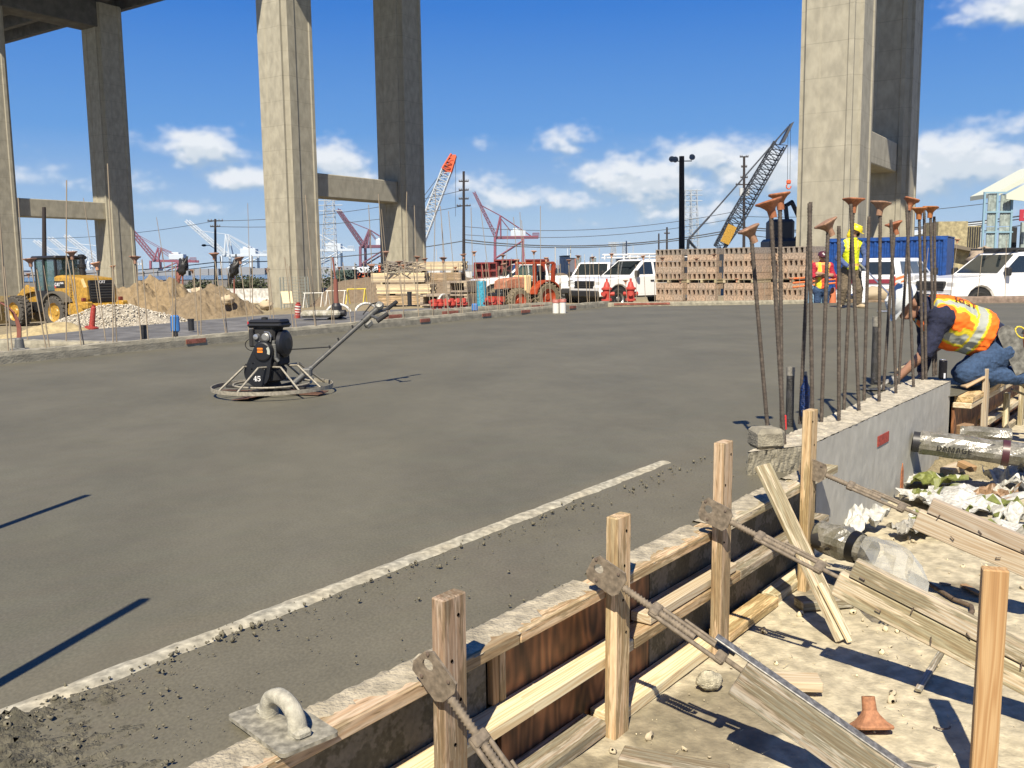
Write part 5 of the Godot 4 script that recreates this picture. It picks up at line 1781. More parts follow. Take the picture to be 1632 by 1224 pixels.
# ------------------------------------------------------------------ vehicles
func bprism(m: MB, pl0: PackedVector2Array, z0: float, z1: float, k: float) -> void:   # an extruded outline with bevelled rims
	var pl := pl0
	if Geometry2D.is_polygon_clockwise(pl):
		pl = pl.duplicate(); pl.reverse()
	var n := pl.size()
	var ins := PackedVector2Array()
	for i in n:
		var a := (pl[i] - pl[(i + n - 1) % n]).normalized()
		var b := (pl[(i + 1) % n] - pl[i]).normalized()
		var q := Vector2(-a.y - b.y, a.x + b.x)
		ins.append(pl[i] + q.normalized() * k if q.length() > 0.01 else pl[i])
	for i in n:
		var j := (i + 1) % n
		m.quad(Vector3(pl[i].x, pl[i].y, z1 - k), Vector3(pl[i].x, pl[i].y, z0 + k), Vector3(pl[j].x, pl[j].y, z0 + k), Vector3(pl[j].x, pl[j].y, z1 - k))
		m.quad(Vector3(ins[i].x, ins[i].y, z1), Vector3(pl[i].x, pl[i].y, z1 - k), Vector3(pl[j].x, pl[j].y, z1 - k), Vector3(ins[j].x, ins[j].y, z1))
		m.quad(Vector3(pl[i].x, pl[i].y, z0 + k), Vector3(ins[i].x, ins[i].y, z0), Vector3(ins[j].x, ins[j].y, z0), Vector3(pl[j].x, pl[j].y, z0 + k))
	var t := Geometry2D.triangulate_polygon(ins)
	for i in range(0, t.size(), 3):
		var a := ins[t[i]]
		var b := ins[t[i + 1]]
		var d := ins[t[i + 2]]
		if (b - a).cross(d - a) < 0:
			var e := b
			b = d; d = e
		m.tri(Vector3(a.x, a.y, z1), Vector3(b.x, b.y, z1), Vector3(d.x, d.y, z1))
		m.tri(Vector3(a.x, a.y, z0), Vector3(d.x, d.y, z0), Vector3(b.x, b.y, z0))

func wheel(t: Node3D, at: Vector3, r: float, w: float, rim: Material, tread := false, tyre_m: Material = null) -> void:
	var tyre := tyre_m if tyre_m else mat("tyre", lin(0.03, 0.029, 0.027), 0.9, "mottle", Vector3.ONE * 2)
	var x := Transform3D(Basis(Vector3.RIGHT, PI / 2), at)
	var m := MB.new()
	m.lathe([Vector2(r * 0.6, -w / 2 * 0.9), Vector2(r * 0.9, -w / 2), Vector2(r * 0.985, -w * 0.36), Vector2(r, 0), Vector2(r * 0.985, w * 0.36), Vector2(r * 0.9, w / 2), Vector2(r * 0.6, w / 2 * 0.9)], 32)
	if tread:
		for i in 22:
			for s in [-1.0, 1.0]:
				var a := TAU * (i + (0.5 if s > 0 else 0.0)) / 22.0
				var old := m.x
				m.x = Transform3D(Basis(Vector3.UP, -a) * Basis(Vector3.RIGHT, s * 0.45), Vector3(cos(a) * r * 0.985, s * w * 0.24, sin(a) * r * 0.985))
				m.cbox(Vector3.ZERO, Vector3(r * 0.10, w * 0.50, r * 0.115), r * 0.012)
				m.x = old
	var o := put("wheel", m, tyre, t, x)
	m = MB.new()
	m.lathe([Vector2(0, -w * 0.30), Vector2(r * 0.2, -w * 0.30), Vector2(r * 0.25, -w * 0.22), Vector2(r * 0.52, -w * 0.28), Vector2(r * 0.61, -w * 0.45), Vector2(r * 0.61, w * 0.45), Vector2(r * 0.52, w * 0.28), Vector2(r * 0.25, w * 0.22), Vector2(r * 0.2, w * 0.30), Vector2(0, w * 0.30)], 22)
	put("rim", m, rim, o)

func arch(x: float, r: float, y: float) -> Array:
	var o := []
	for i in 9:
		var a := PI * i / 8.0
		o.append_array([x + cos(a) * r, y + maxf(0.0, sin(a) * r)])
	return o

func cab_shell(t: Node3D, pl: PackedVector2Array, y0: float, y1: float, w0: float, w1: float, body: Material) -> void:
	var hz := func(y: float) -> float: return lerpf(w0, w1, (y - y0) / (y1 - y0))
	var m := MB.new()
	var n := pl.size()
	var p := pl
	if Geometry2D.is_polygon_clockwise(p):
		p = p.duplicate(); p.reverse()
	for i in n:
		var a := p[i]
		var b := p[(i + 1) % n]
		m.quad(Vector3(a.x, a.y, hz.call(a.y)), Vector3(a.x, a.y, -hz.call(a.y)), Vector3(b.x, b.y, -hz.call(b.y)), Vector3(b.x, b.y, hz.call(b.y)))
	var tr := Geometry2D.triangulate_polygon(p)
	for i in range(0, tr.size(), 3):
		for s in [1.0, -1.0]:
			var q := []
			for k in 3:
				var e := p[tr[i + k]]
				q.append(Vector3(e.x, e.y, s * hz.call(e.y)))
			m.to(q[0], q[1], q[2], Vector3(0, (y0 + y1) / 2, 0))
	put("cab", m, body, t)

func pane(t: Node3D, pts: Array, thick: Vector3, glass: Material, frame: Material = null) -> void:   # a pane with its own thickness; pts go round
	var m := MB.new()
	if pts.size() == 4:
		m.hexa([pts[0], pts[1], pts[2], pts[3], pts[0] + thick, pts[1] + thick, pts[2] + thick, pts[3] + thick])
	put("window", m, glass, t)

func pickup(label: String, at: Vector3, turn: float, o := {}) -> Node3D:
	var t := thing(o.get("name", "pickup_truck"), label, o.get("cat", "pickup"), at, turn)
	var white := mat("car_white", lin(0.80, 0.80, 0.79), 0.28, "", Vector3.ONE, false, "", 0.0, 0.0)
	white.clearcoat_enabled = true
	white.clearcoat = 0.6
	white.clearcoat_roughness = 0.1
	var glass := mat("car_glass", lin(0.018, 0.024, 0.026), 0.06, "", Vector3.ONE, false, "", 0.0, 0.0, 0.7)
	var dark := mat("car_dark", lin(0.02, 0.02, 0.02), 0.6)
	var chrome := mat("chrome", lin(0.55, 0.55, 0.55), 0.15, "", Vector3.ONE, false, "", 0.0, 1.0)
	var rim := mat("rim_grey", lin(0.30, 0.30, 0.30), 0.4, "", Vector3.ONE, false, "", 0.0, 0.7)
	var lampm := mat("lamp_clear", lin(0.55, 0.56, 0.56), 0.1)
	var redl := mat("lamp_red", lin(0.35, 0.02, 0.02), 0.25)
	var suv: bool = o.get("suv", false)
	var crew: bool = o.get("crew", false)
	var rear := -2.35 if suv else -2.85
	var rw := -1.45 if suv else -1.75
	var cabback := rear + 0.12 if suv else (-0.95 if crew else -0.55)
	# lower body with wheel arches
	var a := [2.72, 0.50, 2.76, 0.86, 2.66, 1.08, 2.36, 1.18, 1.05, 1.28, cabback, 1.28]
	if suv:
		a += [rear, 1.25, rear - 0.03, 0.55]
	else:
		a += [cabback - 0.01, 1.30, rear, 1.30, rear - 0.03, 0.62]
	a += [rear + 0.1, 0.48]
	var ar := arch(rw, 0.47, 0.47)
	var ar2 := arch(1.78, 0.47, 0.47)
	for i in range(8, -1, -1): a += [ar[i * 2], ar[i * 2 + 1]]
	for i in range(8, -1, -1): a += [ar2[i * 2], ar2[i * 2 + 1]]
	var m := MB.new()
	bprism(m, P2(a), -0.97, 0.97, 0.045)
	put("body", m, white, t)
	var body := t.get_child(t.get_child_count() - 1)
	if not suv:   # open bed: a dark well
		m = MB.new()
		m.box(Vector3((rear + cabback) / 2, 1.302, 0), Vector3(cabback - rear - 0.25, 0.008, 1.62))
		put("bed", m, dark, t)
	# dark arch liners
	for x in [rw, 1.78]:
		m = MB.new()
		m.x = Transform3D(Basis(Vector3.RIGHT, PI / 2), Vector3(x, 0.45, 0))
		m.lathe([Vector2(0, -0.90), Vector2(0.49, -0.90), Vector2(0.49, 0.90), Vector2(0, 0.90)], 24)
		put("wheel_arch", m, dark, t)
	# cab
	var top := 1.92 if not suv else 1.80
	var pl: PackedVector2Array
	if suv:
		pl = P2([rear + 0.02, 1.24, rear + 0.28, top - 0.06, rear + 0.5, top, 0.15, top, 0.42, top - 0.05, 1.22, 1.26])
	else:
		pl = P2([cabback, 1.26, cabback + 0.06, top - 0.05, cabback + 0.16, top, 0.20, top, 0.40, top - 0.04, 1.18, 1.26])
	cab_shell(t, pl, 1.26, top, 0.93, 0.76, white)
	var hz := func(y: float) -> float: return lerpf(0.93, 0.76, (y - 1.26) / (top - 1.26))
	for s in [-1.0, 1.0]:
		var th := Vector3(0, 0, 0.012 * s)
		var wy0 := 1.33
		var wy1 := top - 0.11
		var cols := []
		if suv: cols = [[-0.02, 0.92, 0.36], [-0.95, -0.10, -0.10], [rear + 0.30, -1.03, -1.03]]
		elif crew: cols = [[0.08, 0.98, 0.36], [-0.82, 0.0, 0.0]]
		else: cols = [[0.02, 0.98, 0.36], [-0.46, -0.10, -0.10]]
		for c in cols:
			var x0: float = c[0]
			if suv and c[0] < -1.5:
				pane(t, [Vector3(x0, wy0, s * hz.call(wy0)), Vector3(c[1], wy0, s * hz.call(wy0)), Vector3(c[2], wy1, s * hz.call(wy1)), Vector3(x0 + 0.16, wy1, s * hz.call(wy1))], th, glass)
			else:
				pane(t, [Vector3(x0, wy0, s * hz.call(wy0)), Vector3(c[1], wy0, s * hz.call(wy0)), Vector3(c[2], wy1, s * hz.call(wy1)), Vector3(x0, wy1, s * hz.call(wy1))], th, glass)
		# doors as thin raised skins with handles
		var doors := [[-0.02, 1.05], [cabback + 0.06, -0.05]] if crew or suv else [[-0.04, 1.05]]
		if suv: doors = [[-0.04, 1.05], [-1.0, -0.08]]
		for d in doors:
			m = MB.new()
			var dp := P2([d[0], 0.58, d[1] - 0.02, 0.58, d[1], 1.24, d[0], 1.27])
			bprism(m, dp, 0.968 * s - 0.004, 0.968 * s + 0.010, 0.004)
			var dn := put("door", m, white, t)
			m = MB.new()
			m.cbox(Vector3(d[0] + 0.15, 1.08, 0.985 * s), Vector3(0.19, 0.055, 0.03), 0.01)
			put("door_handle", m, dark, dn)
		m = MB.new()
		m.cbox(Vector3(0.98, 1.36, 1.07 * s), Vector3(0.14, 0.24, 0.2), 0.03)
		put("mirror", m, dark, t)
		m = MB.new()
		m.box(Vector3((rw + 1.78) / 2, 0.475, 0.93 * s), Vector3(1.78 - rw - 1.0, 0.07, 0.05))
		put("sill", m, dark, t)
		m = MB.new()
		m.cbox(Vector3(2.60, 0.98, 0.80 * s), Vector3(0.24, 0.22, 0.32), 0.03)
		put("headlight", m, lampm, t)
		m = MB.new()
		m.cbox(Vector3(rear - 0.0, 1.02 if not suv else 1.05, 0.86 * s), Vector3(0.10, 0.40, 0.20), 0.02)
		put("tail_light", m, redl, t)
	# front and rear glass
	pane(t, [Vector3(1.12, 1.31, 0.82), Vector3(1.12, 1.31, -0.82), Vector3(0.45, top - 0.08, -0.68), Vector3(0.45, top - 0.08, 0.68)], Vector3(0.014, 0.014, 0), glass)
	if suv:
		pane(t, [Vector3(rear + 0.045, 1.31, 0.80), Vector3(rear + 0.045, 1.31, -0.80), Vector3(rear + 0.24, top - 0.12, -0.68), Vector3(rear + 0.24, top - 0.12, 0.68)], Vector3(-0.014, 0.006, 0), glass)
		m = MB.new()
		m.cbox(Vector3(rear - 0.035, 1.10, 0.05), Vector3(0.02, 0.13, 1.2), 0.005)
		put("tailgate_stripe", m, mat("stripe_red", lin(0.22, 0.03, 0.05), 0.4), t)
	else:
		pane(t, [Vector3(cabback + 0.01, 1.36, 0.78), Vector3(cabback + 0.01, 1.36, -0.78), Vector3(cabback + 0.06, top - 0.12, -0.68), Vector3(cabback + 0.06, top - 0.12, 0.68)], Vector3(-0.012, 0, 0), glass)
	m = MB.new()
	m.cbox(Vector3(2.72, 0.95, 0), Vector3(0.10, 0.30, 1.22), 0.03)
	for i in 3:
		m.box(Vector3(2.775, 0.86 + i * 0.09, 0), Vector3(0.02, 0.02, 1.2))
	put("grille", m, dark if o.get("dark_grille", true) else chrome, t)
	m = MB.new()
	m.cbox(Vector3(2.76, 0.60, 0), Vector3(0.22, 0.26, 1.86), 0.05)
	put("front_bumper", m, dark if o.get("dark_bumper", true) else chrome, t)
	m = MB.new()
	m.cbox(Vector3(rear - 0.05, 0.62, 0), Vector3(0.18, 0.20, 1.8), 0.04)
	put("rear_bumper", m, chrome, t)
	for x in [rw, 1.78]:
		for s in [-1.0, 1.0]:
			wheel(t, Vector3(x, 0.40, s * 0.83), 0.40, 0.26, rim)
	if o.get("rack", false):
		var rk := mat("rack_white", lin(0.78, 0.78, 0.76), 0.4)
		for s in [-0.78, 0.78]:
			m = MB.new()
			m.tube(Vector3(rear + 0.1, 2.12, s), Vector3(1.2, 2.12, s), 0.03, -1, 6)
			m.tube(Vector3(rear + 0.1, 1.99, s), Vector3(1.25, 1.99, s), 0.025, -1, 6)
			for x in [rear + 0.15, cabback - 0.1, 0.1, 1.1]:
				m.tube(Vector3(x, 1.3 if x < cabback else 1.93, s), Vector3(x, 2.12, s), 0.025, -1, 6)
			put("rack_rail", m, rk, t)
		for x in [rear + 0.15, -1.9, cabback - 0.1, 0.1, 1.1]:
			m = MB.new()
			m.tube(Vector3(x, 2.10, -0.8), Vector3(x, 2.10, 0.8), 0.03, -1, 6)
			put("rack_bar", m, rk, t)
	if o.get("roof_rack", false):
		for s in [-0.62, 0.0, 0.62]:
			m = MB.new()
			m.cbox(Vector3(-0.35, 2.02, s), Vector3(2.3, 0.06, 0.10), 0.02)
			put("roof_rack_bar", m, dark, t)
		for x in [-1.0, 0.3]:
			m = MB.new()
			m.box(Vector3(x, 1.955, 0), Vector3(0.06, 0.09, 1.3))
			put("roof_rack_foot", m, dark, t)
	return t

func heading(x: float, z: float) -> float:   # turn that takes local +x to this direction
	return atan2(-z, x)

func vehicles() -> void:
	var g := func(x: float, z: float) -> Vector3: return Vector3(x, gy(x, z), z)
	pickup("white pickup with ladder rack and dark front bumper beside the block stacks", g.call(5.15, -37.6), heading(-0.84, 0.545), {"rack": true})
	pickup("white pickup with black grille facing us between the orange tractor and the racked pickup", g.call(4.2, -45.5), heading(-0.35, 0.93), {"crew": true})
	pickup("white crew-cab pickup behind the orange tractor and cyan tube", g.call(0.65, -45.5), heading(-0.96, 0.28), {"crew": true})
	pickup("white pickup with black roof rack and tinted windows behind the reddish kerb", g.call(15.05, -28.2), heading(-0.965, 0.26), {"crew": true, "roof_rack": true, "dark_bumper": false})
	pickup("white estate car with a dark red stripe parked before the blue container", g.call(12.35, -30.2), heading(0.62, -0.78), {"suv": true, "name": "parked_car", "cat": "car"})
	loader()
	tractor()

func loader() -> void:
	var yel := mat("machine_yellow", lin(0.62, 0.36, 0.055), 0.45, "mottle", Vector3.ONE * 0.8)
	var blk := mat("machine_black", lin(0.013, 0.013, 0.014), 0.5)
	var glass := mat("cab_glass", Color(0.30, 0.42, 0.40, 0.35), 0.05)
	glass.transparency = BaseMaterial3D.TRANSPARENCY_ALPHA
	var tyre := mat("tyre_dusty", lin(0.115, 0.105, 0.09), 0.95, "mottle", Vector3.ONE)
	var at := D(112, 500, 41.0)
	at.y = gy(at.x, at.z) - 0.02
	var t := thing("wheel_loader", "yellow and black wheel loader with its back turned, behind the gravel heap", "wheel loader", at, heading(-0.86, -0.50))
	# local +x is forward; the tail is at -x
	var R := 0.68
	for e in [[-0.55, 1], [-0.55, -1], [2.35, 1], [2.35, -1]]:
		wheel(t, Vector3(e[0], R, e[1] * 0.92), R, 0.50, yel, true, tyre)
	var m := MB.new()
	bprism(m, P2([-2.15, 0.95, -2.28, 1.25, -2.25, 1.75, -2.05, 2.12, -0.6, 2.26, -0.15, 2.22, -0.1, 1.55, -0.35, 1.45, -0.8, 1.42, -1.25, 1.2, -1.35, 0.95]), -0.78, 0.78, 0.09)
	put("engine_hood", m, yel, t)
	var hood := t.get_child(t.get_child_count() - 1)
	m = MB.new()
	m.cbox(Vector3(-2.235, 1.56, 0), Vector3(0.12, 0.95, 1.22), 0.03)
	put("rear_grille", m, blk, hood)
	for i in 6:
		m = MB.new()
		m.cbox(Vector3(-2.305, 1.28 + i * 0.115, 0), Vector3(0.03, 0.045, 1.08), 0.008)
		put("grille_slat", m, mat("slat_grey", lin(0.05, 0.05, 0.05), 0.35), hood)
	put("maker_sign", lettering("CAT", 0.17, 0.006), mat("white_letters", Color.WHITE), hood, Transform3D(Basis(Vector3.UP, -PI / 2), Vector3(-2.33, 1.955, 0)))
	for s in [-1.0, 1.0]:
		m = MB.new()
		m.cbox(Vector3(-0.55, 1.86, s * 0.782), Vector3(0.72, 0.30, 0.012), 0.004)
		put("decal_plate", m, blk, hood)
		put("decal_letters", lettering("CAT", 0.20, 0.004), mat("white_letters", Color.WHITE), hood, Transform3D(Basis(Vector3.UP, 0.0 if s > 0 else PI), Vector3(-0.70 if s > 0 else -0.40, 1.86, s * 0.791)))
		put("decal_letters", lettering("950K", 0.10, 0.004), mat("white_letters", Color.WHITE), hood, Transform3D(Basis(Vector3.UP, 0.0 if s > 0 else PI), Vector3(-0.36 if s > 0 else -0.72, 1.92, s * 0.791)))
		m = MB.new()
		m.prism(P2([-0.20, 1.71, -0.20, 1.86, -0.34, 1.71]), s * 0.792 - 0.003, s * 0.792 + 0.003)
		put("decal_wedge", m, redm(), hood)
		for i in 9:
			m = MB.new()
			m.box(Vector3(-1.32, 1.32 + i * 0.07, s * 0.782), Vector3(0.12, 0.03, 0.012))
			put("vent_slot", m, blk, hood)
		# rear wheel guard
		m = MB.new()
		var pl := PackedVector2Array()
		for i in 9: pl.append(Vector2(-0.55, R) + Vector2.from_angle(0.55 + i * 0.26) * 0.90)
		for i in 9: pl.append(Vector2(-0.55, R) + Vector2.from_angle(0.55 + (8 - i) * 0.26) * 0.82)
		m.prism(pl, s * 0.68 if s > 0 else -1.16, s * 1.16 if s > 0 else -0.68)
		put("wheel_guard", m, mat("machine_grey", lin(0.10, 0.09, 0.07), 0.7), t)
		m = MB.new()
		m.cbox(Vector3(-2.28, 1.22, s * 0.90), Vector3(0.12, 0.16, 0.18), 0.02)
		put("tail_light", m, mat("lamp_red_dull", lin(0.16, 0.03, 0.02), 0.4), t)
	# counterweight
	m = MB.new()
	bprism(m, P2([-2.55, 0.62, -2.66, 0.95, -2.5, 1.06, -1.2, 1.06, -1.2, 0.55]), -0.95, 0.95, 0.05)
	put("counterweight", m, yel, t)
	for s in [-1.0, 1.0]:
		m = MB.new()
		m.cbox(Vector3(-2.42, 0.98, s * 0.86), Vector3(0.42, 0.32, 0.32), 0.05)
		put("weight_lug", m, yel, t)
	m = MB.new()
	m.cbox(Vector3(-2.62, 0.96, 0.08), Vector3(0.14, 0.20, 0.22), 0.03)
	put("tow_pin", m, yel, t)
	# chassis, cab
	m = MB.new()
	m.cbox(Vector3(0.6, 0.85, 0), Vector3(4.0, 0.5, 0.9), 0.06)
	put("chassis", m, blk, t)
	m = MB.new()
	m.cbox(Vector3(1.9, 1.30, 0), Vector3(1.2, 0.9, 0.8), 0.08)
	put("front_frame", m, yel, t)
	m = MB.new()
	bprism(m, P2([-0.2, 1.2, -0.2, 1.6, 1.25, 1.6, 1.25, 1.05, 0.2, 1.05]), -0.74, 0.74, 0.04)
	put("cab_base", m, blk, t)
	m = MB.new()
	m.cbox(Vector3(0.52, 3.02, 0), Vector3(1.75, 0.16, 1.60), 0.06)
	put("cab_roof", m, blk, t)
	for e in [[-0.2, 0.68], [-0.2, -0.68], [0.55, 0.72], [0.55, -0.72], [1.22, 0.66], [1.22, -0.66]]:
		m = MB.new()
		m.box(Vector3(e[0], 2.27, e[1]), Vector3(0.10, 1.36, 0.09))
		put("cab_post", m, blk, t)
	for s in [-1.0, 1.0]:
		for e in [[-0.15, 0.50], [0.60, 1.17]]:
			pane(t, [Vector3(e[0], 1.6, s * 0.69), Vector3(e[1], 1.6, s * 0.69), Vector3(e[1], 2.94, s * 0.69), Vector3(e[0], 2.94, s * 0.69)], Vector3(0, 0, 0.008), glass)
	pane(t, [Vector3(-0.20, 1.6, -0.62), Vector3(-0.20, 1.6, 0.62), Vector3(-0.20, 2.94, 0.62), Vector3(-0.20, 2.94, -0.62)], Vector3(0.008, 0, 0), glass)
	pane(t, [Vector3(1.22, 1.6, -0.62), Vector3(1.22, 1.6, 0.62), Vector3(1.22, 2.94, 0.62), Vector3(1.22, 2.94, -0.62)], Vector3(0.008, 0, 0), glass)
	m = MB.new()
	m.cbox(Vector3(0.35, 1.85, 0), Vector3(0.5, 0.14, 0.5), 0.05)
	m.cbox(Vector3(0.14, 2.20, 0), Vector3(0.14, 0.62, 0.48), 0.05)
	put("seat", m, blk, t)
	# open door standing off the near side
	m = MB.new()
	for e in [[Vector3(1.25, 2.27, 0.72), Vector3(0.05, 1.36, 0.05)], [Vector3(1.25, 2.27, 1.35), Vector3(0.05, 1.36, 0.05)], [Vector3(1.25, 1.62, 1.03), Vector3(0.05, 0.06, 0.63)], [Vector3(1.25, 2.92, 1.03), Vector3(0.05, 0.06, 0.63)]]:
		m.box(e[0], e[1])
	var dr := put("cab_door", m, blk, t)
	pane(dr, [Vector3(1.245, 1.65, 0.75), Vector3(1.245, 1.65, 1.32), Vector3(1.245, 2.9, 1.32), Vector3(1.245, 2.9, 0.75)], Vector3(0.008, 0, 0), glass)
	m = MB.new()
	m.lathe([Vector2(0.13, 2.2), Vector2(0.13, 2.55), Vector2(0.17, 2.58), Vector2(0.17, 2.72), Vector2(0.1, 2.75), Vector2(0.09, 3.0), Vector2(0.14, 3.02), Vector2(0.14, 3.14), Vector2(0, 3.16)], 14, Vector3(-0.62, 0, 0.3))
	put("exhaust_stack", m, blk, t)
	# lift arms and bucket ahead
	for s in [-0.5, 0.5]:
		m = MB.new()
		bprism(m, P2([1.7, 1.55, 2.2, 1.85, 3.3, 1.15, 3.7, 0.5, 3.5, 0.4, 3.1, 0.95, 2.2, 1.45]), s - 0.07, s + 0.07, 0.02)
		put("lift_arm", m, yel, t)
	m = MB.new()
	bprism(m, P2([3.55, 0.1, 4.7, 0.08, 4.6, 0.2, 3.75, 0.3, 3.68, 1.1, 3.95, 1.35, 3.5, 1.1]), -1.35, 1.35, 0.02)
	put("bucket", m, mat("bucket_steel", lin(0.3, 0.22, 0.09), 0.6, "mottle", Vector3.ONE), t)

func redm() -> StandardMaterial3D:
	return mat("decal_red", lin(0.35, 0.04, 0.03), 0.5)

func tractor() -> void:
	var org := mat("tractor_orange", lin(0.50, 0.075, 0.022), 0.5, "mottle", Vector3.ONE * 0.8)
	var fade := mat("tractor_faded", lin(0.60, 0.25, 0.14), 0.6, "mottle", Vector3.ONE * 0.8)
	var cream := mat("tractor_cream", lin(0.66, 0.50, 0.26), 0.6)
	var blk := mat("machine_black", Color.WHITE)
	var tyre := mat("tyre_tan", lin(0.25, 0.205, 0.13), 0.95, "mottle", Vector3.ONE)
	var glass := mat("cab_glass", Color.WHITE)
	var at := D(842, 490, 35.2)
	at.y = gy(at.x, at.z)
	var t := thing("tractor", "orange tractor with square roll-cage cab and muddy tan tyres behind the bars", "tractor", at, heading(-0.80, 0.60))
	t.scale = Vector3.ONE * 0.92
	var m := MB.new()
	for e in [[-0.35, 0.72, 0.58, 0.46], [-0.35, -0.72, 0.58, 0.46], [1.05, 0.68, 0.48, 0.36], [1.05, -0.68, 0.48, 0.36]]:
		wheel(t, Vector3(e[0], e[2], e[1]), e[2], e[3], org, true, tyre)
	bprism(m, P2([0.42, 0.95, 0.42, 1.42, 1.25, 1.36, 1.48, 1.25, 1.5, 0.95]), -0.36, 0.36, 0.05)
	put("hood", m, fade, t)
	m = MB.new()
	m.cbox(Vector3(0.30, 1.1, 0.0), Vector3(0.34, 0.75, 0.82), 0.04)
	put("side_panel", m, cream, t)
	m = MB.new()
	m.cbox(Vector3(0.4, 0.72, 0), Vector3(2.3, 0.42, 0.5), 0.05)
	m.cbox(Vector3(1.6, 0.62, 0), Vector3(0.3, 0.35, 0.9), 0.04)
	put("chassis", m, blk, t)
	m = MB.new()
	m.cbox(Vector3(1.72, 0.55, 0), Vector3(0.12, 0.22, 1.3), 0.02)
	m.cbox(Vector3(1.78, 0.32, 0.3), Vector3(0.10, 0.4, 0.12), 0.02)
	m.cbox(Vector3(1.78, 0.32, -0.3), Vector3(0.10, 0.4, 0.12), 0.02)
	put("front_frame", m, org, t)
	for e in [[0.12, 0.58], [0.12, -0.58], [-0.85, 0.58], [-0.85, -0.58]]:
		m = MB.new()
		m.box(Vector3(e[0], 1.36, e[1]), Vector3(0.10, 1.2, 0.10))
		put("cage_post", m, org, t)
	for e in [[Vector3(-0.36, 1.96, 0.58), Vector3(1.1, 0.09, 0.1)], [Vector3(-0.36, 1.96, -0.58), Vector3(1.1, 0.09, 0.1)], [Vector3(0.12, 1.962, 0), Vector3(0.1, 0.09, 1.2)], [Vector3(-0.85, 1.962, 0), Vector3(0.1, 0.09, 1.2)]]:
		m = MB.new()
		m.box(e[0], e[1])
		put("cage_bar", m, org, t)
	m = MB.new()
	m.box(Vector3(-0.36, 2.01, 0), Vector3(1.05, 0.02, 1.2))
	put("cage_roof", m, org, t)
	pane(t, [Vector3(0.10, 1.2, -0.5), Vector3(0.10, 1.2, 0.5), Vector3(0.10, 1.9, 0.5), Vector3(0.10, 1.9, -0.5)], Vector3(0.008, 0, 0), glass)
	m = MB.new()
	m.cbox(Vector3(-0.45, 1.10, 0), Vector3(0.5, 0.16, 0.5), 0.04)
	m.cbox(Vector3(-0.70, 1.36, 0), Vector3(0.12, 0.5, 0.46), 0.04)
	put("seat", m, blk, t)
	m = MB.new()
	m.tube(Vector3(0.05, 1.15, 0), Vector3(-0.15, 1.42, 0), 0.025)
	for i in 12:
		var a := TAU * i / 12.0
		var b := TAU * (i + 1) / 12.0
		m.tube(Vector3(-0.15 + sin(a) * 0.10, 1.42 + sin(a) * 0.12, cos(a) * 0.19), Vector3(-0.15 + sin(b) * 0.10, 1.42 + sin(b) * 0.12, cos(b) * 0.19), 0.015)
	put("steering_wheel", m, blk, t)
	for s in [-1.0, 1.0]:
		m = MB.new()
		var pl := PackedVector2Array()
		for i in 9: pl.append(Vector2(-0.35, 0.58) + Vector2.from_angle(0.2 + i * 0.3) * 0.70)
		for i in 9: pl.append(Vector2(-0.35, 0.58) + Vector2.from_angle(0.2 + (8 - i) * 0.3) * 0.65)
		m.prism(pl, s * 0.5 if s > 0 else -0.95, s * 0.95 if s > 0 else -0.5)
		put("fender", m, org, t)
	# mast at the tail
	for s in [-0.35, 0.35]:
		m = MB.new()
		m.hexa([Vector3(-1.05, 0.2, s - 0.06), Vector3(-0.9, 0.2, s - 0.06), Vector3(-0.9, 0.2, s + 0.06), Vector3(-1.05, 0.2, s + 0.06), Vector3(-1.15, 1.95, s - 0.06), Vector3(-1.0, 1.95, s - 0.06), Vector3(-1.0, 1.95, s + 0.06), Vector3(-1.15, 1.95, s + 0.06)])
		put("mast_rail", m, org, t)

# ------------------------------------------------------------------ stacks and site things
func block_mesh(w: float, h: float, d: float, holes: int) -> ArrayMesh:   # a concrete block with cores that open to +z
	var m := MB.new()
	var o := Vector3.ZERO
	if holes == 0:
		m.cbox(o, Vector3(w, h, d), 0.008)
		return m.mesh()
	var hw := w / holes
	var rim := 0.042
	for k in holes:
		var cx := -w / 2 + hw * (k + 0.5)
		var x0 := cx - hw / 2 + rim
		var x1 := cx + hw / 2 - rim
		var y0 := -h / 2 + 0.012
		var y1 := h / 2 - 0.03
		var z := d / 2
		var b := z - 0.17
		var ou := [Vector3(cx - hw / 2, -h / 2, z), Vector3(cx + hw / 2, -h / 2, z), Vector3(cx + hw / 2, h / 2, z), Vector3(cx - hw / 2, h / 2, z)]
		var inn := [Vector3(x0, y0, z), Vector3(x1, y0, z), Vector3(x1, y1, z), Vector3(x0, y1, z)]
		for i in 4:
			var j := (i + 1) % 4
			m.quad(ou[i], ou[j], inn[j], inn[i])
			m.quad(inn[i], inn[j], inn[j] - Vector3(0, 0, 0.17), inn[i] - Vector3(0, 0, 0.17))
		m.quad(Vector3(x0, y0, b), Vector3(x1, y0, b), Vector3(x1, y1, b), Vector3(x0, y1, b))
	var q := [Vector3(-w / 2, -h / 2, 0), Vector3(w / 2, -h / 2, 0), Vector3(w / 2, h / 2, 0), Vector3(-w / 2, h / 2, 0)]
	var dz := Vector3(0, 0, d / 2)
	for i in 4:
		var j := (i + 1) % 4
		m.qo(q[i] - dz, q[j] - dz, q[j] + dz, q[i] + dz, Vector3.ZERO)
	m.qo(q[0] - dz, q[1] - dz, q[2] - dz, q[3] - dz, Vector3.ZERO)
	return m.mesh()

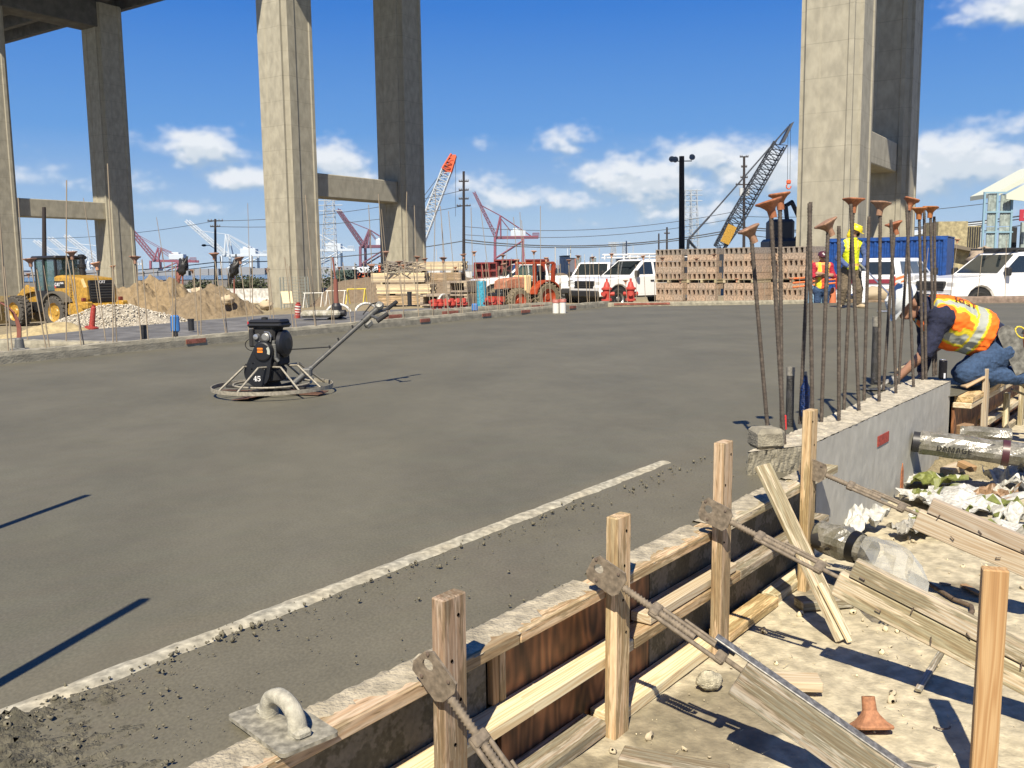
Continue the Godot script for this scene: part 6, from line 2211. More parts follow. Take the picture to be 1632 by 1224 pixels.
func block_stacks() -> void:
	var tones := [mat("block_a", lin(0.62, 0.46, 0.335), 0.95, "fine", Vector3.ONE), mat("block_b", lin(0.57, 0.44, 0.33), 0.95, "fine", Vector3.ONE), mat("block_c", lin(0.66, 0.48, 0.34), 0.95, "fine", Vector3.ONE), mat("block_grey", lin(0.46, 0.39, 0.32), 0.95, "fine", Vector3.ONE)]
	var hole := block_mesh(0.196, 0.214, 0.39, 1)
	var solid := block_mesh(0.395, 0.214, 0.195, 0)
	var A := Vector3(5.85, 0, -35.6)
	var B := Vector3(9.15, 0, -32.4)
	var d := (B - A).normalized()
	var n := Vector3(-d.z, 0, d.x)
	if n.z < 0: n = -n
	var r := RandomNumberGenerator.new()
	r.seed = 8
	var where := ["left", "middle", "right"]
	for k in 5:
		var c: Vector3 = A + d * ([0.66, 2.10, 3.60, 3.72, 5.2][k]) - n * ([0.0, -0.05, 0.0, 1.35, 0.9][k])
		var y := gy(c.x, c.z)
		for lv in 2:
			var label: String
			if k < 3: label = "%s block pallet of the front row, %s tier" % [["pickup-side", "middle", "netting-side"][k], ["lower", "upper"][lv]]
			else: label = "%s block pallet behind the front row, %s tier, by the netting" % [["nearer", "farther"][k - 3], ["lower", "upper"][lv]]
			var skew := r.randf_range(-0.05, 0.05)
			var t := thing("block_pallet", label, "block pallet", Vector3(c.x + r.randf_range(-0.03, 0.03), y + lv * 1.02, c.z), 0.0, "pallets of concrete blocks")
			t.basis = Basis(d, Vector3.UP, d.cross(Vector3.UP)) * Basis(Vector3.UP, skew)
			var pm := wood("weathered")
			for i in 3:
				var m := MB.new()
				m.box(Vector3(-0.56 + i * 0.56, 0.05, 0), Vector3(0.09, 0.10, 1.2))
				put("pallet_runner", m, pm, t)
			var m2 := MB.new()
			m2.box(Vector3(0, 0.115, 0), Vector3(1.24, 0.022, 1.2))
			put("pallet_deck", m2, pm, t)
			var rows := 5 if lv == 1 else 4
			for row in rows:
				var yy := 0.13 + 0.11 + row * 0.22
				var cores := (row % 2 == 0) 
				for dep in (3 if cores else 6):
					if dep > 0 and k < 3 and row < rows - 1 and not (k == 2):
						continue     # nothing shows of the inner ones
					if cores:
						for i in 6:
							if k >= 3 and dep > 0 and (i > 0 and i < 5) and row < rows - 1: continue
							var bm: Material = tones[r.randi() % 3] if row < 3 or lv == 0 else tones[3]
							put("block", hole, bm, t, Transform3D(Basis.IDENTITY, Vector3(-0.5 + i * 0.2 + r.randf_range(-0.004, 0.004), yy, 0.40 - dep * 0.4 + r.randf_range(-0.012, 0.012))))
					else:
						for i in 3:
							put("block", solid, tones[r.randi() % 3], t, Transform3D(Basis.IDENTITY, Vector3(-0.4 + i * 0.4 + r.randf_range(-0.004, 0.004), yy, 0.5 - dep * 0.2 + r.randf_range(-0.008, 0.008))))

func bundle(label: String, c: Vector3, turn: float, cols: int, rows: int, len: float, bw: float, bh: float, kind: String, called := "lumber_bundle", cat := "lumber", grp := "bundles of sawn lumber") -> void:
	var t := thing(called, label, cat, c, turn, grp)
	var me := MB.new()
	me.cbox(Vector3.ZERO, Vector3(len, bh * 0.96, bw * 0.97), 0.004)
	var mesh := me.mesh()
	for i in 2:
		var m := MB.new()
		m.box(Vector3((i - 0.5) * len * 0.6, 0.04, 0), Vector3(0.09, 0.08, cols * bw))
		put("bearer", m, wood("weathered"), t)
	for r in rows:
		for q in cols:
			if r > 0 and r < rows - 1 and q > 0 and q < cols - 1:
				continue
			put("plank", mesh, wood(kind), t, Transform3D(Basis.IDENTITY, Vector3(rf(-0.03, 0.03), 0.08 + bh * (r + 0.5), (q - (cols - 1) / 2.0) * bw)))

func site_things() -> void:
	block_stacks()
	var g := func(x: float, z: float, up := 0.0) -> Vector3: return Vector3(x, gy(x, z) + up, z)
	# lumber
	var tb := heading(0.97, 0.22)
	var L := [[-4.6, -41.5, 0.0, "stud", "lowest long bundle of pale lumber at the front of the stack"], [-4.65, -41.5, 0.50, "pale", "second bundle from the bottom of the front lumber stack"], [-4.9, -41.6, 1.0, "pale", "third bundle of the front lumber stack, under the scrap pile"], [-3.3, -42.9, 1.5, "pale", "top bundle of the lumber stack, set back behind the scrap pile"], [-3.4, -42.9, 1.0, "stud", "bundle under the top one at the back of the lumber stack"]]
	for e in L:
		bundle(e[4], g.call(e[0], e[1], e[2]), tb, 5, 5, 2.5, 0.19, 0.083, e[3])
	for e in [[-1.95, -41.0, 0.0, "brown", "dark end-on lumber pile lowest beside the red steel forms"], [-1.95, -41.1, 0.55, "brown", "dark end-on lumber pile on top of its twin beside the red steel forms"], [-3.05, -40.3, 0.0, "brown", "low reddish end-on lumber pile before the front stack"]]:
		bundle(e[4], g.call(e[0], e[1], e[2]), tb + 1.45, 6, 6, 2.2, 0.16, 0.08, e[3])
	# wired scrap pile on top
	var m := MB.new()
	var r := RandomNumberGenerator.new()
	r.seed = 12
	var sp: Vector3 = g.call(-4.75, -41.4, 1.55)
	for i in 130:
		var p := sp + Vector3(r.randf_range(-0.85, 0.75), r.randf_range(0.0, 0.42), r.randf_range(-0.5, 0.5))
		var q := p + Vector3(r.randf_range(-0.5, 0.5), r.randf_range(-0.12, 0.12), r.randf_range(-0.3, 0.3))
		m.tube(p, q, r.randf_range(0.012, 0.03), -1, 4)
	tag(put("scrap_pile", m, mat("scrap", lin(0.22, 0.19, 0.16), 0.9)), "grey tangled pile of metal offcuts on top of the lumber stack", "scrap pile")
	# red steel forms
	var red := mat("form_red", lin(0.30, 0.045, 0.04), 0.6, "mottle", Vector3.ONE)
	for k in 3:
		var c: Vector3 = [g.call(-1.2, -46.0), g.call(-0.2, -46.6), g.call(1.4, -49.2)][k]
		var t := thing("steel_form", ["red steel wall form standing beside the dark lumber piles", "red steel wall form leaning behind the crew-cab pickup", "red steel wall form farthest back behind the crew-cab pickup"][k], "steel form", c, heading(0.92, 0.4) + 0.12 * k, "red steel wall forms")
		var h: float = [2.0, 2.15, 2.2][k]
		for i in 4:
			m = MB.new()
			m.box(Vector3(-0.6 + i * 0.4, h / 2, 0), Vector3(0.06, h, 0.22))
			put("form_rib", m, red, t)
		for i in 6:
			m = MB.new()
			m.box(Vector3(0, 0.04 + i * (h - 0.08) / 5.0, 0.0), Vector3(1.26, 0.06, 0.215))
			put("form_rail", m, red, t)
		m = MB.new()
		m.box(Vector3(0, h / 2, -0.12), Vector3(1.26, h, 0.02))
		put("form_skin", m, mat("form_dark", lin(0.10, 0.03, 0.03), 0.7), t)
	# cyan tube
	var tb2 := thing("cyan_tube", "bright cyan tube standing upright before the white crew-cab pickup", "tube", D(768, 497, 31.5) * Vector3(1, 0, 1) + Vector3(0, -0.62, 0))
	m = MB.new()
	m.lathe([Vector2(0, 0), Vector2(0.165, 0), Vector2(0.165, 1.15), Vector2(0.155, 1.17), Vector2(0.13, 1.17), Vector2(0.13, 1.0), Vector2(0, 1.0)], 22)
	put("tube_wall", m, mat("cyan", lin(0.08, 0.46, 0.66), 0.45, "fine", Vector3.ONE), tb2)
	# red hydrant fittings on standpipes
	for k in 2:
		var c := D([967, 1005][k], 500, 29.5)
		c.y = gy(c.x, c.z)
		var t := thing("fire_hydrant", ["red hydrant fitting before the racked pickup's front wheel", "red hydrant fitting before the racked pickup's door"][k], "hydrant", c, 0.4 * k, "red hydrant fittings")
		var rm := mat("hydrant_red", lin(0.46, 0.05, 0.035), 0.5)
		m = MB.new()
		m.lathe([Vector2(0.09, 0), Vector2(0.09, 0.55), Vector2(0.17, 0.56), Vector2(0.17, 0.62), Vector2(0.12, 0.64), Vector2(0.13, 0.9), Vector2(0.17, 0.92), Vector2(0.17, 0.97), Vector2(0.11, 1.0), Vector2(0.07, 1.14), Vector2(0.035, 1.17), Vector2(0.035, 1.26), Vector2(0, 1.27)], 16)
		put("barrel", m, rm, t)
		for a in [0.0, 2.1, 4.2]:
			m = MB.new()
			m.tube(Vector3(0, 0.78, 0), Vector3(cos(a) * 0.24, 0.78, sin(a) * 0.24), 0.06, 0.07, 10)
			put("outlet", m, rm, t)
	# blue container
	var ca := Vector3(12.7, 0, -37.6)
	var cb := Vector3(16.5, 0, -35.3)
	var cd := (cb - ca).normalized()
	var cn := Vector3(cd.z, 0, -cd.x)
	if cn.z < 0: cn = -cn
	cn = Vector3(-cd.z, 0, cd.x)
	var ct := ca.lerp(cb, 0.5) - cn * 1.22
	ct.y = gy(ct.x, ct.z) + 0.02
	var t2 := thing("shipping_container", "dark blue corrugated shipping container behind the man in the lime vest", "container", ct)
	t2.basis = Basis(cd, Vector3.UP, cd.cross(Vector3.UP))
	var blue := mat("container_blue", lin(0.012, 0.085, 0.36), 0.5, "mottle", Vector3.ONE * 0.5)
	var len := ca.distance_to(cb)
	for s in [-1.0, 1.0]:
		m = MB.new()
		var nfold := 22
		var pts := []
		for i in nfold:
			var x0 := -len / 2 + 0.12 + (len - 0.24) * i / nfold
			var w := (len - 0.24) / nfold
			for e in [[0.0, 0.0], [0.36, 0.0], [0.5, 0.04], [0.86, 0.04]]:
				pts.append(Vector2(x0 + w * e[0], e[1]))
		for i in pts.size() - 1:
			var z0: float = s * (1.20 - pts[i].y)
			var z1: float = s * (1.20 - pts[i + 1].y)
			m.qo(Vector3(pts[i].x, 0.15, z0), Vector3(pts[i + 1].x, 0.15, z1), Vector3(pts[i + 1].x, 2.5, z1), Vector3(pts[i].x, 2.5, z0), Vector3(pts[i].x, 1.3, 0))
		put("side_wall", m, blue, t2)
		for e in [0.08, 2.55]:
			m = MB.new()
			m.box(Vector3(0, e, s * 1.19), Vector3(len, 0.14, 0.08))
			put("side_rail", m, blue, t2)
		m = MB.new()
		m.box(Vector3(s * (len / 2 - 0.04), 1.3, 0), Vector3(0.06, 2.5, 2.36))
		put("end_wall", m, blue, t2)
		for e in [-1.16, 1.16]:
			m = MB.new()
			m.box(Vector3(s * (len / 2 - 0.06), 1.31, e), Vector3(0.14, 2.62, 0.13))
			put("corner_post", m, blue, t2)
	m = MB.new()
	m.box(Vector3(0, 2.6, 0), Vector3(len, 0.04, 2.4))
	put("roof", m, blue, t2)
	# orange netting, blue wrap beside the blocks
	var on := thing("orange_netting", "orange safety netting and rail between the blocks and the red-shirted man", "safety netting", g.call(10.1, -30.6))
	var om := mat("net_orange", lin(0.62, 0.16, 0.05), 0.7)
	m = MB.new()
	for i in 3:
		m.tube(Vector3(-0.9, 0.9 + i * 0.14, 0.3), Vector3(0.7, 1.02 + i * 0.12, -0.1), 0.035, -1, 6)
	put("net_rail", m, om, on)
	for i in 2:
		m = MB.new()
		m.box(Vector3(-0.42 + i * 0.16, 1.3, 0.2), Vector3(0.05, 0.9, 0.05))
		put("net_post", m, om, on)
	m = MB.new()
	m.box(Vector3(1.1, 1.0, -0.2), Vector3(0.9, 0.25, 0.05))
	put("net_panel", m, om, on)
	m = lump(0.5, 62, Vector3(0.6, 1.0, 0.6), 0.6, 12, 16)
	tag(put("blue_wrap", m, mat("blue_wrap", lin(0.15, 0.26, 0.36), 0.5), null, Transform3D(Basis.IDENTITY, g.call(9.75, -29.8, 0.45))), "crumpled blue plastic wrapping at the end of the block stacks", "wrapping")
	m = MB.new()
	m.cbox(Vector3.ZERO, Vector3(1.1, 0.5, 0.6), 0.03)
	tag(put("white_crate", m, mat("pvc", Color.WHITE), null, Transform3D(Basis(Vector3.UP, 0.3), g.call(10.9, -31.0, 0.42))), "low white crate beside the red-shirted man's legs", "crate")
	# white post box and timber by the lime-vest man
	m = MB.new()
	m.cbox(Vector3(0, 0.75, 0), Vector3(0.23, 1.5, 0.23), 0.01)
	tag(put("white_post", m, mat("car_white", Color.WHITE), null, Transform3D(Basis.IDENTITY, D(1374, 495, 25.0) * Vector3(1, 0, 1) + Vector3(0, -0.72, 0))), "square white post just right of the lime-vest man's legs", "post")
	bundle("low pile of brownish planks below the white estate car", g.call(10.6, -26.5), 0.2, 4, 6, 1.5, 0.2, 0.09, "stud")
	m = lump(0.35, 63, Vector3(1.6, 0.75, 1.0), 0.4, 10, 16)
	tag(put("sack", m, mat("sack_tan", lin(0.34, 0.28, 0.19), 0.9), null, Transform3D(Basis.IDENTITY, g.call(10.45, -26.4, 0.72))), "tan sack lying on the low plank pile", "sack")
	var bar := thing("traffic_barricade", "orange and white striped barricade board beside the estate car", "barricade", D(1432, 490, 26.0) * Vector3(1, 0, 1) + Vector3(0, gy(10, -26), 0), -0.3)
	m = MB.new()
	m.cbox(Vector3(0, 1.0, 0), Vector3(0.22, 0.62, 0.05), 0.01)
	put("board", m, mat("pvc", Color.WHITE), bar)
	for i in 4:
		m = MB.new()
		m.prism(P2([-0.11, 0.74 + i * 0.14, 0.11, 0.82 + i * 0.14, 0.11, 0.89 + i * 0.14, -0.11, 0.81 + i * 0.14]), 0.026, 0.031)
		put("orange_stripe", m, om, bar)
	for s in [-0.09, 0.09]:
		m = MB.new()
		m.box(Vector3(s, 0.36, 0), Vector3(0.04, 0.72, 0.04))
		put("leg", m, mat("pvc", Color.WHITE), bar)
	var cone := thing("traffic_cone", "orange traffic cone to the left of the lime-vest man's boots", "cone", D(1327, 482, 24.5) * Vector3(1, 0, 1) + Vector3(0, -0.66, 0))
	m = MB.new()
	m.cbox(Vector3(0, 0.02, 0), Vector3(0.36, 0.04, 0.36), 0.01)
	put("base", m, om, cone)
	m = MB.new()
	m.lathe([Vector2(0.14, 0.04), Vector2(0.075, 0.9), Vector2(0.05, 1.02), Vector2(0, 1.03)], 16)
	put("body", m, mat("cone_dull", lin(0.52, 0.16, 0.07), 0.6), cone)
	# boulders and rubble right
	for k in 4:
		m = lump(0.5, 90 + k, Vector3(1.1, 0.9, 1.0), 0.5)
		tag(put("boulder", m, mat("rubble", lin(0.52, 0.42, 0.32), 0.95, "mottle", Vector3.ONE), null, Transform3D(Basis.IDENTITY, g.call([17.6, 18.6, 19.4, 18.4][k], [-36.0, -36.5, -36.2, -36.3][k], [0.9, 0.9, 1.1, 1.75][k]))), ["pale broken boulder lowest in the pile before the pickup's windscreen", "middle broken boulder of the pile before the pickup's windscreen", "boulder at the far end of the pile behind the pickup's cab", "topmost boulder of the pile behind the pickup's hood"][k], "boulder")
	m = MB.new()
	m.cbox(Vector3.ZERO, Vector3(3.6, 1.1, 1.6), 0.1)
	tag(put("rubble_base", m, mat("rubble", Color.WHITE), null, Transform3D(Basis.IDENTITY, g.call(18.4, -36.6, 0.3))), "blocky pale base of the broken concrete pile behind the pickup", "rubble")
	small_site()

func small_site() -> void:
	# red pipe fittings and bits on the second slab
	var red := mat("hydrant_red", lin(0.46, 0.05, 0.035), 0.5)
	var r := RandomNumberGenerator.new()
	r.seed = 77
	for k in 9:
		var p := G(692 + k * 9.5 + (28 if k > 5 else 0), 498 - k * 0.4, 0.0)
		var t := thing("pipe_fitting", "red pipe fitting, %s from the valve in the row before the lumber" % ORD[k], "pipe fitting", p, r.randf() * 3.0, "red pipe fittings in a row")
		var m := MB.new()
		m.lathe([Vector2(0.05, 0), Vector2(0.05, 0.14), Vector2(0.1, 0.15), Vector2(0.1, 0.2), Vector2(0.06, 0.21), Vector2(0.06, 0.3), Vector2(0, 0.31)], 10)
		m.tube(Vector3(-0.12, 0.24, 0), Vector3(0.12, 0.24, 0), 0.04, -1, 8)
		put("fitting_body", m, red, t)
	for k in 3:
		var p := G([540, 583, 706][k], [502, 500, 482][k], -0.1)
		var m := MB.new()
		var pts := []
		for i in 11:
			var a := PI * i / 10.0
			pts.append(Vector3(cos(a) * 0.3, sin(a) * 0.26, 0.05 * i / 10.0))
		m.path(pts, 0.032, 7)
		tag(put("hose_loop", m, mat("pvc", Color.WHITE), null, Transform3D(Basis(Vector3.UP, 0.5 * k), p)), ["white hose arched over the second slab's edge", "pale hose loop beside the black valve", "white hose hump before the lumber stack"][k], "hose")
	var v := thing("valve_stack", "black valve with tall rusty pipe standing at the second slab's edge", "valve", G(537, 511, -0.05))
	var blk := mat("pipe_black", Color.WHITE)
	var m := MB.new()
	m.lathe([Vector2(0.2, 0), Vector2(0.2, 0.05), Vector2(0.12, 0.08), Vector2(0.11, 0.3), Vector2(0.07, 0.36), Vector2(0, 0.37)], 14)
	m.tube(Vector3(-0.25, 0.14, 0), Vector3(0.2, 0.16, 0.1), 0.07, -1, 9)
	put("valve_body", m, blk, v)
	m = MB.new()
	m.tube(Vector3(0, 0.35, 0), Vector3(0.0, 0.85, 0), 0.05, 0.045, 10)
	put("rusty_pipe", m, mat("rust_pipe", lin(0.20, 0.07, 0.05), 0.8), v)
	m = MB.new()
	m.tube(Vector3(0, 0.8, 0), Vector3(-0.04, 1.3, 0), 0.02, -1, 8)
	put("rod", m, mat("rust_pipe", Color.WHITE), v)
	m = MB.new()
	m.cbox(Vector3.ZERO, Vector3(0.8, 0.14, 0.4), 0.05)
	tag(put("white_slab_bag", m, mat("bundle_grey", lin(0.46, 0.45, 0.41), 0.8, "stain", Vector3.ONE * 2), null, Transform3D(Basis(Vector3.UP, 0.1), G(512, 508, 0.0) + Vector3(0, 0.1, 0))), "long white covered bundle lying left of the black valve", "bundle")
	# hose reel at the picture's left edge
	m = MB.new()
	for k in 8:
		var pts := []
		for i in 14:
			var a := -0.5 + PI * 1.2 * i / 13.0
			pts.append(G(8, 545, 0.0) + Vector3(cos(a) * (0.3 + k * 0.012) - 0.1 + k * 0.008, 0.18 + sin(a) * 0.42, k * 0.025))
		m.path(pts, 0.012, 5)
	tag(put("wire_coil", m, mat("rust_pipe", Color.WHITE)), "coil of rusty tie wire beside the short kerb at the picture's edge", "wire coil")
	# heaps
	heap("gravel_heap", D(192, 520, 28.0), Vector2(2.7, 1.7), 0.86, mat("gravel", lin(0.50, 0.45, 0.36), 0.95, "fine", Vector3.ONE * 0.5, true, "grit", 1.0), 1, 0.25)
	heap("sand_heap", D(75, 545, 22.5), Vector2(1.9, 1.2), 0.5, mat("sand", lin(0.56, 0.45, 0.24), 0.95, "dirt", Vector3.ONE * 0.4, true, "rough", 1.0), 2, 0.3)
	heap("dirt_heap", D(243, 490, 50.0), Vector2(3.9, 3.0), 1.95, mat("heap_dirt", lin(0.36, 0.265, 0.15), 0.95, "dirt", Vector3.ONE * 0.3, true, "rough", 3.0), 3, 0.5)
	heap("dirt_heap", D(337, 488, 47.0), Vector2(2.9, 2.4), 1.5, mat("heap_dirt2", lin(0.29, 0.22, 0.135), 0.95, "dirt", Vector3.ONE * 0.3, true, "rough", 3.0), 4, 0.55)
	var xf: Array[Transform3D] = []
	var pm := lump(1.0, 44, Vector3(1, 0.8, 0.9), 0.4, 4, 6).mesh()
	for i in 2600:
		var a := r.randf() * TAU
		var q := sqrt(r.randf())
		var c := D(192, 520, 28.0)
		var x := cos(a) * q * 2.5
		var z := sin(a) * q * 1.6
		var y := 0.86 * heap_h(x, z, Vector2(2.7, 1.7), 1, 0.25) + gy(c.x, c.z)
		xf.append(Transform3D(Basis.from_euler(Vector3(r.randf() * 6, r.randf() * 6, 0)).scaled(Vector3.ONE * r.randf_range(0.014, 0.032)), Vector3(c.x + x, y, c.z + z)))
	scatter("gravel_stones", pm, mat("stone", lin(0.50, 0.46, 0.38), 0.9), xf)
	for k in 3:
		var p := D([362, 316, 425][k], [478, 465, 486][k], [45.5, 48.0, 44.0][k])
		m = lump(0.3, 120 + k, Vector3(1.1, 0.8, 1), 0.5)
		tag(put("rock", m, mat("rock_tan", lin(0.42, 0.34, 0.23), 0.95), null, Transform3D(Basis.IDENTITY, p)), ["pale rock on the flank of the darker dirt heap", "rock where the two dirt heaps meet", "rock on the flat ground right of the dirt heaps"][k], "rock")

func heap_h(x: float, z: float, s: Vector2, sd: int, rough: float) -> float:
	var f := FastNoiseLite.new()
	f.seed = sd; f.frequency = 1.0; f.fractal_octaves = 5
	var d := sqrt(x * x / (s.x * s.x) + z * z / (s.y * s.y))
	var k := maxf(0.0, 1.0 - d)
	return minf(k * 1.35, 0.55 + 0.45 * smoothstep(0.3, 0.9, k)) * (1.0 + rough * f.get_noise_2d(x * 0.5, z * 0.5)) + rough * 0.10 * f.get_noise_2d(x * 2.0, z * 2.0) * minf(k * 4.0, 1.0)

func heap(called: String, c: Vector3, s: Vector2, h: float, material: Material, sd: int, rough: float) -> void:
	var m := MB.new()
	var y0 := gy(c.x, c.z) - 0.05
	var f := FastNoiseLite.new()
	f.seed = sd; f.frequency = 1.0; f.fractal_octaves = 5
	grid(110, 90, func(u: float, w: float) -> Vector3:
		var x := (u - 0.5) * 2.2 * s.x
		var z := (w - 0.5) * 2.2 * s.y
		var d := sqrt(x * x / (s.x * s.x) + z * z / (s.y * s.y)) + 0.12 * f.get_noise_2d(x * 0.8 + 9.0, z * 0.8)
		var k := maxf(0.0, 1.0 - d)
		var y := minf(k * 1.35, 0.55 + 0.45 * smoothstep(0.3, 0.9, k)) * (1.0 + rough * f.get_noise_2d(x * 0.5, z * 0.5)) + rough * 0.22 * f.get_noise_2d(x * 1.4, z * 1.4) * minf(k * 4.0, 1.0)
		return Vector3(c.x + x, y0 + h * y, c.z + z), m)
	var o := setting(called, m, material, "stuff")
	o.set_meta("label", {1: "grey gravel heap in front of the yellow loader", 2: "low sandy spoil in front of the loader's wheels", 3: "tall tan dirt heap below the pier's tall legs", 4: "smaller darker dirt heap beside the tan one"}[sd])
	o.set_meta("category", "heap")
# ------------------------------------------------------------------ people
func net(bones: Array, cell: float, k: float, tint: Callable, clip: Variant = null, wrinkle := 0.0, wfreq := 14.0) -> MB:   # a smooth skin over tapered bones
	var lo := Vector3.ONE * 1e9
	var hi := -lo
	for b in bones:
		var r: float = maxf(b[2], b[3]) + k + cell * 3.0
		for q in [b[0], b[1]]:
			lo = lo.min(q - Vector3.ONE * r)
			hi = hi.max(q + Vector3.ONE * r)
	var n := Vector3i(((hi - lo) / cell).ceil()) + Vector3i.ONE
	var sx := 1
	var sy := n.x
	var sz := n.x * n.y
	var f := PackedFloat32Array()
	f.resize(n.x * n.y * n.z)
	f.fill(1.0)
	for b in bones:
		var a: Vector3 = b[0]
		var ba: Vector3 = b[1] - a
		var ra: float = b[2]
		var rb: float = b[3]
		var bb := maxf(ba.length_squared(), 1e-9)
		var rr := Vector3.ONE * (maxf(ra, rb) + k + cell * 2.0)
		var i0 := Vector3i(((a.min(b[1]) - rr - lo) / cell).floor()).clamp(Vector3i.ZERO, n - Vector3i.ONE)
		var i1 := Vector3i(((a.max(b[1]) + rr - lo) / cell).ceil()).clamp(Vector3i.ZERO, n - Vector3i.ONE)
		for z in range(i0.z, i1.z + 1):
			for y in range(i0.y, i1.y + 1):
				var at := z * sz + y * sy
				for x in range(i0.x, i1.x + 1):
					var pa := lo + Vector3(x, y, z) * cell - a
					var h := clampf(pa.dot(ba) / bb, 0.0, 1.0)
					var d := (pa - ba * h).length() - ra - (rb - ra) * h
					var g := f[at + x]
					var e := maxf(k - absf(d - g), 0.0) / k
					f[at + x] = minf(d, g) - e * e * k * 0.25
	var ns := FastNoiseLite.new()
	ns.seed = 4; ns.frequency = 1.0; ns.fractal_octaves = 2
	if wrinkle > 0.0 or clip != null:
		for z in n.z:
			for y in n.y:
				for x in n.x:
					var i := z * sz + y * sy + x
					if absf(f[i]) < cell * 4.0 or (clip != null and f[i] < cell * 4.0):
						var p := lo + Vector3(x, y, z) * cell
						if wrinkle > 0.0:
							f[i] += wrinkle * ns.get_noise_3d(p.x * wfreq, p.y * wfreq * 1.4, p.z * wfreq)
						if clip != null:
							f[i] = maxf(f[i], clip.call(p))
	var id := PackedInt32Array()
	id.resize(f.size())
	id.fill(-1)
	var pv := PackedVector3Array()
	var nv := PackedVector3Array()
	var cv := PackedColorArray()
	var off := [0, sx, sy, sx + sy, sz, sx + sz, sy + sz, sx + sy + sz]
	var cor := [Vector3(0, 0, 0), Vector3(1, 0, 0), Vector3(0, 1, 0), Vector3(1, 1, 0), Vector3(0, 0, 1), Vector3(1, 0, 1), Vector3(0, 1, 1), Vector3(1, 1, 1)]
	var edges := [[0, 1], [2, 3], [4, 5], [6, 7], [0, 2], [1, 3], [4, 6], [5, 7], [0, 4], [1, 5], [2, 6], [3, 7]]
	var far := cell * 2.5
	for z in n.z - 1:
		for y in n.y - 1:
			for x in n.x - 1:
				var i := z * sz + y * sy + x
				if absf(f[i]) > far:
					continue
				var g := []
				var ins := 0
				for c in 8:
					var w := f[i + off[c]]
					g.append(w)
					if w < 0.0: ins += 1
				if ins == 0 or ins == 8:
					continue
				var s := Vector3.ZERO
				var m := 0
				for e in edges:
					var a: float = g[e[0]]
					var b: float = g[e[1]]
					if (a < 0.0) != (b < 0.0):
						s += cor[e[0]].lerp(cor[e[1]], a / (a - b))
						m += 1
				var p := lo + (Vector3(x, y, z) + s / m) * cell
				id[i] = pv.size()
				pv.append(p)
				nv.append(Vector3(g[1] + g[3] + g[5] + g[7] - g[0] - g[2] - g[4] - g[6], g[2] + g[3] + g[6] + g[7] - g[0] - g[1] - g[4] - g[5], g[4] + g[5] + g[6] + g[7] - g[0] - g[1] - g[2] - g[3]).normalized())
				cv.append(tint.call(p))
	var out := MB.new()
	var ax := [[sx, sy, sz], [sy, sz, sx], [sz, sx, sy]]
	for z in range(1, n.z - 1):
		for y in range(1, n.y - 1):
			for x in range(1, n.x - 1):
				var i := z * sz + y * sy + x
				if id[i] < 0:
					continue
				for e in ax:
					if (f[i] < 0.0) == (f[i + e[0]] < 0.0):
						continue
					var q := [id[i], id[i - e[1]], id[i - e[1] - e[2]], id[i - e[2]]]
					if q.min() < 0:
						continue
					var fl := (pv[q[1]] - pv[q[0]]).cross(pv[q[2]] - pv[q[0]]).dot(nv[q[0]]) > 0.0
					for t in ([0, 2, 1, 0, 3, 2] if fl else [0, 1, 2, 0, 2, 3]):
						out.v.append(pv[q[t]]); out.n.append(nv[q[t]]); out.c.append(cv[q[t]])
	return out

func head_bones(c: Vector3, B: Basis, neck: Vector3) -> Array:   # B.x is the way the face looks, B.y up
	var q := func(x: float, y: float, z: float) -> Vector3: return c + B * Vector3(x, y, z)
	var o := [[q.call(-0.022, 0.035, 0), q.call(0.01, 0.045, 0), 0.088, 0.082], [q.call(0.028, -0.01, 0), q.call(0.04, -0.05, 0), 0.066, 0.05], [q.call(0.055, -0.092, 0.012), q.call(0.055, -0.092, -0.012), 0.026, 0.026],
		[q.call(0.088, 0.008, 0), q.call(0.112, -0.028, 0), 0.008, 0.013], [q.call(-0.03, -0.07, 0), neck, 0.055, 0.062], [q.call(0.094, -0.058, 0.014), q.call(0.094, -0.058, -0.014), 0.010, 0.010]]
	for s in [-1.0, 1.0]:
		o.append([q.call(-0.008, 0.012, 0.084 * s), q.call(-0.004, -0.03, 0.078 * s), 0.016, 0.012])
		o.append([q.call(0.07, 0.03, 0.03 * s), q.call(0.066, 0.032, 0.045 * s), 0.016, 0.014])
	return o

func eyes(t: Node3D, c: Vector3, B: Basis) -> void:
	for s in [-1.0, 1.0]:
		var m := MB.new()
		m.ball(c + B * Vector3(0.083, 0.008, 0.031 * s), Vector3.ONE * 0.011, 5, 8)
		var e := put("eye", m, mat("eye_white", lin(0.6, 0.58, 0.55), 0.3), t)
		m = MB.new()
		m.ball(c + B * Vector3(0.0925, 0.007, 0.031 * s), Vector3.ONE * 0.0045, 4, 6)
		put("pupil", m, mat("pupil", lin(0.01, 0.008, 0.006), 0.2), e)
	var m2 := MB.new()
	m2.tube(c + B * Vector3(0.100, -0.058, 0.024), c + B * Vector3(0.100, -0.058, -0.024), 0.005, -1, 6)
	put("mouth", m2, mat("lip", lin(0.25, 0.10, 0.08), 0.6), t)

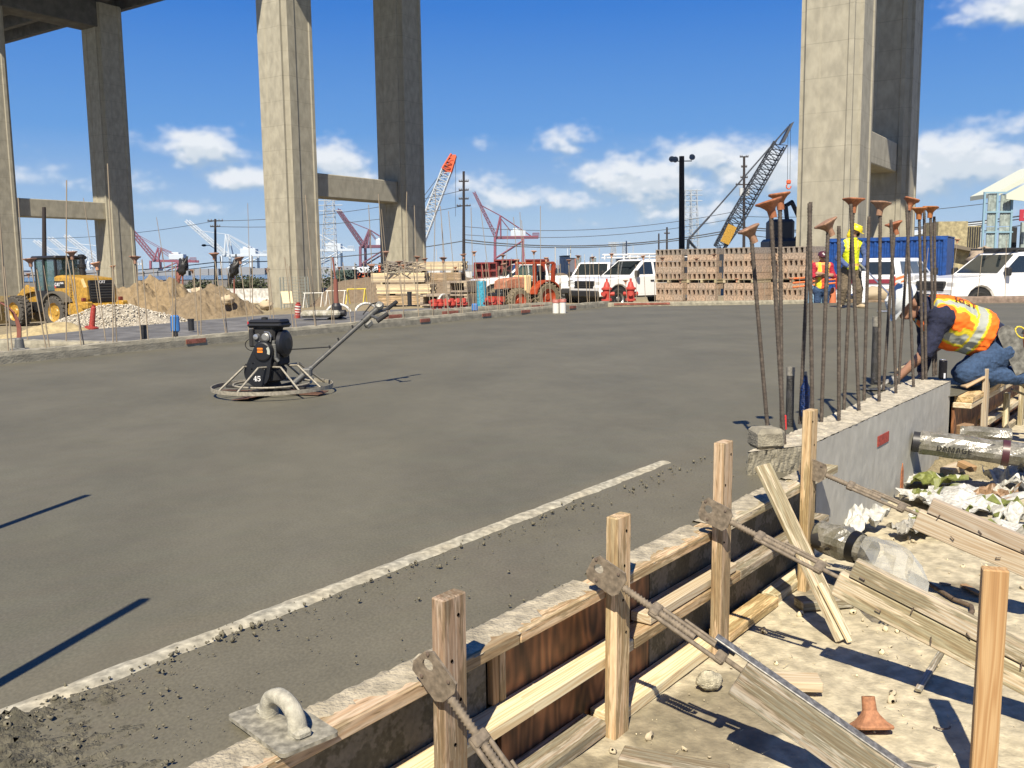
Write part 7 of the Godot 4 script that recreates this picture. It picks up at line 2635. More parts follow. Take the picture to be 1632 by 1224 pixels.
func hand_bones(w: Vector3, d: Vector3, p: Vector3, curl: float, s := 1.0) -> Array:   # wrist, direction of the fingers, palm normal
	var side := d.cross(p).normalized()
	var o := [[w, w + d * 0.045, 0.026, 0.027], [w + d * 0.03 + side * 0.018, w + d * 0.085 + side * 0.026, 0.017, 0.014], [w + d * 0.03 - side * 0.018, w + d * 0.08 - side * 0.026, 0.017, 0.013], [w + d * 0.04, w + d * 0.088, 0.018, 0.015]]
	var L := [0.034, 0.040, 0.037, 0.029]
	for i in 4:
		var a: Vector3 = w + d * (0.088 - 0.006 * absf(i - 1.2)) + side * (0.028 - 0.0187 * i)
		var dir := d
		var q := a
		for j in 3:
			dir = (dir + p * curl * (0.5 if j == 0 else 0.9)).normalized()
			var e: Vector3 = q + dir * L[i] * [1.0, 0.72, 0.55][j]
			o.append([q, e, 0.0095 - 0.0008 * j, 0.009 - 0.0008 * j])
			q = e
	var tb := w + d * 0.025 + side * 0.022
	var t1 := tb + (d * 0.5 + side * 0.75 + p * 0.35).normalized() * 0.042
	var t2 := t1 + (d * 0.75 + side * 0.1 + p * 0.6).normalized() * 0.032
	o.append([tb, t1, 0.014, 0.011]); o.append([t1, t2, 0.011, 0.009])
	return o

func flat_tint(c: Color) -> Callable:
	return func(_p: Vector3) -> Color: return c

func hard_hat(t: Node3D, c: Vector3, B: Basis, m: Material, full_brim := false) -> void:
	var b := MB.new()
	b.lathe([Vector2(0.128, 0.028), Vector2(0.126, 0.05), Vector2(0.117, 0.085), Vector2(0.096, 0.118), Vector2(0.06, 0.140), Vector2(0.0, 0.148)], 28)
	for i in b.v.size(): b.v[i].x *= 1.14
	var h := put("hard_hat", b, m, t, Transform3D(B, c + B * Vector3(-0.005, 0.012, 0)))
	b = MB.new()
	if full_brim:
		b.lathe([Vector2(0.125, 0.026), Vector2(0.168, 0.012), Vector2(0.170, 0.017), Vector2(0.126, 0.034)], 28)
		for i in b.v.size(): b.v[i].x *= 1.12
	else:
		b.hexa([Vector3(0.11, 0.02, -0.10), Vector3(0.19, 0.006, -0.06), Vector3(0.19, 0.006, 0.06), Vector3(0.11, 0.02, 0.10), Vector3(0.11, 0.03, -0.10), Vector3(0.192, 0.013, -0.06), Vector3(0.192, 0.013, 0.06), Vector3(0.11, 0.03, 0.10)])
	put("brim", b, m, h)
	b = MB.new()
	b.cbox(Vector3(0, 0.139, 0), Vector3(0.2, 0.018, 0.03), 0.006)
	put("ridge", b, m, h)

func boot(t: Node3D, heel: Vector3, toe: Vector3, up: Vector3, m: Material) -> void:
	var d := toe - heel
	var b := [[heel + up * 0.045, heel + up * 0.13, 0.052, 0.058], [heel + up * 0.042, heel + d * 0.6 + up * 0.045, 0.046, 0.048], [heel + d * 0.55 + up * 0.045, toe + up * 0.036 - d.normalized() * 0.03, 0.048, 0.038]]
	put("boot", net(b, 0.012, 0.03, flat_tint(Color.WHITE), null, 0.003), m, t)

func people() -> void:
	var skin := mat("skin_tan", lin(0.30, 0.16, 0.10), 0.55)
	var cloth := mat("cloth", Color.WHITE, 0.9, "fine", Vector3.ONE * 3, false, "rough", 0.15)
	var W := Color.WHITE
	# --- the kneeling man
	var o := D(1530, 612, 7.35)
	var t := thing("person", "person kneeling on the slab edge in an orange striped vest, jeans and pale hard hat", "person", o)
	var J := func(px: float, py: float, dz: float) -> Vector3: return Vector3((px - 1530.0) * 0.00499, (612.0 - py) * 0.00499, dz)
	var hipL: Vector3 = J.call(1583, 560, 0.09)
	var hipR: Vector3 = J.call(1588, 562, -0.09)
	var kneL: Vector3 = J.call(1527, 592, 0.12)
	var kneR: Vector3 = J.call(1548, 598, -0.15)
	var ankL: Vector3 = J.call(1612, 598, 0.14)
	var ankR: Vector3 = J.call(1628, 600, -0.14)
	var pel: Vector3 = J.call(1587, 550, 0)
	var wst: Vector3 = J.call(1556, 528, 0)
	var chs: Vector3 = J.call(1508, 508, 0)
	var nck: Vector3 = J.call(1468, 490, 0)
	var hd: Vector3 = J.call(1438, 482, 0.02)
	var hx := Vector3(-0.60, -0.78, 0.12).normalized()
	var HB := Basis(hx, Vector3(-0.78, 0.60, 0.0).normalized(), hx.cross(Vector3(-0.78, 0.60, 0)).normalized()).orthonormalized()
	var shL: Vector3 = J.call(1480, 503, 0.17)
	var shR: Vector3 = J.call(1484, 500, -0.17)
	var elL: Vector3 = J.call(1455, 555, 0.20)
	var elR: Vector3 = J.call(1492, 556, -0.20)
	var wrL: Vector3 = J.call(1420, 598, 0.12)
	var wrR: Vector3 = J.call(1476, 602, -0.10)
	var body := [[pel, wst, 0.125, 0.125], [wst, chs, 0.125, 0.135], [chs, nck, 0.13, 0.075], [shL, shR, 0.07, 0.07], [shL, elL, 0.052, 0.042], [elL, wrL, 0.043, 0.028], [shR, elR, 0.052, 0.042], [elR, wrR, 0.043, 0.028],
		[hipL, kneL, 0.085, 0.06], [hipR, kneR, 0.085, 0.06], [kneL, ankL, 0.055, 0.04], [kneR, ankR, 0.055, 0.04], [hipL, hipR, 0.095, 0.095]] + head_bones(hd, HB, nck)
	put("body", net(body, 0.013, 0.035, flat_tint(W)), skin, t)
	eyes(t, hd, HB)
	put("hair", net([[hd + HB * Vector3(-0.045, 0.02, 0.03), hd + HB * Vector3(-0.03, -0.03, 0.05), 0.06, 0.045], [hd + HB * Vector3(-0.045, 0.02, -0.03), hd + HB * Vector3(-0.05, -0.05, -0.02), 0.06, 0.05], [hd + HB * Vector3(-0.06, 0.0, 0.0), hd + HB * Vector3(-0.09, -0.06, 0.02), 0.06, 0.055]], 0.010, 0.03, flat_tint(W), null, 0.008, 40.0), mat("hair_black", lin(0.012, 0.01, 0.009), 0.7), t)
	hard_hat(t, hd, HB, mat("hat_silver", lin(0.5, 0.52, 0.52), 0.5), false)
	var navy := mat("navy_cloth", lin(0.018, 0.024, 0.065), 0.9, "fine", Vector3.ONE * 3, false, "rough", 0.15)
	put("shirt", net([[pel, wst, 0.150, 0.150], [wst, chs, 0.150, 0.155], [chs, nck, 0.15, 0.10], [shL, shR, 0.09, 0.09], [shL, elL, 0.075, 0.062], [shR, elR, 0.075, 0.062], [elR, elR.lerp(wrR, 0.75), 0.06, 0.046]], 0.014, 0.05, flat_tint(W), null, 0.010), navy, t)
	var up := (chs - wst).normalized()
	var vest_tint := func(p: Vector3) -> Color:
		var s := (p - pel).dot(up) / (nck - pel).dot(up)
		var org := Color(0.86, 0.15, 0.008)
		var lime := Color(0.62, 0.52, 0.02)
		var silver := Color(0.30, 0.32, 0.29)
		var a := absf(s - 0.40)
		if a < 0.05: return silver
		if a < 0.082: return lime
		var b := absf(p.z - 0.02 - 0.115)
		var c := absf(p.z - 0.02 + 0.115)
		if s > 0.45 and minf(b, c) < 0.024: return silver
		if s > 0.45 and minf(b, c) < 0.040: return lime
		return org
	var clip_vest := func(p: Vector3) -> float:
		var s := (p - pel).dot(up)
		var hem := 0.13 - s
		var nk := s - ((nck - pel).dot(up) - 0.01)
		var hole := 0.105 - minf(p.distance_to(shL.lerp(elL, 0.25)), p.distance_to(shR.lerp(elR, 0.25)))
		return maxf(maxf(hem, nk), hole)
	put("vest", net([[pel, wst, 0.168, 0.170], [wst, chs, 0.170, 0.178], [wst + Vector3(0, -0.06, 0), chs + Vector3(0, -0.10, 0), 0.13, 0.14], [chs, nck, 0.17, 0.125], [shL.lerp(shR, 0.12), shL.lerp(shR, 0.88), 0.115, 0.115]], 0.012, 0.05, vest_tint, clip_vest, 0.014, 9.0), mat("vest_cloth", W, 0.75, "", Vector3.ONE, false, "rough", 0.1), t)
	# print on the back of the vest
	var pb := Basis(up, up.cross(Vector3(0, 0, 1)) * -1.0, Vector3.BACK)
	var nrm := Vector3(-up.y, up.x, 0)
	if nrm.y < 0: nrm = -nrm
	put("vest_print", lettering("TEDI", 0.085, 0.003), mat("print_dark", lin(0.16, 0.05, 0.02), 0.8), t, Transform3D(Basis(-up * -1.0, (nrm * 0.5 + Vector3(0, 0, -0.9)).normalized(), Vector3.ZERO) if false else Basis(Vector3(up.x, up.y, 0), (nrm * 0.55 - Vector3(0, 0, 0.83)).normalized(), (nrm * 0.83 + Vector3(0, 0, 0.55)).normalized()), wst.lerp(chs, 0.95) + (nrm * 0.83 + Vector3(0, 0, 0.55)).normalized() * 0.185))
	var jean := mat("denim", lin(0.045, 0.095, 0.20), 0.9, "mottle", Vector3.ONE * 4, false, "rough", 0.2)
	put("jeans", net([[hipL, kneL, 0.112, 0.082], [hipR, kneR, 0.112, 0.082], [kneL, ankL, 0.076, 0.064], [kneR, ankR, 0.076, 0.064], [hipL, hipR, 0.122, 0.122], [pel, pel.lerp(wst, 0.35), 0.15, 0.152]], 0.012, 0.025, flat_tint(W), null, 0.009, 16.0), jean, t)
	var bm := mat("boot_tan", lin(0.40, 0.27, 0.14), 0.85, "mottle", Vector3.ONE * 4)
	boot(t, ankL + Vector3(0.02, -0.03, 0), ankL + Vector3(0.16, -0.16, 0.02), Vector3(0.6, 0.5, 0).normalized(), bm)
	boot(t, ankR + Vector3(0.02, -0.03, 0), ankR + Vector3(0.16, -0.16, 0.0), Vector3(0.6, 0.5, 0).normalized(), bm)
	var glove := mat("glove_grey", lin(0.40, 0.39, 0.35), 0.85, "mottle", Vector3.ONE * 6)
	var dL := (wrL - elL).normalized()
	put("glove", net(hand_bones(wrL, Vector3(-0.95, -0.3, 0).normalized(), Vector3(-0.3, -0.9, 0.1).normalized(), 0.8), 0.004, 0.012, flat_tint(W)), glove, t)
	put("glove", net(hand_bones(wrR, Vector3(-0.8, -0.6, 0).normalized(), Vector3(-0.5, -0.8, 0.2).normalized(), 0.6), 0.005, 0.012, flat_tint(W)), glove, t)
	var m := MB.new()
	m.cbox(Vector3(0.02, 0, 0), Vector3(0.17, 0.02, 0.10), 0.006)
	put("knee_pad", m, mat("pad_tan", lin(0.42, 0.30, 0.18), 0.8), t, Transform3D(Basis(Vector3(0, 0, 1), 0.5), J.call(1530, 606, 0.17)))
	# what he holds and carries
	var hb := o + wrL + Vector3(-0.10, -0.04, 0)
	var ht := thing("finishing_trowel", "steel finishing trowel pressed on the wet slab in the kneeling man's glove", "trowel", Vector3(hb.x, 0.01, hb.z))
	m = MB.new()
	m.cbox(Vector3(-0.03, 0.003, 0), Vector3(0.30, 0.004, 0.11), 0.001)
	put("blade", m, mat("trowel_steel", lin(0.35, 0.36, 0.36), 0.3, "", Vector3.ONE, false, "", 0.0, 0.9), ht)
	m = MB.new()
	m.tube(Vector3(-0.09, 0.055, 0), Vector3(0.04, 0.055, 0), 0.014, -1, 10)
	m.tube(Vector3(-0.03, 0.004, 0), Vector3(-0.03, 0.05, 0), 0.006, -1, 6)
	put("handle", m, mat("machine_black", W), ht)
	# sheath of hand tools at his belt
	var bt := thing("pocket_float", "grey rounded steel float stuck in the kneeling man's back pocket", "float", o + J.call(1592, 548, 0.20))
	m = MB.new()
	var pl := PackedVector2Array()
	for i in 10: pl.append(Vector2(-0.02, 0.07) + Vector2.from_angle(PI * i / 9.0) * 0.066)
	pl.append(Vector2(-0.07, -0.27)); pl.append(Vector2(0.08, -0.27))
	m.x = Transform3D(Basis(Vector3(0, 0, 1), 0.42), Vector3(-0.02, 0.04, 0))
	m.prism(pl, -0.003, 0.003)
	put("blade", m, mat("float_steel", lin(0.30, 0.295, 0.26), 0.6, "fine", Vector3.ONE, false, "", 0.0, 0.3), bt)
	bt = thing("carabiner", "yellow clip and wooden-handled margin tool hanging at the kneeling man's belt", "belt tools", o + J.call(1608, 528, 0.14))
	m = MB.new()
	var pts := []
	for i in 13:
		var a := TAU * i / 12.0
		pts.append(Vector3(cos(a) * 0.035, sin(a) * 0.055, 0))
	m.x = Transform3D(Basis(Vector3(0, 0, 1), 0.8), Vector3.ZERO)
	m.path(pts, 0.007, 6)
	put("clip", m, mat("clip_yellow", lin(0.65, 0.52, 0.06), 0.4), bt)
	m = MB.new()
	m.lathe([Vector2(0, -0.13), Vector2(0.008, -0.12), Vector2(0.016, -0.06), Vector2(0.012, 0.0), Vector2(0.008, 0.01)], 10, Vector3(0.035, 0, 0))
	put("wooden_handle", m, mat("handle_red", lin(0.25, 0.09, 0.04), 0.6), bt)
	bt = thing("margin_trowel", "wooden-handled margin trowel sticking up behind the kneeling man", "trowel", o + J.call(1628, 512, 0.05))
	m = MB.new()
	m.lathe([Vector2(0, 0), Vector2(0.012, 0.005), Vector2(0.017, 0.06), Vector2(0.013, 0.11), Vector2(0, 0.12)], 10)
	put("handle", m, mat("handle_wood", lin(0.5, 0.36, 0.2), 0.6), bt, Transform3D(Basis(Vector3(0, 0, 1), -0.35), Vector3.ZERO))
	m = MB.new()
	m.tube(Vector3(0, 0, 0), Vector3(-0.04, -0.10, 0), 0.006, 0.008, 6)
	put("shank", m, mat("machine_black", W), bt)
	var sk := board("straightedge", o + J.call(1452, 598, -0.28), o + J.call(1530, 556, -0.35), 0.02, 0.05, "pale")
	tag(sk, "long pale straightedge board lying on the slab behind the kneeling man's arms", "straightedge")
	# --- the standing man with the pole
	o = G(1355, 491, 0.0)
	var u := -o.z / FL
	t = thing("person", "person in a lime vest and yellow hard hat on the slab, pushing a long pole", "person", o)
	J = func(px: float, py: float, dz: float) -> Vector3: return Vector3((px - 1355.0) * u, (491.0 - py) * u, dz)
	_stander(t, J, skin, cloth)
	var fl := G(1440, 497, 0.0)
	var bf := thing("bull_float", "long-handled bull float held by the man in the lime vest", "bull float", fl)
	m = MB.new()
	m.tube(Vector3(0, 0.06, 0), o + J.call(1362, 421, 0.22) - fl, 0.020, -1, 8)
	put("pole", m, mat("alu_pole", lin(0.55, 0.56, 0.57), 0.3, "", Vector3.ONE, false, "", 0.0, 0.8), bf)
	m = MB.new()
	m.cbox(Vector3(0, 0.02, 0), Vector3(1.1, 0.03, 0.2), 0.01)
	put("blade", m, mat("alu_pole", W), bf, Transform3D(Basis(Vector3.UP, 0.2), Vector3.ZERO))
	# --- the man with folded arms
	o = D(1308, 512, 24.2)
	o.y = -0.47
	t = thing("person", "person in a red shirt, maroon hard hat and yellow-orange vest standing with folded arms", "person", o)
	var v := 24.2 / FL
	var yf := 1.0 - (-0.47)
	J = func(px: float, py: float, dz: float) -> Vector3: return Vector3((px - 1308.0) * v, (420.0 - py) * v + yf, dz)
	_folder(t, J, skin)
	m = MB.new()
	m.cbox(Vector3(0, -0.1, 0), Vector3(0.9, 0.2, 0.7), 0.01)
	tag(put("timber_pad", m, wood("weathered"), null, Transform3D(Basis.IDENTITY, o)), "low timber pad under the red-shirted man's boots behind the kerb", "timber pad")

func _stander(t: Node3D, J: Callable, skin: Material, cloth: Material) -> void:
	var W := Color.WHITE
	var pel: Vector3 = J.call(1354, 430, 0)
	var chs: Vector3 = J.call(1352, 398, 0.02)
	var nck: Vector3 = J.call(1353, 382, 0.05)
	var hd: Vector3 = J.call(1357, 371, 0.09)
	var hx := Vector3(0.75, -0.42, 0.5).normalized()
	var HB := Basis(hx, Vector3.UP, hx.cross(Vector3.UP)).orthonormalized()
	var sh := [J.call(1339, 391, 0.02), J.call(1368, 391, 0.0)]
	var el := [J.call(1332, 412, 0.06), J.call(1376, 411, 0.06)]
	var wr := [J.call(1342, 424, 0.22), J.call(1368, 424, 0.2)]
	var hp := [J.call(1347, 433, 0.0), J.call(1361, 433, 0.0)]
	var kn := [J.call(1343, 461, 0.06), J.call(1366, 461, 0.05)]
	var an := [J.call(1341, 484, -0.02), J.call(1367, 484, 0.0)]
	var b := [[pel, chs, 0.13, 0.14], [chs, nck, 0.13, 0.07], [sh[0], sh[1], 0.07, 0.07], [hp[0], hp[1], 0.1, 0.1]]
	var sl := []
	var jn := [[hp[0], hp[1], 0.13, 0.13], [pel, pel.lerp(chs, 0.3), 0.14, 0.14]]
	for i in 2:
		b += [[sh[i], el[i], 0.05, 0.042], [el[i], wr[i], 0.042, 0.03], [hp[i], kn[i], 0.085, 0.06], [kn[i], an[i], 0.055, 0.04]]
		sl += [[sh[i], el[i], 0.075, 0.066], [el[i], wr[i], 0.064, 0.05]]
		jn += [[hp[i], kn[i], 0.115, 0.09], [kn[i], an[i] + Vector3(0, 0.03, 0), 0.088, 0.085]]
	put("body", net(b + head_bones(hd, HB, nck), 0.016, 0.035, flat_tint(W)), skin, t)
	eyes(t, hd, HB)
	var m := MB.new()
	m.ball(Vector3.ZERO, Vector3(0.03, 0.055, 0.062), 8, 12)
	put("face_mask", m, mat("mask_white", lin(0.62, 0.66, 0.68), 0.8), t, Transform3D(HB, hd + HB * Vector3(0.082, -0.045, 0)))
	put("shirt", net([[pel.lerp(chs, 0.2), chs, 0.15, 0.155], [chs, nck, 0.145, 0.09], [sh[0], sh[1], 0.09, 0.09]] + sl, 0.016, 0.04, flat_tint(W), null, 0.01), mat("blue_cloth", lin(0.055, 0.085, 0.20), 0.9), t)
	var tint := func(p: Vector3) -> Color:
		if absf(p.y - pel.y - 0.10) < 0.035: return Color(0.72, 0.42, 0.14)
		if absf(absf(p.x - chs.x) - 0.11) < 0.022 and p.y > chs.y - 0.02: return Color(0.72, 0.42, 0.14)
		if absf(p.x - chs.x + 0.02) < 0.016 and p.z > 0.05: return Color(0.03, 0.05, 0.10)
		return Color(0.62, 0.68, 0.012)
	var clip := func(p: Vector3) -> float: return maxf(maxf(pel.y - 0.02 - p.y, p.y - nck.y - 0.02), 0.10 - minf(p.distance_to(sh[0].lerp(el[0], 0.3)), p.distance_to(sh[1].lerp(el[1], 0.3))))
	put("vest", net([[pel, chs, 0.17, 0.18], [chs, nck, 0.17, 0.12], [sh[0].lerp(sh[1], 0.15), sh[0].lerp(sh[1], 0.85), 0.11, 0.11]], 0.015, 0.05, tint, clip, 0.012, 9.0), mat("vest_cloth", W), t)
	put("trousers", net(jn, 0.016, 0.04, flat_tint(W), null, 0.014), mat("khaki", lin(0.20, 0.155, 0.10), 0.9, "mottle", Vector3.ONE * 3), t)
	for i in 2:
		boot(t, an[i] + Vector3(-0.03, -0.10, -0.02), an[i] + Vector3([-0.10, 0.13][i], -0.10, 0.16), Vector3.UP, mat("boot_dusty", lin(0.36, 0.29, 0.19), 0.9))
		put("glove", net(hand_bones(wr[i], Vector3([0.7, -0.5][i], -0.5, 0.4).normalized(), Vector3(0.2, -0.6, -0.6).normalized(), 0.9), 0.007, 0.012, flat_tint(W)), mat("glove_grey", W), t)
	hard_hat(t, hd, HB, mat("hat_yellow", lin(0.66, 0.52, 0.015), 0.4), false)
	put("neck_cloth", net([[hd + HB * Vector3(-0.05, 0.02, 0), hd + HB * Vector3(-0.06, -0.11, 0), 0.09, 0.085]], 0.016, 0.02, flat_tint(W), null, 0.01), mat("hat_yellow", W), t)

func _folder(t: Node3D, J: Callable, skin: Material) -> void:
	var W := Color.WHITE
	var pel: Vector3 = J.call(1308, 460, 0)
	var chs: Vector3 = J.call(1308, 433, 0.0)
	var nck: Vector3 = J.call(1308, 419, 0.0)
	var hd: Vector3 = J.call(1308, 410.5, 0.02)
	var hx := Vector3(-0.1, -0.1, 0.99).normalized()
	var HB := Basis(hx, Vector3.UP, hx.cross(Vector3.UP)).orthonormalized()
	var sh := [J.call(1296, 424, 0.0), J.call(1320, 424, 0.0)]
	var el := [J.call(1291, 440, 0.05), J.call(1325, 440, 0.05)]
	var wr := [J.call(1312, 439, 0.22), J.call(1303, 436, 0.24)]
	var hp := [J.call(1302, 463, 0.0), J.call(1314, 463, 0.0)]
	var kn := [Vector3(hp[0].x - 0.01, 0.50, 0.02), Vector3(hp[1].x + 0.01, 0.50, 0.02)]
	var an := [Vector3(hp[0].x - 0.02, 0.09, 0), Vector3(hp[1].x + 0.02, 0.09, 0)]
	var b := [[pel, chs, 0.13, 0.14], [chs, nck, 0.13, 0.07], [sh[0], sh[1], 0.07, 0.07], [hp[0], hp[1], 0.1, 0.1]]
	var sl := []
	var jn := [[hp[0], hp[1], 0.13, 0.13], [pel, pel.lerp(chs, 0.3), 0.145, 0.145]]
	for i in 2:
		b += [[sh[i], el[i], 0.05, 0.042], [el[i], wr[i], 0.042, 0.03], [hp[i], kn[i], 0.085, 0.06], [kn[i], an[i], 0.055, 0.04]]
		sl += [[sh[i], el[i], 0.078, 0.066], [el[i], el[i].lerp(wr[i], 0.15), 0.064, 0.06]]
		jn += [[hp[i], kn[i], 0.112, 0.085], [kn[i], an[i] + Vector3(0, 0.02, 0), 0.085, 0.08]]
		boot(t, an[i] + Vector3(0, -0.09, -0.05), an[i] + Vector3([-0.05, 0.05][i], -0.09, 0.18), Vector3.UP, mat("boot_tan", W))
		b += hand_bones(wr[i], Vector3([0.9, -0.9][i], 0.1, 0.1).normalized(), Vector3(0, -0.2, -1).normalized(), 0.4)
	put("body", net(b + head_bones(hd, HB, nck), 0.015, 0.03, flat_tint(W)), skin, t)
	eyes(t, hd, HB)
	var m := MB.new()
	m.cbox(Vector3(0.094, 0.010, 0), Vector3(0.03, 0.034, 0.15), 0.008)
	put("sunglasses", m, mat("car_dark", W), t, Transform3D(HB, hd))
	put("shirt", net([[pel.lerp(chs, 0.2), chs, 0.15, 0.155], [chs, nck, 0.145, 0.09], [sh[0], sh[1], 0.09, 0.09]] + sl, 0.016, 0.04, flat_tint(W), null, 0.01), mat("red_cloth", lin(0.34, 0.015, 0.035), 0.9), t)
	var tint := func(p: Vector3) -> Color:
		var dx := absf(p.x - chs.x)
		if p.z > 0.0 and dx < 0.05 and p.y < chs.y + 0.18: return Color(0.50, 0.07, 0.02)
		if absf(dx - 0.105) < 0.03 or absf(p.y - pel.y - 0.12) < 0.05: return Color(0.72, 0.62, 0.03)
		return Color(0.72, 0.30, 0.10)
	var clip := func(p: Vector3) -> float: return maxf(maxf(pel.y - 0.0 - p.y, p.y - nck.y - 0.01), 0.10 - minf(p.distance_to(sh[0].lerp(el[0], 0.3)), p.distance_to(sh[1].lerp(el[1], 0.3))))
	put("vest", net([[pel, chs, 0.165, 0.172], [chs, nck, 0.165, 0.115], [sh[0].lerp(sh[1], 0.15), sh[0].lerp(sh[1], 0.85), 0.108, 0.108]], 0.015, 0.05, tint, clip, 0.01, 9.0), mat("vest_cloth", W), t)
	put("jeans", net(jn, 0.016, 0.035, flat_tint(W), null, 0.012), mat("denim", W), t)
	hard_hat(t, hd, HB, mat("hat_maroon", lin(0.075, 0.018, 0.028), 0.35), false)
	m = MB.new()
	m.cbox(Vector3(0.15, 0.085, 0), Vector3(0.006, 0.035, 0.035), 0.002)
	put("hat_badge", m, mat("mask_white", W), t, Transform3D(HB, hd + HB * Vector3(-0.015, 0, 0)))

func palette() -> void:   # materials that several builders share
	mat("pipe_black", lin(0.02, 0.02, 0.022), 0.45)
	mat("pvc", lin(0.62, 0.61, 0.56), 0.5)
	mat("machine_black", lin(0.013, 0.013, 0.014), 0.5)
	mat("rust_pipe", lin(0.20, 0.07, 0.05), 0.8)
	mat("car_dark", lin(0.02, 0.02, 0.02), 0.6)
	mat("hydrant_red", lin(0.40, 0.05, 0.035), 0.55)
# ------------------------------------------------------------------ port, poles and the far side
func px3(c: Vector3, s: float, ox: float, oy: float) -> Callable:   # pixel to local metres at one distance
	return func(x: float, y: float, z := 0.0) -> Vector3: return Vector3((x - ox) * s, (oy - y) * s, z)

func lattice(m: MB, a: Vector3, b: Vector3, w0: float, w1: float, n: int, r: float) -> void:   # four chords with bracing
	var d := (b - a).normalized()
	var e := d.cross(Vector3.BACK)
	if e.length() < 0.1: e = Vector3.RIGHT
	e = e.normalized()
	var g := d.cross(e).normalized()
	var c := [Vector2(1, 1), Vector2(-1, 1), Vector2(-1, -1), Vector2(1, -1)]
	var at := func(k: int, i: int) -> Vector3:
		var u := float(k) / n
		var w := lerpf(w0, w1, u) * 0.5
		return a.lerp(b, u) + e * c[i].x * w + g * c[i].y * w
	for i in 4:
		m.tube(at.call(0, i), at.call(n, i), r, -1, 4)
		for k in n:
			var j := (i + 1) % 4
			m.tube(at.call(k, i), at.call(k + 1, j), r * 0.6, -1, 3, false)
			m.tube(at.call(k, i), at.call(k, j), r * 0.6, -1, 3, false)

func ship_crane(label: String, z: float, tip: Vector2, piv: Vector2, rear: Vector2, apex: Vector2, gnd: float, steel: Material, house: Material, group: String) -> void:
	var s := z / FL
	var c := D(piv.x, gnd, z)
	var t := thing("ship_crane", label, "port crane", c, 0.0, group)
	var L := px3(c, s, piv.x, gnd)
	var wz := 13.0
	var legx := lerpf(piv.x, rear.x, 0.62)
	for x in [piv.x - 3.0, legx]:
		for zz in [-wz, wz]:
			var m := MB.new()
			m.x = Transform3D.IDENTITY
			var a: Vector3 = L.call(x, gnd, zz)
			var b: Vector3 = L.call(x + 1.0, piv.y, zz * 0.9)
			m.hexa([a + Vector3(-1, 0, -1), a + Vector3(1, 0, -1), a + Vector3(1, 0, 1), a + Vector3(-1, 0, 1), b + Vector3(-0.9, 0, -0.9), b + Vector3(0.9, 0, -0.9), b + Vector3(0.9, 0, 0.9), b + Vector3(-0.9, 0, 0.9)])
			put("leg", m, steel, t)
	var m := MB.new()
	for x in [piv.x - 3.0, legx]:
		m.tube(L.call(x, lerpf(gnd, piv.y, 0.45), -wz), L.call(x, lerpf(gnd, piv.y, 0.45), wz), 0.9, -1, 5)
	m.tube(L.call(piv.x - 3.0, lerpf(gnd, piv.y, 0.45), wz), L.call(legx, lerpf(gnd, piv.y, 0.9), wz), 0.6, -1, 5)
	m.tube(L.call(piv.x - 3.0, lerpf(gnd, piv.y, 0.45), -wz), L.call(legx, lerpf(gnd, piv.y, 0.9), -wz), 0.6, -1, 5)
	put("portal_brace", m, steel, t)
	for zz in [-4.0, 4.0]:
		m = MB.new()
		var a: Vector3 = L.call(piv.x - 4.0, piv.y, zz)
		var b: Vector3 = L.call(rear.x, rear.y, zz)
		m.cbox(Vector3.ZERO, Vector3(a.distance_to(b), 2.2, 1.4), 0.1)
		put("girder", m, steel, t, along(a, b))
		m = MB.new()
		m.x = Transform3D(Basis.IDENTITY, Vector3(0, 0, zz))
		lattice(m, L.call(piv.x, piv.y), L.call(tip.x, tip.y), 2.6, 1.8, 12, 0.26)
		put("boom", m, steel, t)
		m = MB.new()
		m.tube(L.call(apex.x, apex.y, zz), L.call(piv.x - 1.0, piv.y, zz * 1.4), 0.8, -1, 5)
		m.tube(L.call(apex.x, apex.y, zz), L.call(piv.x + 7.0, piv.y, zz * 1.4), 0.6, -1, 5)
		put("apex_post", m, steel, t)
		m = MB.new()
		m.tube(L.call(apex.x, apex.y, zz), L.call(rear.x - 10.0, rear.y - 1.0, zz), 0.3, -1, 4)
		m.tube(L.call(apex.x, apex.y, zz), L.call(lerpf(piv.x, tip.x, 0.72), lerpf(piv.y, tip.y, 0.72), zz), 0.22, -1, 4)
		m.tube(L.call(apex.x + 1.0, lerpf(apex.y, piv.y, 0.15), zz), L.call(lerpf(piv.x, rear.x, 0.45), piv.y - 1.0, zz), 0.28, -1, 4)
		put("stay", m, steel, t)
	m = MB.new()
	var hc: Vector3 = L.call(lerpf(piv.x, rear.x, 0.52), piv.y - 3.5)
	var hw := absf(rear.x - piv.x) * s * 0.36
	m.cbox(hc + Vector3(0, 1.2, 0), Vector3(hw, 5.0, 9.0), 0.3)
	m.cbox(hc + Vector3(-hw * 0.1, 4.4, 0), Vector3(hw * 0.5, 2.0, 6.0), 0.3)
	put("machine_house", m, house, t)
	m = MB.new()
	var ra: Vector3 = L.call(rear.x - 9.0, rear.y - 2.4)
	var rb: Vector3 = L.call(rear.x + 1.0, rear.y - 2.4)
	for i in 8:
		m.tube(ra.lerp(rb, i / 7.0) + Vector3(0, -1.5, 4.6), ra.lerp(rb, i / 7.0) + Vector3(0, 2.0, 4.6), 0.22, -1, 4)
	m.tube(ra + Vector3(0, 2, 4.6), rb + Vector3(0, 2, 4.6), 0.25, -1, 4)
	put("walkway_rail", m, steel, t)

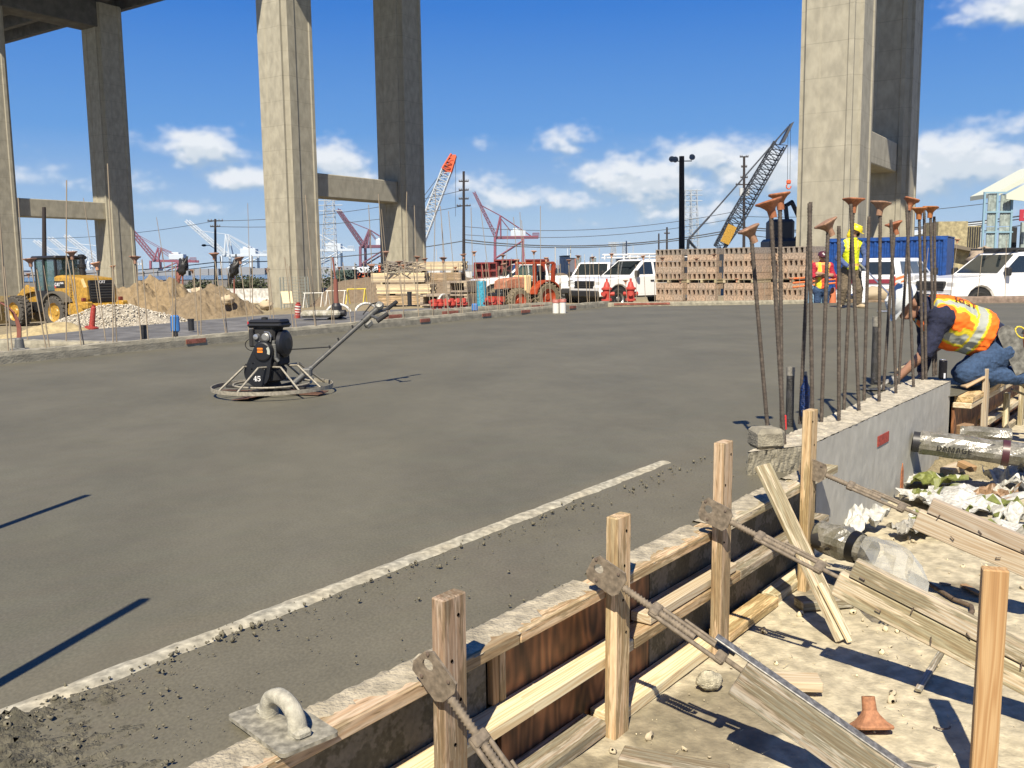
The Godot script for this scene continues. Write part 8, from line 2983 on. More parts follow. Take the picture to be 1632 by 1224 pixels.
func far_port() -> void:
	var white := mat("port_white", lin(0.46, 0.51, 0.56), 0.6)
	var rose := mat("port_rose", lin(0.20, 0.05, 0.075), 0.7)
	var plum := mat("port_plum", lin(0.13, 0.045, 0.07), 0.7)
	var C := func(label: String, z: float, a: Array, st: Material, grp: String) -> void:
		ship_crane(label, z, Vector2(a[0], a[1]), Vector2(a[2], a[3]), Vector2(a[4], a[5]), Vector2(a[6], a[7]), a[8], st, white, grp)
	C.call("white port crane with raised boom beyond the dark utility pole and the dirt heaps", 800.0, [304, 353, 364, 408, 432, 408, 366, 375, 452], white, "white port cranes")
	C.call("rose port crane with raised boom just right of the loader's pier", 860.0, [205, 356, 252, 416, 316, 418, 258, 396, 452], rose, "rose port cranes")
	C.call("rose port crane with tall raised boom standing clear behind the tractor", 760.0, [758, 309, 792, 380, 858, 380, 799, 346, 440], rose, "rose port cranes")
	C.call("plum-coloured port crane seen between the middle pier's two legs", 700.0, [543, 336, 582, 394, 640, 394, 592, 368, 446], plum, "rose port cranes")
	C.call("white port crane half hidden by the middle pier's near leg", 840.0, [448, 350, 500, 400, 566, 400, 506, 372, 450], white, "white port cranes")
	var k := 0
	for e in [[62, 384, 118, 428], [85, 379, 142, 428], [111, 376, 166, 422]]:
		C.call("white port crane %s of three with parallel booms beyond the loader" % ["farthest left", "middle", "nearest the pier leg"][k], 1000.0 - 30.0 * k, [e[0], e[1], e[2], e[3], e[2] + 60, e[3], e[2] + 5, e[3] - 28, 452], white, "white port cranes")
		k += 1
	# moored work boat and shore things
	var o := D(585, 462, 190.0)
	var s := 190.0 / FL
	var t := thing("moored_boat", "orange and white work boat seen between the middle pier's legs", "boat", o)
	var L := px3(o, s, 585.0, 462.0)
	var m := MB.new()
	m.cbox(Vector3(0, 0.9, 0), Vector3(6.6, 2.0, 4.0), 0.2)
	put("hull", m, mat("boat_dark", lin(0.05, 0.06, 0.06), 0.6), t)
	m = MB.new()
	m.cbox(Vector3(0.4, 2.6, 0), Vector3(5.4, 1.5, 3.2), 0.2)
	put("deckhouse_orange", m, mat("boat_orange", lin(0.55, 0.11, 0.04), 0.6), t)
	m = MB.new()
	m.cbox(Vector3(0.2, 4.0, 0), Vector3(5.8, 1.3, 3.0), 0.2)
	put("deckhouse_white", m, white, t)
	m = MB.new()
	m.cbox(Vector3(4.2, 5.4, 0), Vector3(1.6, 1.6, 2.0), 0.15)
	var wh := put("wheelhouse", m, white, t)
	for i in 3:
		m = MB.new()
		m.box(Vector3(3.75 + i * 0.42, 5.6, 1.02), Vector3(0.28, 0.7, 0.06))
		put("window", m, mat("car_dark", Color.WHITE), wh)
	m = MB.new()
	m.cbox(Vector3.ZERO, Vector3(3.4, 3.2, 3.0), 0.1)
	tag(put("green_container", m, mat("dull_green", lin(0.035, 0.06, 0.05), 0.7), null, Transform3D(Basis.IDENTITY, D(553, 444, 170.0))), "dark green container beside the orange and white boat", "container")
	# lattice towers
	k = 0
	for e in [[525, 318, 446, 300.0, 2.6, "pale lattice tower beside the middle pier's near leg"], [1096, 302, 430, 420.0, 2.4, "pale lattice tower right behind the floodlight pole, left of a pair"], [1106, 302, 430, 425.0, 2.4, "pale lattice tower right behind the floodlight pole, right of a pair"], [978, 386, 425, 900.0, 3.2, "small far lattice tower over the racked pickup, left of two"], [996, 386, 425, 900.0, 3.2, "small far lattice tower over the racked pickup, right of two"]]:
		var a := D(e[0], e[2], e[3])
		var b := D(e[0], e[1], e[3])
		t = thing("lattice_tower", e[5], "tower", a, 0.0, "lattice towers")
		m = MB.new()
		lattice(m, Vector3.ZERO, b - a, e[4] * 1.9, e[4], 14, 0.12 * e[3] / 300.0)
		put("tower_frame", m, mat("tower_steel", lin(0.42, 0.45, 0.47), 0.6), t)
		m = MB.new()
		for q in [0.99, 0.93, 0.86]:
			m.tube((b - a) * q + Vector3(-e[4] * 1.6, 0, 0), (b - a) * q + Vector3(e[4] * 1.6, 0, 0), 0.12 * e[3] / 300.0, -1, 4)
		put("tower_arms", m, mat("tower_steel", Color.WHITE), t)
	# utility poles
	var creo := mat("pole_brown", lin(0.045, 0.035, 0.035), 0.9, "mottle", Vector3.ONE)
	var poles := [[343, 349, 452, 110.0, [[352, 22], [361, 14]], "dark utility pole with two crossarms beyond the dirt heaps"], [739, 273, 448, 105.0, [[289, 14], [303, 14], [317, 14], [328, 20]], "tall utility pole with four crossarms in the open gap right of the middle pier"], [1186, 249, 420, 105.0, [[250, 12], [266, 8], [283, 10], [294, 24]], "brown utility pole behind the dark lattice crane boom"], [70, 330, 470, 66.0, [], "dark bare pole behind the loader's cab"], [1063, 362, 420, 140.0, [[372, 8]], "small dark pole left of the floodlight pole"], [376, 405, 450, 160.0, [[410, 10]], "short far utility pole by the white port crane"], [1050, 372, 425, 170.0, [], "thin far pole over the racked pickup's cab"]]
	for e in poles:
		var a := D(e[0], e[2], e[3])
		a.y = gy(a.x, a.z) - 0.3
		var b := D(e[0], e[1], e[3])
		t = thing("utility_pole", e[5], "utility pole", a, 0.0, "utility poles")
		m = MB.new()
		m.tube(Vector3.ZERO, b - a, 0.19, 0.13, 8)
		put("pole", m, creo, t)
		for q in e[4]:
			var p := D(e[0], q[0], e[3]) - a
			var w: float = q[1] * e[3] / FL / 2.0 * 1.1
			m = MB.new()
			m.box(p, Vector3(w * 2, 0.12, 0.14))
			var ca := put("crossarm", m, creo, t)
			for x in [-0.92, -0.5, 0.5, 0.92]:
				m = MB.new()
				m.lathe([Vector2(0.035, 0.06), Vector2(0.06, 0.10), Vector2(0.05, 0.2), Vector2(0, 0.22)], 7, p + Vector3(w * x, 0, 0))
				put("insulator", m, mat("insulator", lin(0.2, 0.2, 0.2), 0.3), ca)
		if e[0] == 1186:
			for x in [-0.35, 0.35]:
				m = MB.new()
				m.tube(D(1186, 312, 105.0) - a + Vector3(x, 0, 0.2), D(1186, 300, 105.0) - a + Vector3(x, 0, 0.2), 0.24, -1, 10)
				put("transformer", m, mat("tower_steel", Color.WHITE), t)
		if e[0] == 343:
			m = MB.new()
			m.path([D(342, 396, 110.0) - a, D(334, 391, 110.0) - a, D(327, 391, 110.0) - a], 0.05, 5)
			m.ball(D(325, 391, 110.0) - a, Vector3(0.3, 0.14, 0.2))
			put("lamp_arm", m, white, t)
	# floodlight pole
	var fa := D(1087, 430, 70.0)
	fa.y = gy(fa.x, fa.z)
	t = thing("floodlight_pole", "thick dark pole with floodlights on both sides above the block stacks", "floodlight pole", fa)
	var ftop := D(1086.5, 249, 70.0) - fa
	m = MB.new()
	m.tube(Vector3.ZERO, ftop, 0.24, 0.19, 12)
	put("pole", m, creo, t)
	m = MB.new()
	m.tube(ftop + Vector3(-0.75, -0.35, 0), ftop + Vector3(0.75, -0.35, 0), 0.04, -1, 6)
	put("lamp_bar", m, creo, t)
	for e in [[-0.75, -0.25, 0.4], [-0.50, -0.28, 0.5], [0.72, -0.12, -0.5]]:
		m = MB.new()
		m.lathe([Vector2(0.05, -0.2), Vector2(0.20, 0.0), Vector2(0.23, 0.12), Vector2(0.19, 0.14), Vector2(0, 0.10)], 12)
		put("floodlight", m, mat("lamp_grey", lin(0.16, 0.17, 0.17), 0.4, "", Vector3.ONE, false, "", 0.0, 0.4), t, Transform3D(Basis(Vector3(0, 0, 1), e[2]) * Basis(Vector3(1, 0, 0), 1.3), ftop + Vector3(e[0], e[1], 0.12)))
	wires()
	# mobile cranes
	var wz := 150.0
	o = D(640, 452, wz)
	o.y = gy(o.x, o.z)
	t = thing("mobile_crane", "white lattice-boom crane with orange boom tip rising behind the middle pier", "mobile crane", o)
	m = MB.new()
	m.cbox(Vector3(0, 2.0, 0), Vector3(7, 3.2, 4), 0.3)
	m.cbox(Vector3(0, 0.5, 0), Vector3(8, 1.0, 5), 0.3)
	put("carrier", m, mat("boat_orange", Color.WHITE), t)
	var ba := D(652, 428, wz) - o
	var bb := D(712, 272, wz) - o
	m = MB.new()
	lattice(m, ba, bb, 1.7, 1.5, 20, 0.11)
	put("boom", m, white, t)
	m = MB.new()
	lattice(m, bb, D(723, 247, wz) - o, 1.5, 0.8, 4, 0.14)
	m.hexa([bb + Vector3(-0.4, -0.5, -0.5), bb + Vector3(0.8, 0.1, -0.5), bb + Vector3(0.8, 0.1, 0.5), bb + Vector3(-0.4, -0.5, 0.5), D(721, 247, wz) - o, D(727, 247, wz) - o, D(727, 247, wz) - o + Vector3(0, 0, 0.5), D(721, 247, wz) - o + Vector3(0, 0, 0.5)])
	put("boom_tip", m, mat("tip_orange", lin(0.60, 0.11, 0.04), 0.5), t)
	m = MB.new()
	m.tube(D(724, 248, wz) - o, D(640, 360, wz) - o, 0.05, -1, 4)
	m.tube(D(722, 250, wz) - o, D(644, 375, wz) - o, 0.05, -1, 4)
	m.tube(D(726, 250, wz) - o, D(726, 345, wz) - o, 0.03, -1, 4)
	put("cables", m, mat("cable_dark", lin(0.05, 0.055, 0.06), 0.6), t)
	wz = 90.0
	o = D(1135, 432, wz)
	o.y = gy(o.x, o.z)
	t = thing("mobile_crane", "dark lattice-boom crane with yellow boom foot and hanging hook behind the blocks", "mobile crane", o)
	var dk := mat("crane_dark", lin(0.022, 0.028, 0.04), 0.5)
	m = MB.new()
	m.cbox(Vector3(0, 1.9, 0), Vector3(5, 2.4, 3), 0.2)
	m.cbox(Vector3(0, 0.5, 0), Vector3(6, 1.0, 3.6), 0.3)
	put("carrier", m, dk, t)
	m = MB.new()
	lattice(m, D(1172, 352, wz) - o, D(1244, 228, wz) - o, 1.25, 1.1, 16, 0.065)
	put("boom", m, dk, t)
	m = MB.new()
	lattice(m, D(1146, 395, wz) - o, D(1172, 352, wz) - o, 0.9, 1.25, 5, 0.08)
	put("boom_foot", m, dk, t)
	m = MB.new()
	var p0 := D(1152, 388, wz) - o
	var p1 := D(1165, 360, wz) - o
	m.cbox(Vector3.ZERO, Vector3(p0.distance_to(p1), 0.9, 0.06), 0.02)
	var sg := put("boom_sign", m, mat("machine_yellow", Color.WHITE), t, along(p0, p1) * Transform3D(Basis.IDENTITY, Vector3(0, 0, 0.68)))
	m = MB.new()
	m.hexa([D(1240, 232, wz) - o, D(1247, 228, wz) - o, D(1247, 228, wz) - o + Vector3(0, 0, 0.8), D(1240, 232, wz) - o + Vector3(0, 0, 0.8), D(1258, 198, wz) - o, D(1263, 195, wz) - o, D(1263, 195, wz) - o + Vector3(0, 0, 0.6), D(1258, 198, wz) - o + Vector3(0, 0, 0.6)])
	put("boom_head", m, dk, t)
	m = MB.new()
	for zz in [-0.3, 0.3]:
		m.tube(D(1258, 200, wz) - o + Vector3(0, 0, zz), D(1130, 346, wz) - o + Vector3(0, 0, zz), 0.035, -1, 4)
		m.tube(D(1130, 346, wz) - o + Vector3(0, 0, zz), D(1097, 382, wz) - o + Vector3(0, 0, zz), 0.06, -1, 4)
		m.tube(D(1097, 382, wz) - o + Vector3(0, 0, zz), D(1112, 400, wz) - o + Vector3(0, 0, zz), 0.08, -1, 4)
		m.tube(D(1097, 382, wz) - o + Vector3(0, 0, zz), D(1096, 400, wz) - o + Vector3(0, 0, zz), 0.08, -1, 4)
	m.tube(D(1256, 204, wz) - o, D(1255, 288, wz) - o, 0.02, -1, 4)
	m.tube(D(1260, 204, wz) - o, D(1259, 288, wz) - o, 0.02, -1, 4)
	put("cables", m, dk, t)
	m = MB.new()
	m.cbox(D(1257, 290, wz) - o, Vector3(0.42, 0.4, 0.25), 0.08)
	var hk := []
	for i in 8: hk.append(D(1257, 297, wz) - o + Vector3(cos(2.2 + i * 0.6) * 0.22, sin(2.2 + i * 0.6) * 0.24, 0))
	m.path(hk, 0.06, 6)
	put("hook_block", m, mat("tip_orange", Color.WHITE), t)
	# digger arm behind the bars
	wz = 55.0
	o = D(1248, 425, wz)
	o.y = gy(o.x, o.z)
	t = thing("excavator", "dark excavator with bent arm behind the block stacks, next to the pier leg", "excavator", o)
	m = MB.new()
	m.cbox(D(1243, 372, wz) - o, Vector3(1.3, 1.6, 1.6), 0.15)
	m.cbox(D(1246, 400, wz) - o, Vector3(2.0, 1.4, 2.2), 0.15)
	put("cab", m, dk, t)
	m = MB.new()
	m.path([D(1258, 385, wz) - o, D(1252, 328, wz) - o, D(1262, 322, wz) - o, D(1274, 348, wz) - o], 0.13, 6)
	m.path([D(1255, 368, wz) - o, D(1266, 382, wz) - o, D(1276, 372, wz) - o], 0.09, 6)
	put("arm", m, dk, t)
	m = MB.new()
	m.cbox(Vector3(0, 0.4, 0), Vector3(3.0, 0.8, 2.6), 0.3)
	put("tracks", m, mat("machine_black", Color.WHITE), t)

func wires() -> void:
	var wm := mat("cable_dark", lin(0.05, 0.055, 0.06), 0.6)
	var W := [[739, 303, 343, 352, 105.0, 110.0, 0.8, 0.03, "thin sagging wire from the four-armed pole to the dirt-heap pole, upper"], [739, 328, 343, 361, 105.0, 110.0, 0.8, 0.03, "thin sagging wire from the four-armed pole to the dirt-heap pole, lower"],
		[739, 361, 1186, 334, 105.0, 105.0, 1.2, 0.03, "upper thin wire crossing the open sky behind the tractor"], [739, 374, 1186, 345, 105.0, 105.0, 1.1, 0.03, "lower thin wire crossing the open sky behind the tractor"], [739, 382, 1186, 362, 105.0, 105.0, 1.3, 0.06, "thick cable crossing low over the racked pickup"], [739, 386, 1186, 366, 105.0, 105.0, 1.2, 0.05, "second thick cable just under the thick one over the pickup"],
		[739, 384, 343, 418, 105.0, 110.0, 0.6, 0.05, "thick cable passing behind the middle pier, upper"], [343, 418, -60, 440, 110.0, 115.0, 0.5, 0.05, "cable running over the dirt heaps towards the loader"], [343, 424, -60, 432, 110.0, 115.0, 0.9, 0.04, "lower cable running over the dirt heaps towards the loader"], [343, 352, -60, 376, 110.0, 115.0, 1.0, 0.025, "high thin wire crossing above the rose crane towards the loader's pier"],
		[1186, 345, 1760, 296, 105.0, 80.0, 0.9, 0.03, "thin wire over the blue container, highest of its bundle"], [1186, 362, 1760, 322, 105.0, 80.0, 1.2, 0.06, "thick cable over the blue container and shed"], [1186, 366, 1760, 330, 105.0, 80.0, 1.0, 0.05, "second thick cable over the blue container and shed"], [1186, 374, 1760, 334, 105.0, 80.0, 1.5, 0.04, "lowest cable over the blue container and shed"]]
	for e in W:
		var a := D(e[0], e[1], e[4])
		var b := D(e[2], e[3], e[5])
		var m := MB.new()
		for i in 14:
			var u := i / 14.0
			var v := (i + 1) / 14.0
			m.tube(a.lerp(b, u) - Vector3.UP * e[6] * 4.0 * u * (1.0 - u), a.lerp(b, v) - Vector3.UP * e[6] * 4.0 * v * (1.0 - v), e[7], -1, 4, false)
		tag(put("overhead_wire", m, wm), e[8], "wire", "overhead wires")

func foliage(c: Vector3, s: Vector3, n: int, sd: int, leaf: float) -> MB:
	var m := MB.new()
	var r := RandomNumberGenerator.new()
	r.seed = sd
	var f := FastNoiseLite.new()
	f.seed = sd; f.frequency = 1.0; f.fractal_octaves = 3
	for i in n:
		var d := Vector3(r.randfn(), absf(r.randfn()) * 0.9, r.randfn()).normalized()
		var rad := 1.0 + 0.5 * f.get_noise_3dv(d * 1.6)
		var p := c + d * s * rad * pow(r.randf(), 0.35)
		var a := Vector3(r.randfn(), r.randfn(), r.randfn()).normalized()
		var b := a.cross(Vector3(r.randfn(), r.randfn(), r.randfn())).normalized()
		var k := 0.7 + 0.6 * r.randf()
		m.col = Color(k, k, k * 0.9)
		m.tri(p - a * leaf, p + b * leaf * 0.6, p + a * leaf)
		m.tri(p - a * leaf, p + a * leaf, p - b * leaf * 0.6)
	return m

func middle_ground() -> void:
	var pv := mat("pvc", Color.WHITE)
	# white barrier wall in sections
	var a := Vector3(-24.0, 0, -66.0)
	var b := Vector3(-5.0, 0, -60.5)
	var d := (b - a) / 5.0
	for i in 5:
		var p := a + d * i
		var q := a + d * (i + 0.985)
		var t := thing("barrier_section", "white concrete barrier section, %s from the dirt heaps" % ["first", "second", "third", "fourth", "fifth"][i], "barrier", (p + q) / 2 + Vector3.UP * (gy(-12, -60) - 0.02), 0.0, "white barrier wall")
		t.basis = along(p, q).basis
		var m := MB.new()
		var L := p.distance_to(q)
		m.x = Transform3D(Basis(Vector3.UP, PI / 2), Vector3.ZERO)
		m.prism(P2([-0.3, 0, 0.3, 0, 0.28, 0.1, 0.12, 0.35, 0.09, 0.98, -0.09, 0.98, -0.12, 0.35, -0.28, 0.1]), -L / 2, L / 2)
		put("wall_body", m, mat("barrier_white", lin(0.72, 0.71, 0.67), 0.85, "mottle", Vector3.ONE * 0.4), t)
	# wire cage and sheet by the near leg
	var o := D(470, 480, 56.0)
	o.y = gy(o.x, o.z)
	var t2 := thing("wire_cage", "tall grey wire mesh cage standing at the foot of the middle pier", "cage", o)
	var gm := mat("mesh_grey", lin(0.22, 0.24, 0.22), 0.6)
	for s in [-0.75, 0.75]:
		for z in [-0.4, 0.4]:
			var m := MB.new()
			m.tube(Vector3(s, 0, z), Vector3(s, 1.9, z), 0.04, -1, 5)
			put("post", m, gm, t2)
	var m2 := MB.new()
	for z in [-0.4, 0.4]:
		for i in 9: m2.tube(Vector3(-0.75 + i * 0.1875, 0.1, z), Vector3(-0.75 + i * 0.1875, 1.9, z), 0.010, -1, 3, false)
		for i in 11: m2.tube(Vector3(-0.75, 0.1 + i * 0.18, z), Vector3(0.75, 0.1 + i * 0.18, z), 0.010, -1, 3, false)
	put("mesh", m2, gm, t2)
	m2 = MB.new()
	m2.cbox(Vector3.ZERO, Vector3(0.62, 0.03, 0.95), 0.005)
	o = D(458, 474, 52.0)
	tag(put("plywood_sheet", m2, wood("pale"), null, Transform3D(Basis(Vector3.UP, 0.4) * Basis(Vector3(1, 0, 0), 0.75), o)), "yellow plywood sheet leaning at the foot of the middle pier", "plywood sheet")
	# light trestles along the barrier
	for k in 3:
		o = D([500, 536, 568][k], 474, 54.0)
		o.y = gy(o.x, o.z)
		var t := thing("trestle", ["pale trestle nearest the wire cage before the white barrier", "middle pale trestle before the white barrier", "small yellow trestle before the white barrier, farthest from the cage"][k], "trestle", o, 0.3)
		for s in [-0.5, 0.5]:
			m2 = MB.new()
			m2.path([Vector3(s - 0.15, 0, 0.2), Vector3(s, 0.85, 0), Vector3(s + 0.15, 0, -0.2)], 0.03, 5)
			put("leg", m2, [pv, pv, mat("clip_yellow", Color.WHITE)][k], t)
		m2 = MB.new()
		m2.tube(Vector3(-0.6, 0.85, 0), Vector3(0.6, 0.85, 0), 0.035, -1, 5)
		put("rail", m2, [pv, pv, mat("clip_yellow", Color.WHITE)][k], t)
	# shrubs
	var leafm := mat("shrub_leaf", lin(0.05, 0.062, 0.032), 0.8)
	for e in [[318, 446, 72.0, 1.9, 0.75, "low dark shrub behind the tan dirt heap"], [395, 452, 74.0, 1.9, 0.9, "dark shrub behind the smaller dirt heap and barrier"], [560, 462, 76.0, 3.4, 1.3, "dark spreading shrub behind the white barrier, below the boat"], [616, 462, 77.0, 2.4, 1.3, "dark shrub between the barrier and the pier's far leg"]]:
		o = D(e[0], e[1] + 14, e[2])
		o.y = gy(o.x, o.z) - 0.1
		var t := thing("shrub", e[5], "shrub", o, 0.0, "dark shrubs by the barrier")
		put("foliage", foliage(Vector3(0, 0.2, 0), Vector3(e[3], e[4] * 1.5, 1.3), 1500, int(e[0]), 0.13), leafm, t)
		m2 = MB.new()
		for i in 5:
			m2.tube(Vector3(0.2 * (i - 2), 0, 0), Vector3(0.5 * (i - 2), e[4], 0.2 * (i % 3 - 1)), 0.04, 0.02, 5)
		put("stem", m2, mat("pole_brown", Color.WHITE), t)
	# black wrapped stand-ins on posts: scarecrow-like tarps on the heaps
	for k in 2:
		o = D([290, 372][k], [452, 455][k], 60.0)
		var gyy := gy(o.x, o.z)
		var t := thing("tarp_post", ["dark tattered tarp on a post above the tan dirt heap", "black tarp draped on a leaning post right of the utility pole"][k], "tarp", Vector3(o.x, gyy, o.z))
		var top: float = o.y - gyy + 1.45
		m2 = MB.new()
		m2.tube(Vector3.ZERO, Vector3(0.1, top, 0), 0.05, -1, 6)
		put("post", m2, mat("rust_pipe", Color.WHITE), t)
		var lm := lump(0.42, 140 + k, Vector3(0.65, 1.35, 0.5), 0.9, 12, 14)
		put("tarp", lm, mat("machine_black", Color.WHITE), t, Transform3D(Basis(Vector3(0, 0, 1), -0.3), Vector3(0.1, top - 0.35, 0)))
		lm = lump(0.25, 150 + k, Vector3(0.6, 1.9, 0.4), 0.9, 12, 14)
		put("tarp_tail", lm, mat("machine_black", Color.WHITE) if k == 1 else mat("rust_pipe", Color.WHITE), t, Transform3D(Basis(Vector3(0, 0, 1), -0.2), Vector3(-0.18, top - 1.0, 0)))
	right_side()
	clutter()

func right_side() -> void:
	var bl := mat("shed_blue", lin(0.20, 0.33, 0.42), 0.6)
	var pale := mat("shed_panel", lin(0.42, 0.50, 0.48), 0.55, "mottle", Vector3.ONE * 0.3)
	var dk := mat("car_dark", Color.WHITE)
	var z := 62.0
	var o := D(1600, 425, z)
	o.y = gy(o.x, o.z)
	var t := thing("shed", "tall shed of pale panels in blue frames with a white tent roof", "shed", o)
	var L := func(px: float, py: float, dz := 0.0) -> Vector3: return D(px, py, z) - o + Vector3(0, 0, dz)
	for e in [[1570, 1589, 308, 400], [1590, 1612, 308, 400]]:
		var a: Vector3 = L.call(e[0], e[3])
		var b: Vector3 = L.call(e[1], e[2])
		for j in 3:
			var y0 := lerpf(0.0, b.y, j / 3.0)
			var y1 := lerpf(0.0, b.y, (j + 0.97) / 3.0)
			var m := MB.new()
			m.box(Vector3((a.x + b.x) / 2, (y0 + y1) / 2, 0), Vector3(b.x - a.x - 0.05, y1 - y0, 0.05))
			put("wall_panel", m, pale, t)
			for i in 4:
				m = MB.new()
				m.box(Vector3(lerpf(a.x, b.x, (i + 0.5) / 4.0), (y0 + y1) / 2, 0.035), Vector3(0.04, y1 - y0, 0.03))
				put("panel_rib", m, pale, t)
	for x in [1569, 1589.5, 1613]:
		var m := MB.new()
		var b: Vector3 = L.call(x, 306)
		m.box(Vector3(b.x, b.y / 2, 0.06), Vector3(0.12, b.y, 0.12))
		put("frame_post", m, bl, t)
	for y in [307, 338, 370]:
		var m := MB.new()
		var a: Vector3 = L.call(1569, y, 0.08)
		var b: Vector3 = L.call(1613, y, 0.08)
		m.box((a + b) / 2, Vector3(b.x - a.x, 0.10, 0.1))
		put("frame_rail", m, bl, t)
	var m3 := MB.new()
	var c: Vector3 = L.call(1622, 355)
	m3.box(Vector3(c.x - 0.15, 1.9, -0.8), Vector3(1.1, 4.6, 0.1))
	put("doorway", m3, dk, t)
	m3 = MB.new()
	m3.box(Vector3(c.x + 2.0, 2.2, -0.3), Vector3(3.2, 4.6, 0.2))
	put("end_panel", m3, pale, t)
	m3 = MB.new()
	var r0: Vector3 = L.call(1594, 306)
	var r1: Vector3 = L.call(1640, 278)
	m3.hexa([r0 + Vector3(0, -0.3, -0.5), r1 + Vector3(1.5, 0.3, -0.5), r1 + Vector3(1.5, 0.3, -4), r0 + Vector3(0, -0.3, -4), r0 + Vector3(0, 0.0, -0.5), r1 + Vector3(1.5, 0.7, -0.5), r1 + Vector3(1.5, 0.7, -4), r0 + Vector3(0, 0.0, -4)])
	m3.hexa([r0 + Vector3(0.1, -0.5, 0.62), r1 + Vector3(1.5, -2.0, 0.62), r1 + Vector3(1.5, -2.0, 0.5), r0 + Vector3(0.1, -0.5, 0.5), r0 + Vector3(0.1, -0.2, 0.62), r1 + Vector3(1.5, 0.4, 0.62), r1 + Vector3(1.5, 0.4, 0.5), r0 + Vector3(0.1, -0.2, 0.5)])
	put("tent_roof", m3, mat("tent_white", lin(0.50, 0.53, 0.45), 0.7), t)
	m3 = MB.new()
	m3.cbox(D(1634, 343, z - 1.0) - o, Vector3(0.75, 0.75, 0.08), 0.02)
	put("red_sign", m3, mat("sign_red", lin(0.36, 0.03, 0.05), 0.5), t)
	put("sign_letter", lettering("B", 0.5, 0.02), mat("port_white", Color.WHITE), t, Transform3D(Basis.IDENTITY, D(1634, 343, z - 1.0) - o + Vector3(0, 0, 0.06)))
	# beige louvred building
	z = 80.0
	o = D(1530, 425, z)
	o.y = gy(o.x, o.z)
	t = thing("louvred_building", "beige building with dark louvres above the blue container", "building", o)
	var a0 := D(1496, 353, z) - o
	var a1 := D(1543, 353, z) - o
	m3 = MB.new()
	m3.box(Vector3((a0.x + a1.x) / 2, a0.y / 2, -1.5), Vector3(a1.x - a0.x, a0.y, 3.0))
	put("wall", m3, mat("beige_wall", lin(0.52, 0.45, 0.26), 0.8, "mottle", Vector3.ONE * 0.3), t)
	var b1 := D(1565, 360, z) - o
	m3 = MB.new()
	m3.box(Vector3((a1.x + b1.x) / 2, a0.y / 2 - 0.2, -1.55), Vector3(b1.x - a1.x, a0.y - 0.4, 2.8))
	put("wing_wall", m3, mat("beige_wall", Color.WHITE), t)
	for i in 6:
		m3 = MB.new()
		m3.box(Vector3(lerpf(a1.x, b1.x, (i + 0.5) / 6.0), a0.y - 1.5, -0.12), Vector3(0.13, 2.0, 0.06))
		put("louvre", m3, dk, t)
	m3 = MB.new()
	m3.hexa([a0 + Vector3(-1.2, -1.8, 1.0), a1 + Vector3(0.7, -2.7, 1.0), a1 + Vector3(0.7, -2.7, -1), a0 + Vector3(-1.2, -1.8, -1), a0 + Vector3(-1.2, -1.5, 1.0), a1 + Vector3(0.7, -2.4, 1.0), a1 + Vector3(0.7, -2.4, -1), a0 + Vector3(-1.2, -1.5, -1)])
	put("canopy", m3, mat("canopy_grey", lin(0.14, 0.12, 0.09), 0.8), t)
	# long white roof frames behind
	z = 110.0
	o = D(1500, 420, z)
	o.y = gy(o.x, o.z)
	t = thing("white_warehouse", "long white low-roofed warehouse behind the beige building", "warehouse", o)
	m3 = MB.new()
	var w0 := D(1452, 372, z) - o
	var w1 := D(1580, 350, z) - o
	m3.hexa([Vector3(w0.x, 0, -8), Vector3(w1.x, 0, -8), Vector3(w1.x, 0, -2), Vector3(w0.x, 0, -2), Vector3(w0.x, w0.y - 0.4, -8), Vector3(w1.x, w1.y - 0.4, -8), Vector3(w1.x, w1.y - 0.4, -2), Vector3(w0.x, w0.y - 0.4, -2)])
	put("wall", m3, mat("warehouse_grey", lin(0.36, 0.42, 0.46), 0.7), t)
	m3 = MB.new()
	m3.hexa([w0 + Vector3(-0.4, -0.4, -8), w1 + Vector3(0.4, -0.4, -8), w1 + Vector3(0.4, -0.4, -1.6), w0 + Vector3(-0.4, -0.4, -1.6), w0 + Vector3(-0.4, 0, -8), w1 + Vector3(0.4, 0, -8), w1 + Vector3(0.4, 0, -1.6), w0 + Vector3(-0.4, 0, -1.6)])
	put("roof", m3, mat("port_white", Color.WHITE), t)

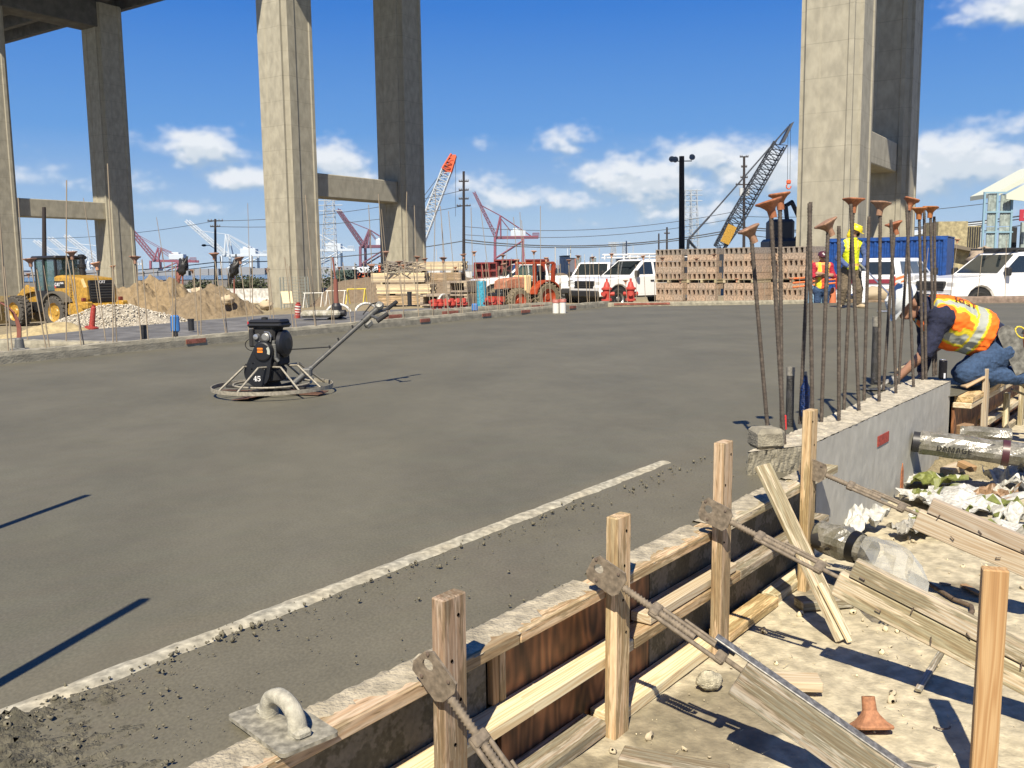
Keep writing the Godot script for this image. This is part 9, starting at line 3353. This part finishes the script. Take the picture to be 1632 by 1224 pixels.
func clutter() -> void:
	# far yards between the tractor and the block stacks, and along the shore
	var cols := [lin(0.30, 0.25, 0.2), lin(0.5, 0.5, 0.48), lin(0.10, 0.11, 0.10), lin(0.36, 0.14, 0.09), lin(0.16, 0.2, 0.22), lin(0.62, 0.62, 0.60), lin(0.45, 0.22, 0.12)]
	var names := ["brown", "grey", "dark", "rust-red", "slate", "white", "orange-brown"]
	var r := RandomNumberGenerator.new()
	r.seed = 404
	for i in 34:
		var px := 872.0 + i * 5.6 if i < 26 else 640.0 + (i - 26) * 26.0
		var z := r.randf_range(75.0, 210.0) if i < 26 else r.randf_range(230.0, 300.0)
		var k := r.randi() % 7
		var w := r.randf_range(6, 16) * z / FL
		var h := r.randf_range(1.2, 3.2) * (1.0 if z < 150 else 1.5)
		var o := D(px, 430, z)
		o.y = gy(o.x, o.z)
		var t := thing("yard_box", "%s storage box, %s from the tractor's cage along the far skyline" % [names[k], ORD[i]] if i < 26 else "%s storage box, %s along the shore between the lumber and the rose crane" % [names[k], ORD[i - 26]], "storage box", o, r.randf_range(-0.4, 0.4), "storage boxes in the far yard")
		var m := MB.new()
		m.cbox(Vector3(0, h / 2, 0), Vector3(w, h, 2.4), 0.06)
		put("box_body", m, mat("yard%d" % k, cols[k], 0.8), t)
		m = MB.new()
		m.box(Vector3(0, h + 0.04, 0), Vector3(w * 1.02, 0.08, 2.5))
		put("box_roof", m, mat("yard%d" % ((k + 1) % 7), cols[(k + 1) % 7], 0.8), t)
		if i % 2 == 0:
			m = MB.new()
			m.tube(Vector3(w * 0.3, 0, 0), Vector3(w * 0.3, h + r.randf_range(0.6, 3.4), 0), 0.06, -1, 4)
			put("mast", m, mat("yard1", cols[1], 0.8), t)
	# far shore: long low banks of sheds
	for i in 9:
		var z := 700.0
		var o := D(-40.0 + i * 215.0, 432, z)
		o.y = gy(o.x, o.z)
		var m := MB.new()
		for j in 9:
			var w := r.randf_range(6, 16)
			m.box(Vector3((j - 4) * 11.0, 1.5, 0), Vector3(w, r.randf_range(4.0, 9.0), 10))
		var s := setting("far_shore", m, mat("shore", lin(0.22, 0.23, 0.25), 0.9), "stuff")
		s.position = o
	# stacks and flare towers of the far refinery
	for i in 6:
		var z := 820.0
		var o := D([905, 896, 939, 912, 960, 870][i], 428, z)
		o.y = gy(o.x, o.z)
		var h: float = [19, 12, 8, 10, 7, 9][i]
		var t := thing("chimney", ["tallest white chimney on the skyline over the white pickup", "shorter white chimney left of the tallest one", "small chimney right of the tallest white one", "thin chimney close beside the tallest white one", "low chimney left of the far lattice towers", "low chimney just right of the orange tractor's cage"][i], "chimney", o, 0.0, "far chimneys")
		var m := MB.new()
		m.tube(Vector3.ZERO, Vector3(0, h, 0), 1.0, 0.7, 8)
		put("shaft", m, mat("port_white", Color.WHITE), t)
	# a small dark digger cab beyond the lumber
	var dz := 60.0
	var o2 := D(714, 440, dz)
	o2.y = gy(o2.x, o2.z)
	var t3 := thing("site_vehicle", "dark vehicle cab showing above the brown bank behind the lumber stack", "vehicle", o2)
	var m3 := MB.new()
	m3.cbox(Vector3(0, 1.1, 0), Vector3(1.4, 0.5, 1.4), 0.08)
	put("cab_roof", m3, mat("dull_green", Color.WHITE), t3)
	m3 = MB.new()
	m3.cbox(Vector3(0, 0.5, 0), Vector3(1.2, 0.9, 1.2), 0.08)
	put("cab", m3, mat("car_glass", Color.WHITE), t3)
	m3 = MB.new()
	var f := FastNoiseLite.new()
	f.seed = 9; f.frequency = 0.3; f.fractal_octaves = 4
	grid(70, 10, func(u: float, w: float) -> Vector3:
		var x := lerpf(-13.0, 6.0, u)
		var k := sin(PI * w) * smoothstep(0.0, 0.1, u) * smoothstep(1.0, 0.85, u)
		return Vector3(x, gy(x, -58.0) - 0.1 + k * (1.5 + 0.4 * f.get_noise_2d(x, w * 3.0)), -62.0 + w * 6.0), m3)
	setting("earth_bank", m3, mat("bank", lin(0.24, 0.18, 0.12), 0.95, "dirt", Vector3.ONE * 0.3, true, "rough", 1.0))
func _ready() -> void:
	rng.seed = 2024
	VB = Basis(Vector3.RIGHT, PITCH) * Basis(Vector3.BACK, ROLL)
	var cam := Camera3D.new()
	cam.name = "camera"
	cam.fov = 45.1
	cam.near = 0.05
	cam.far = 9000.0
	cam.transform = Transform3D(VB, EYE)
	add_child(cam)
	cam.current = true
	var env := Environment.new()
	env.background_mode = Environment.BG_SKY
	var pano := PanoramaSkyMaterial.new()
	pano.panorama = ImageTexture.create_from_image(make_sky())
	var sky := Sky.new()
	sky.sky_material = pano
	env.sky = sky
	env.background_energy_multiplier = 0.62
	env.tonemap_mode = Environment.TONE_MAPPER_LINEAR
	env.tonemap_exposure = EXPO
	env.fog_enabled = true
	env.fog_density = 0.00008
	env.fog_light_color = Color(0.80, 0.88, 0.95)
	env.sdfgi_enabled = true
	env.ssao_enabled = true
	env.ssil_enabled = true
	var we := WorldEnvironment.new()
	we.name = "world"
	we.environment = env
	add_child(we)
	var sun := DirectionalLight3D.new()
	sun.name = "sun"
	sun.light_energy = 1.6
	sun.light_color = Color(1.0, 0.955, 0.87)
	sun.light_angular_distance = 0.5
	sun.shadow_enabled = true
	sun.rotation = Vector3(-deg_to_rad(SUN_EL), -deg_to_rad(SUN_AZ), 0)
	add_child(sun)
	build_setting()
	viaduct()
	palette()
	power_trowel()
	formwork()
	float_tool()
	crumbs()
	dirt_details()
	bare_wall()
	wall_bars()
	kerbs_and_bars()
	pipes_and_bags()
	far_form()
	shadow_posts()
	vehicles()
	site_things()
	people()
	far_port()
	middle_ground()
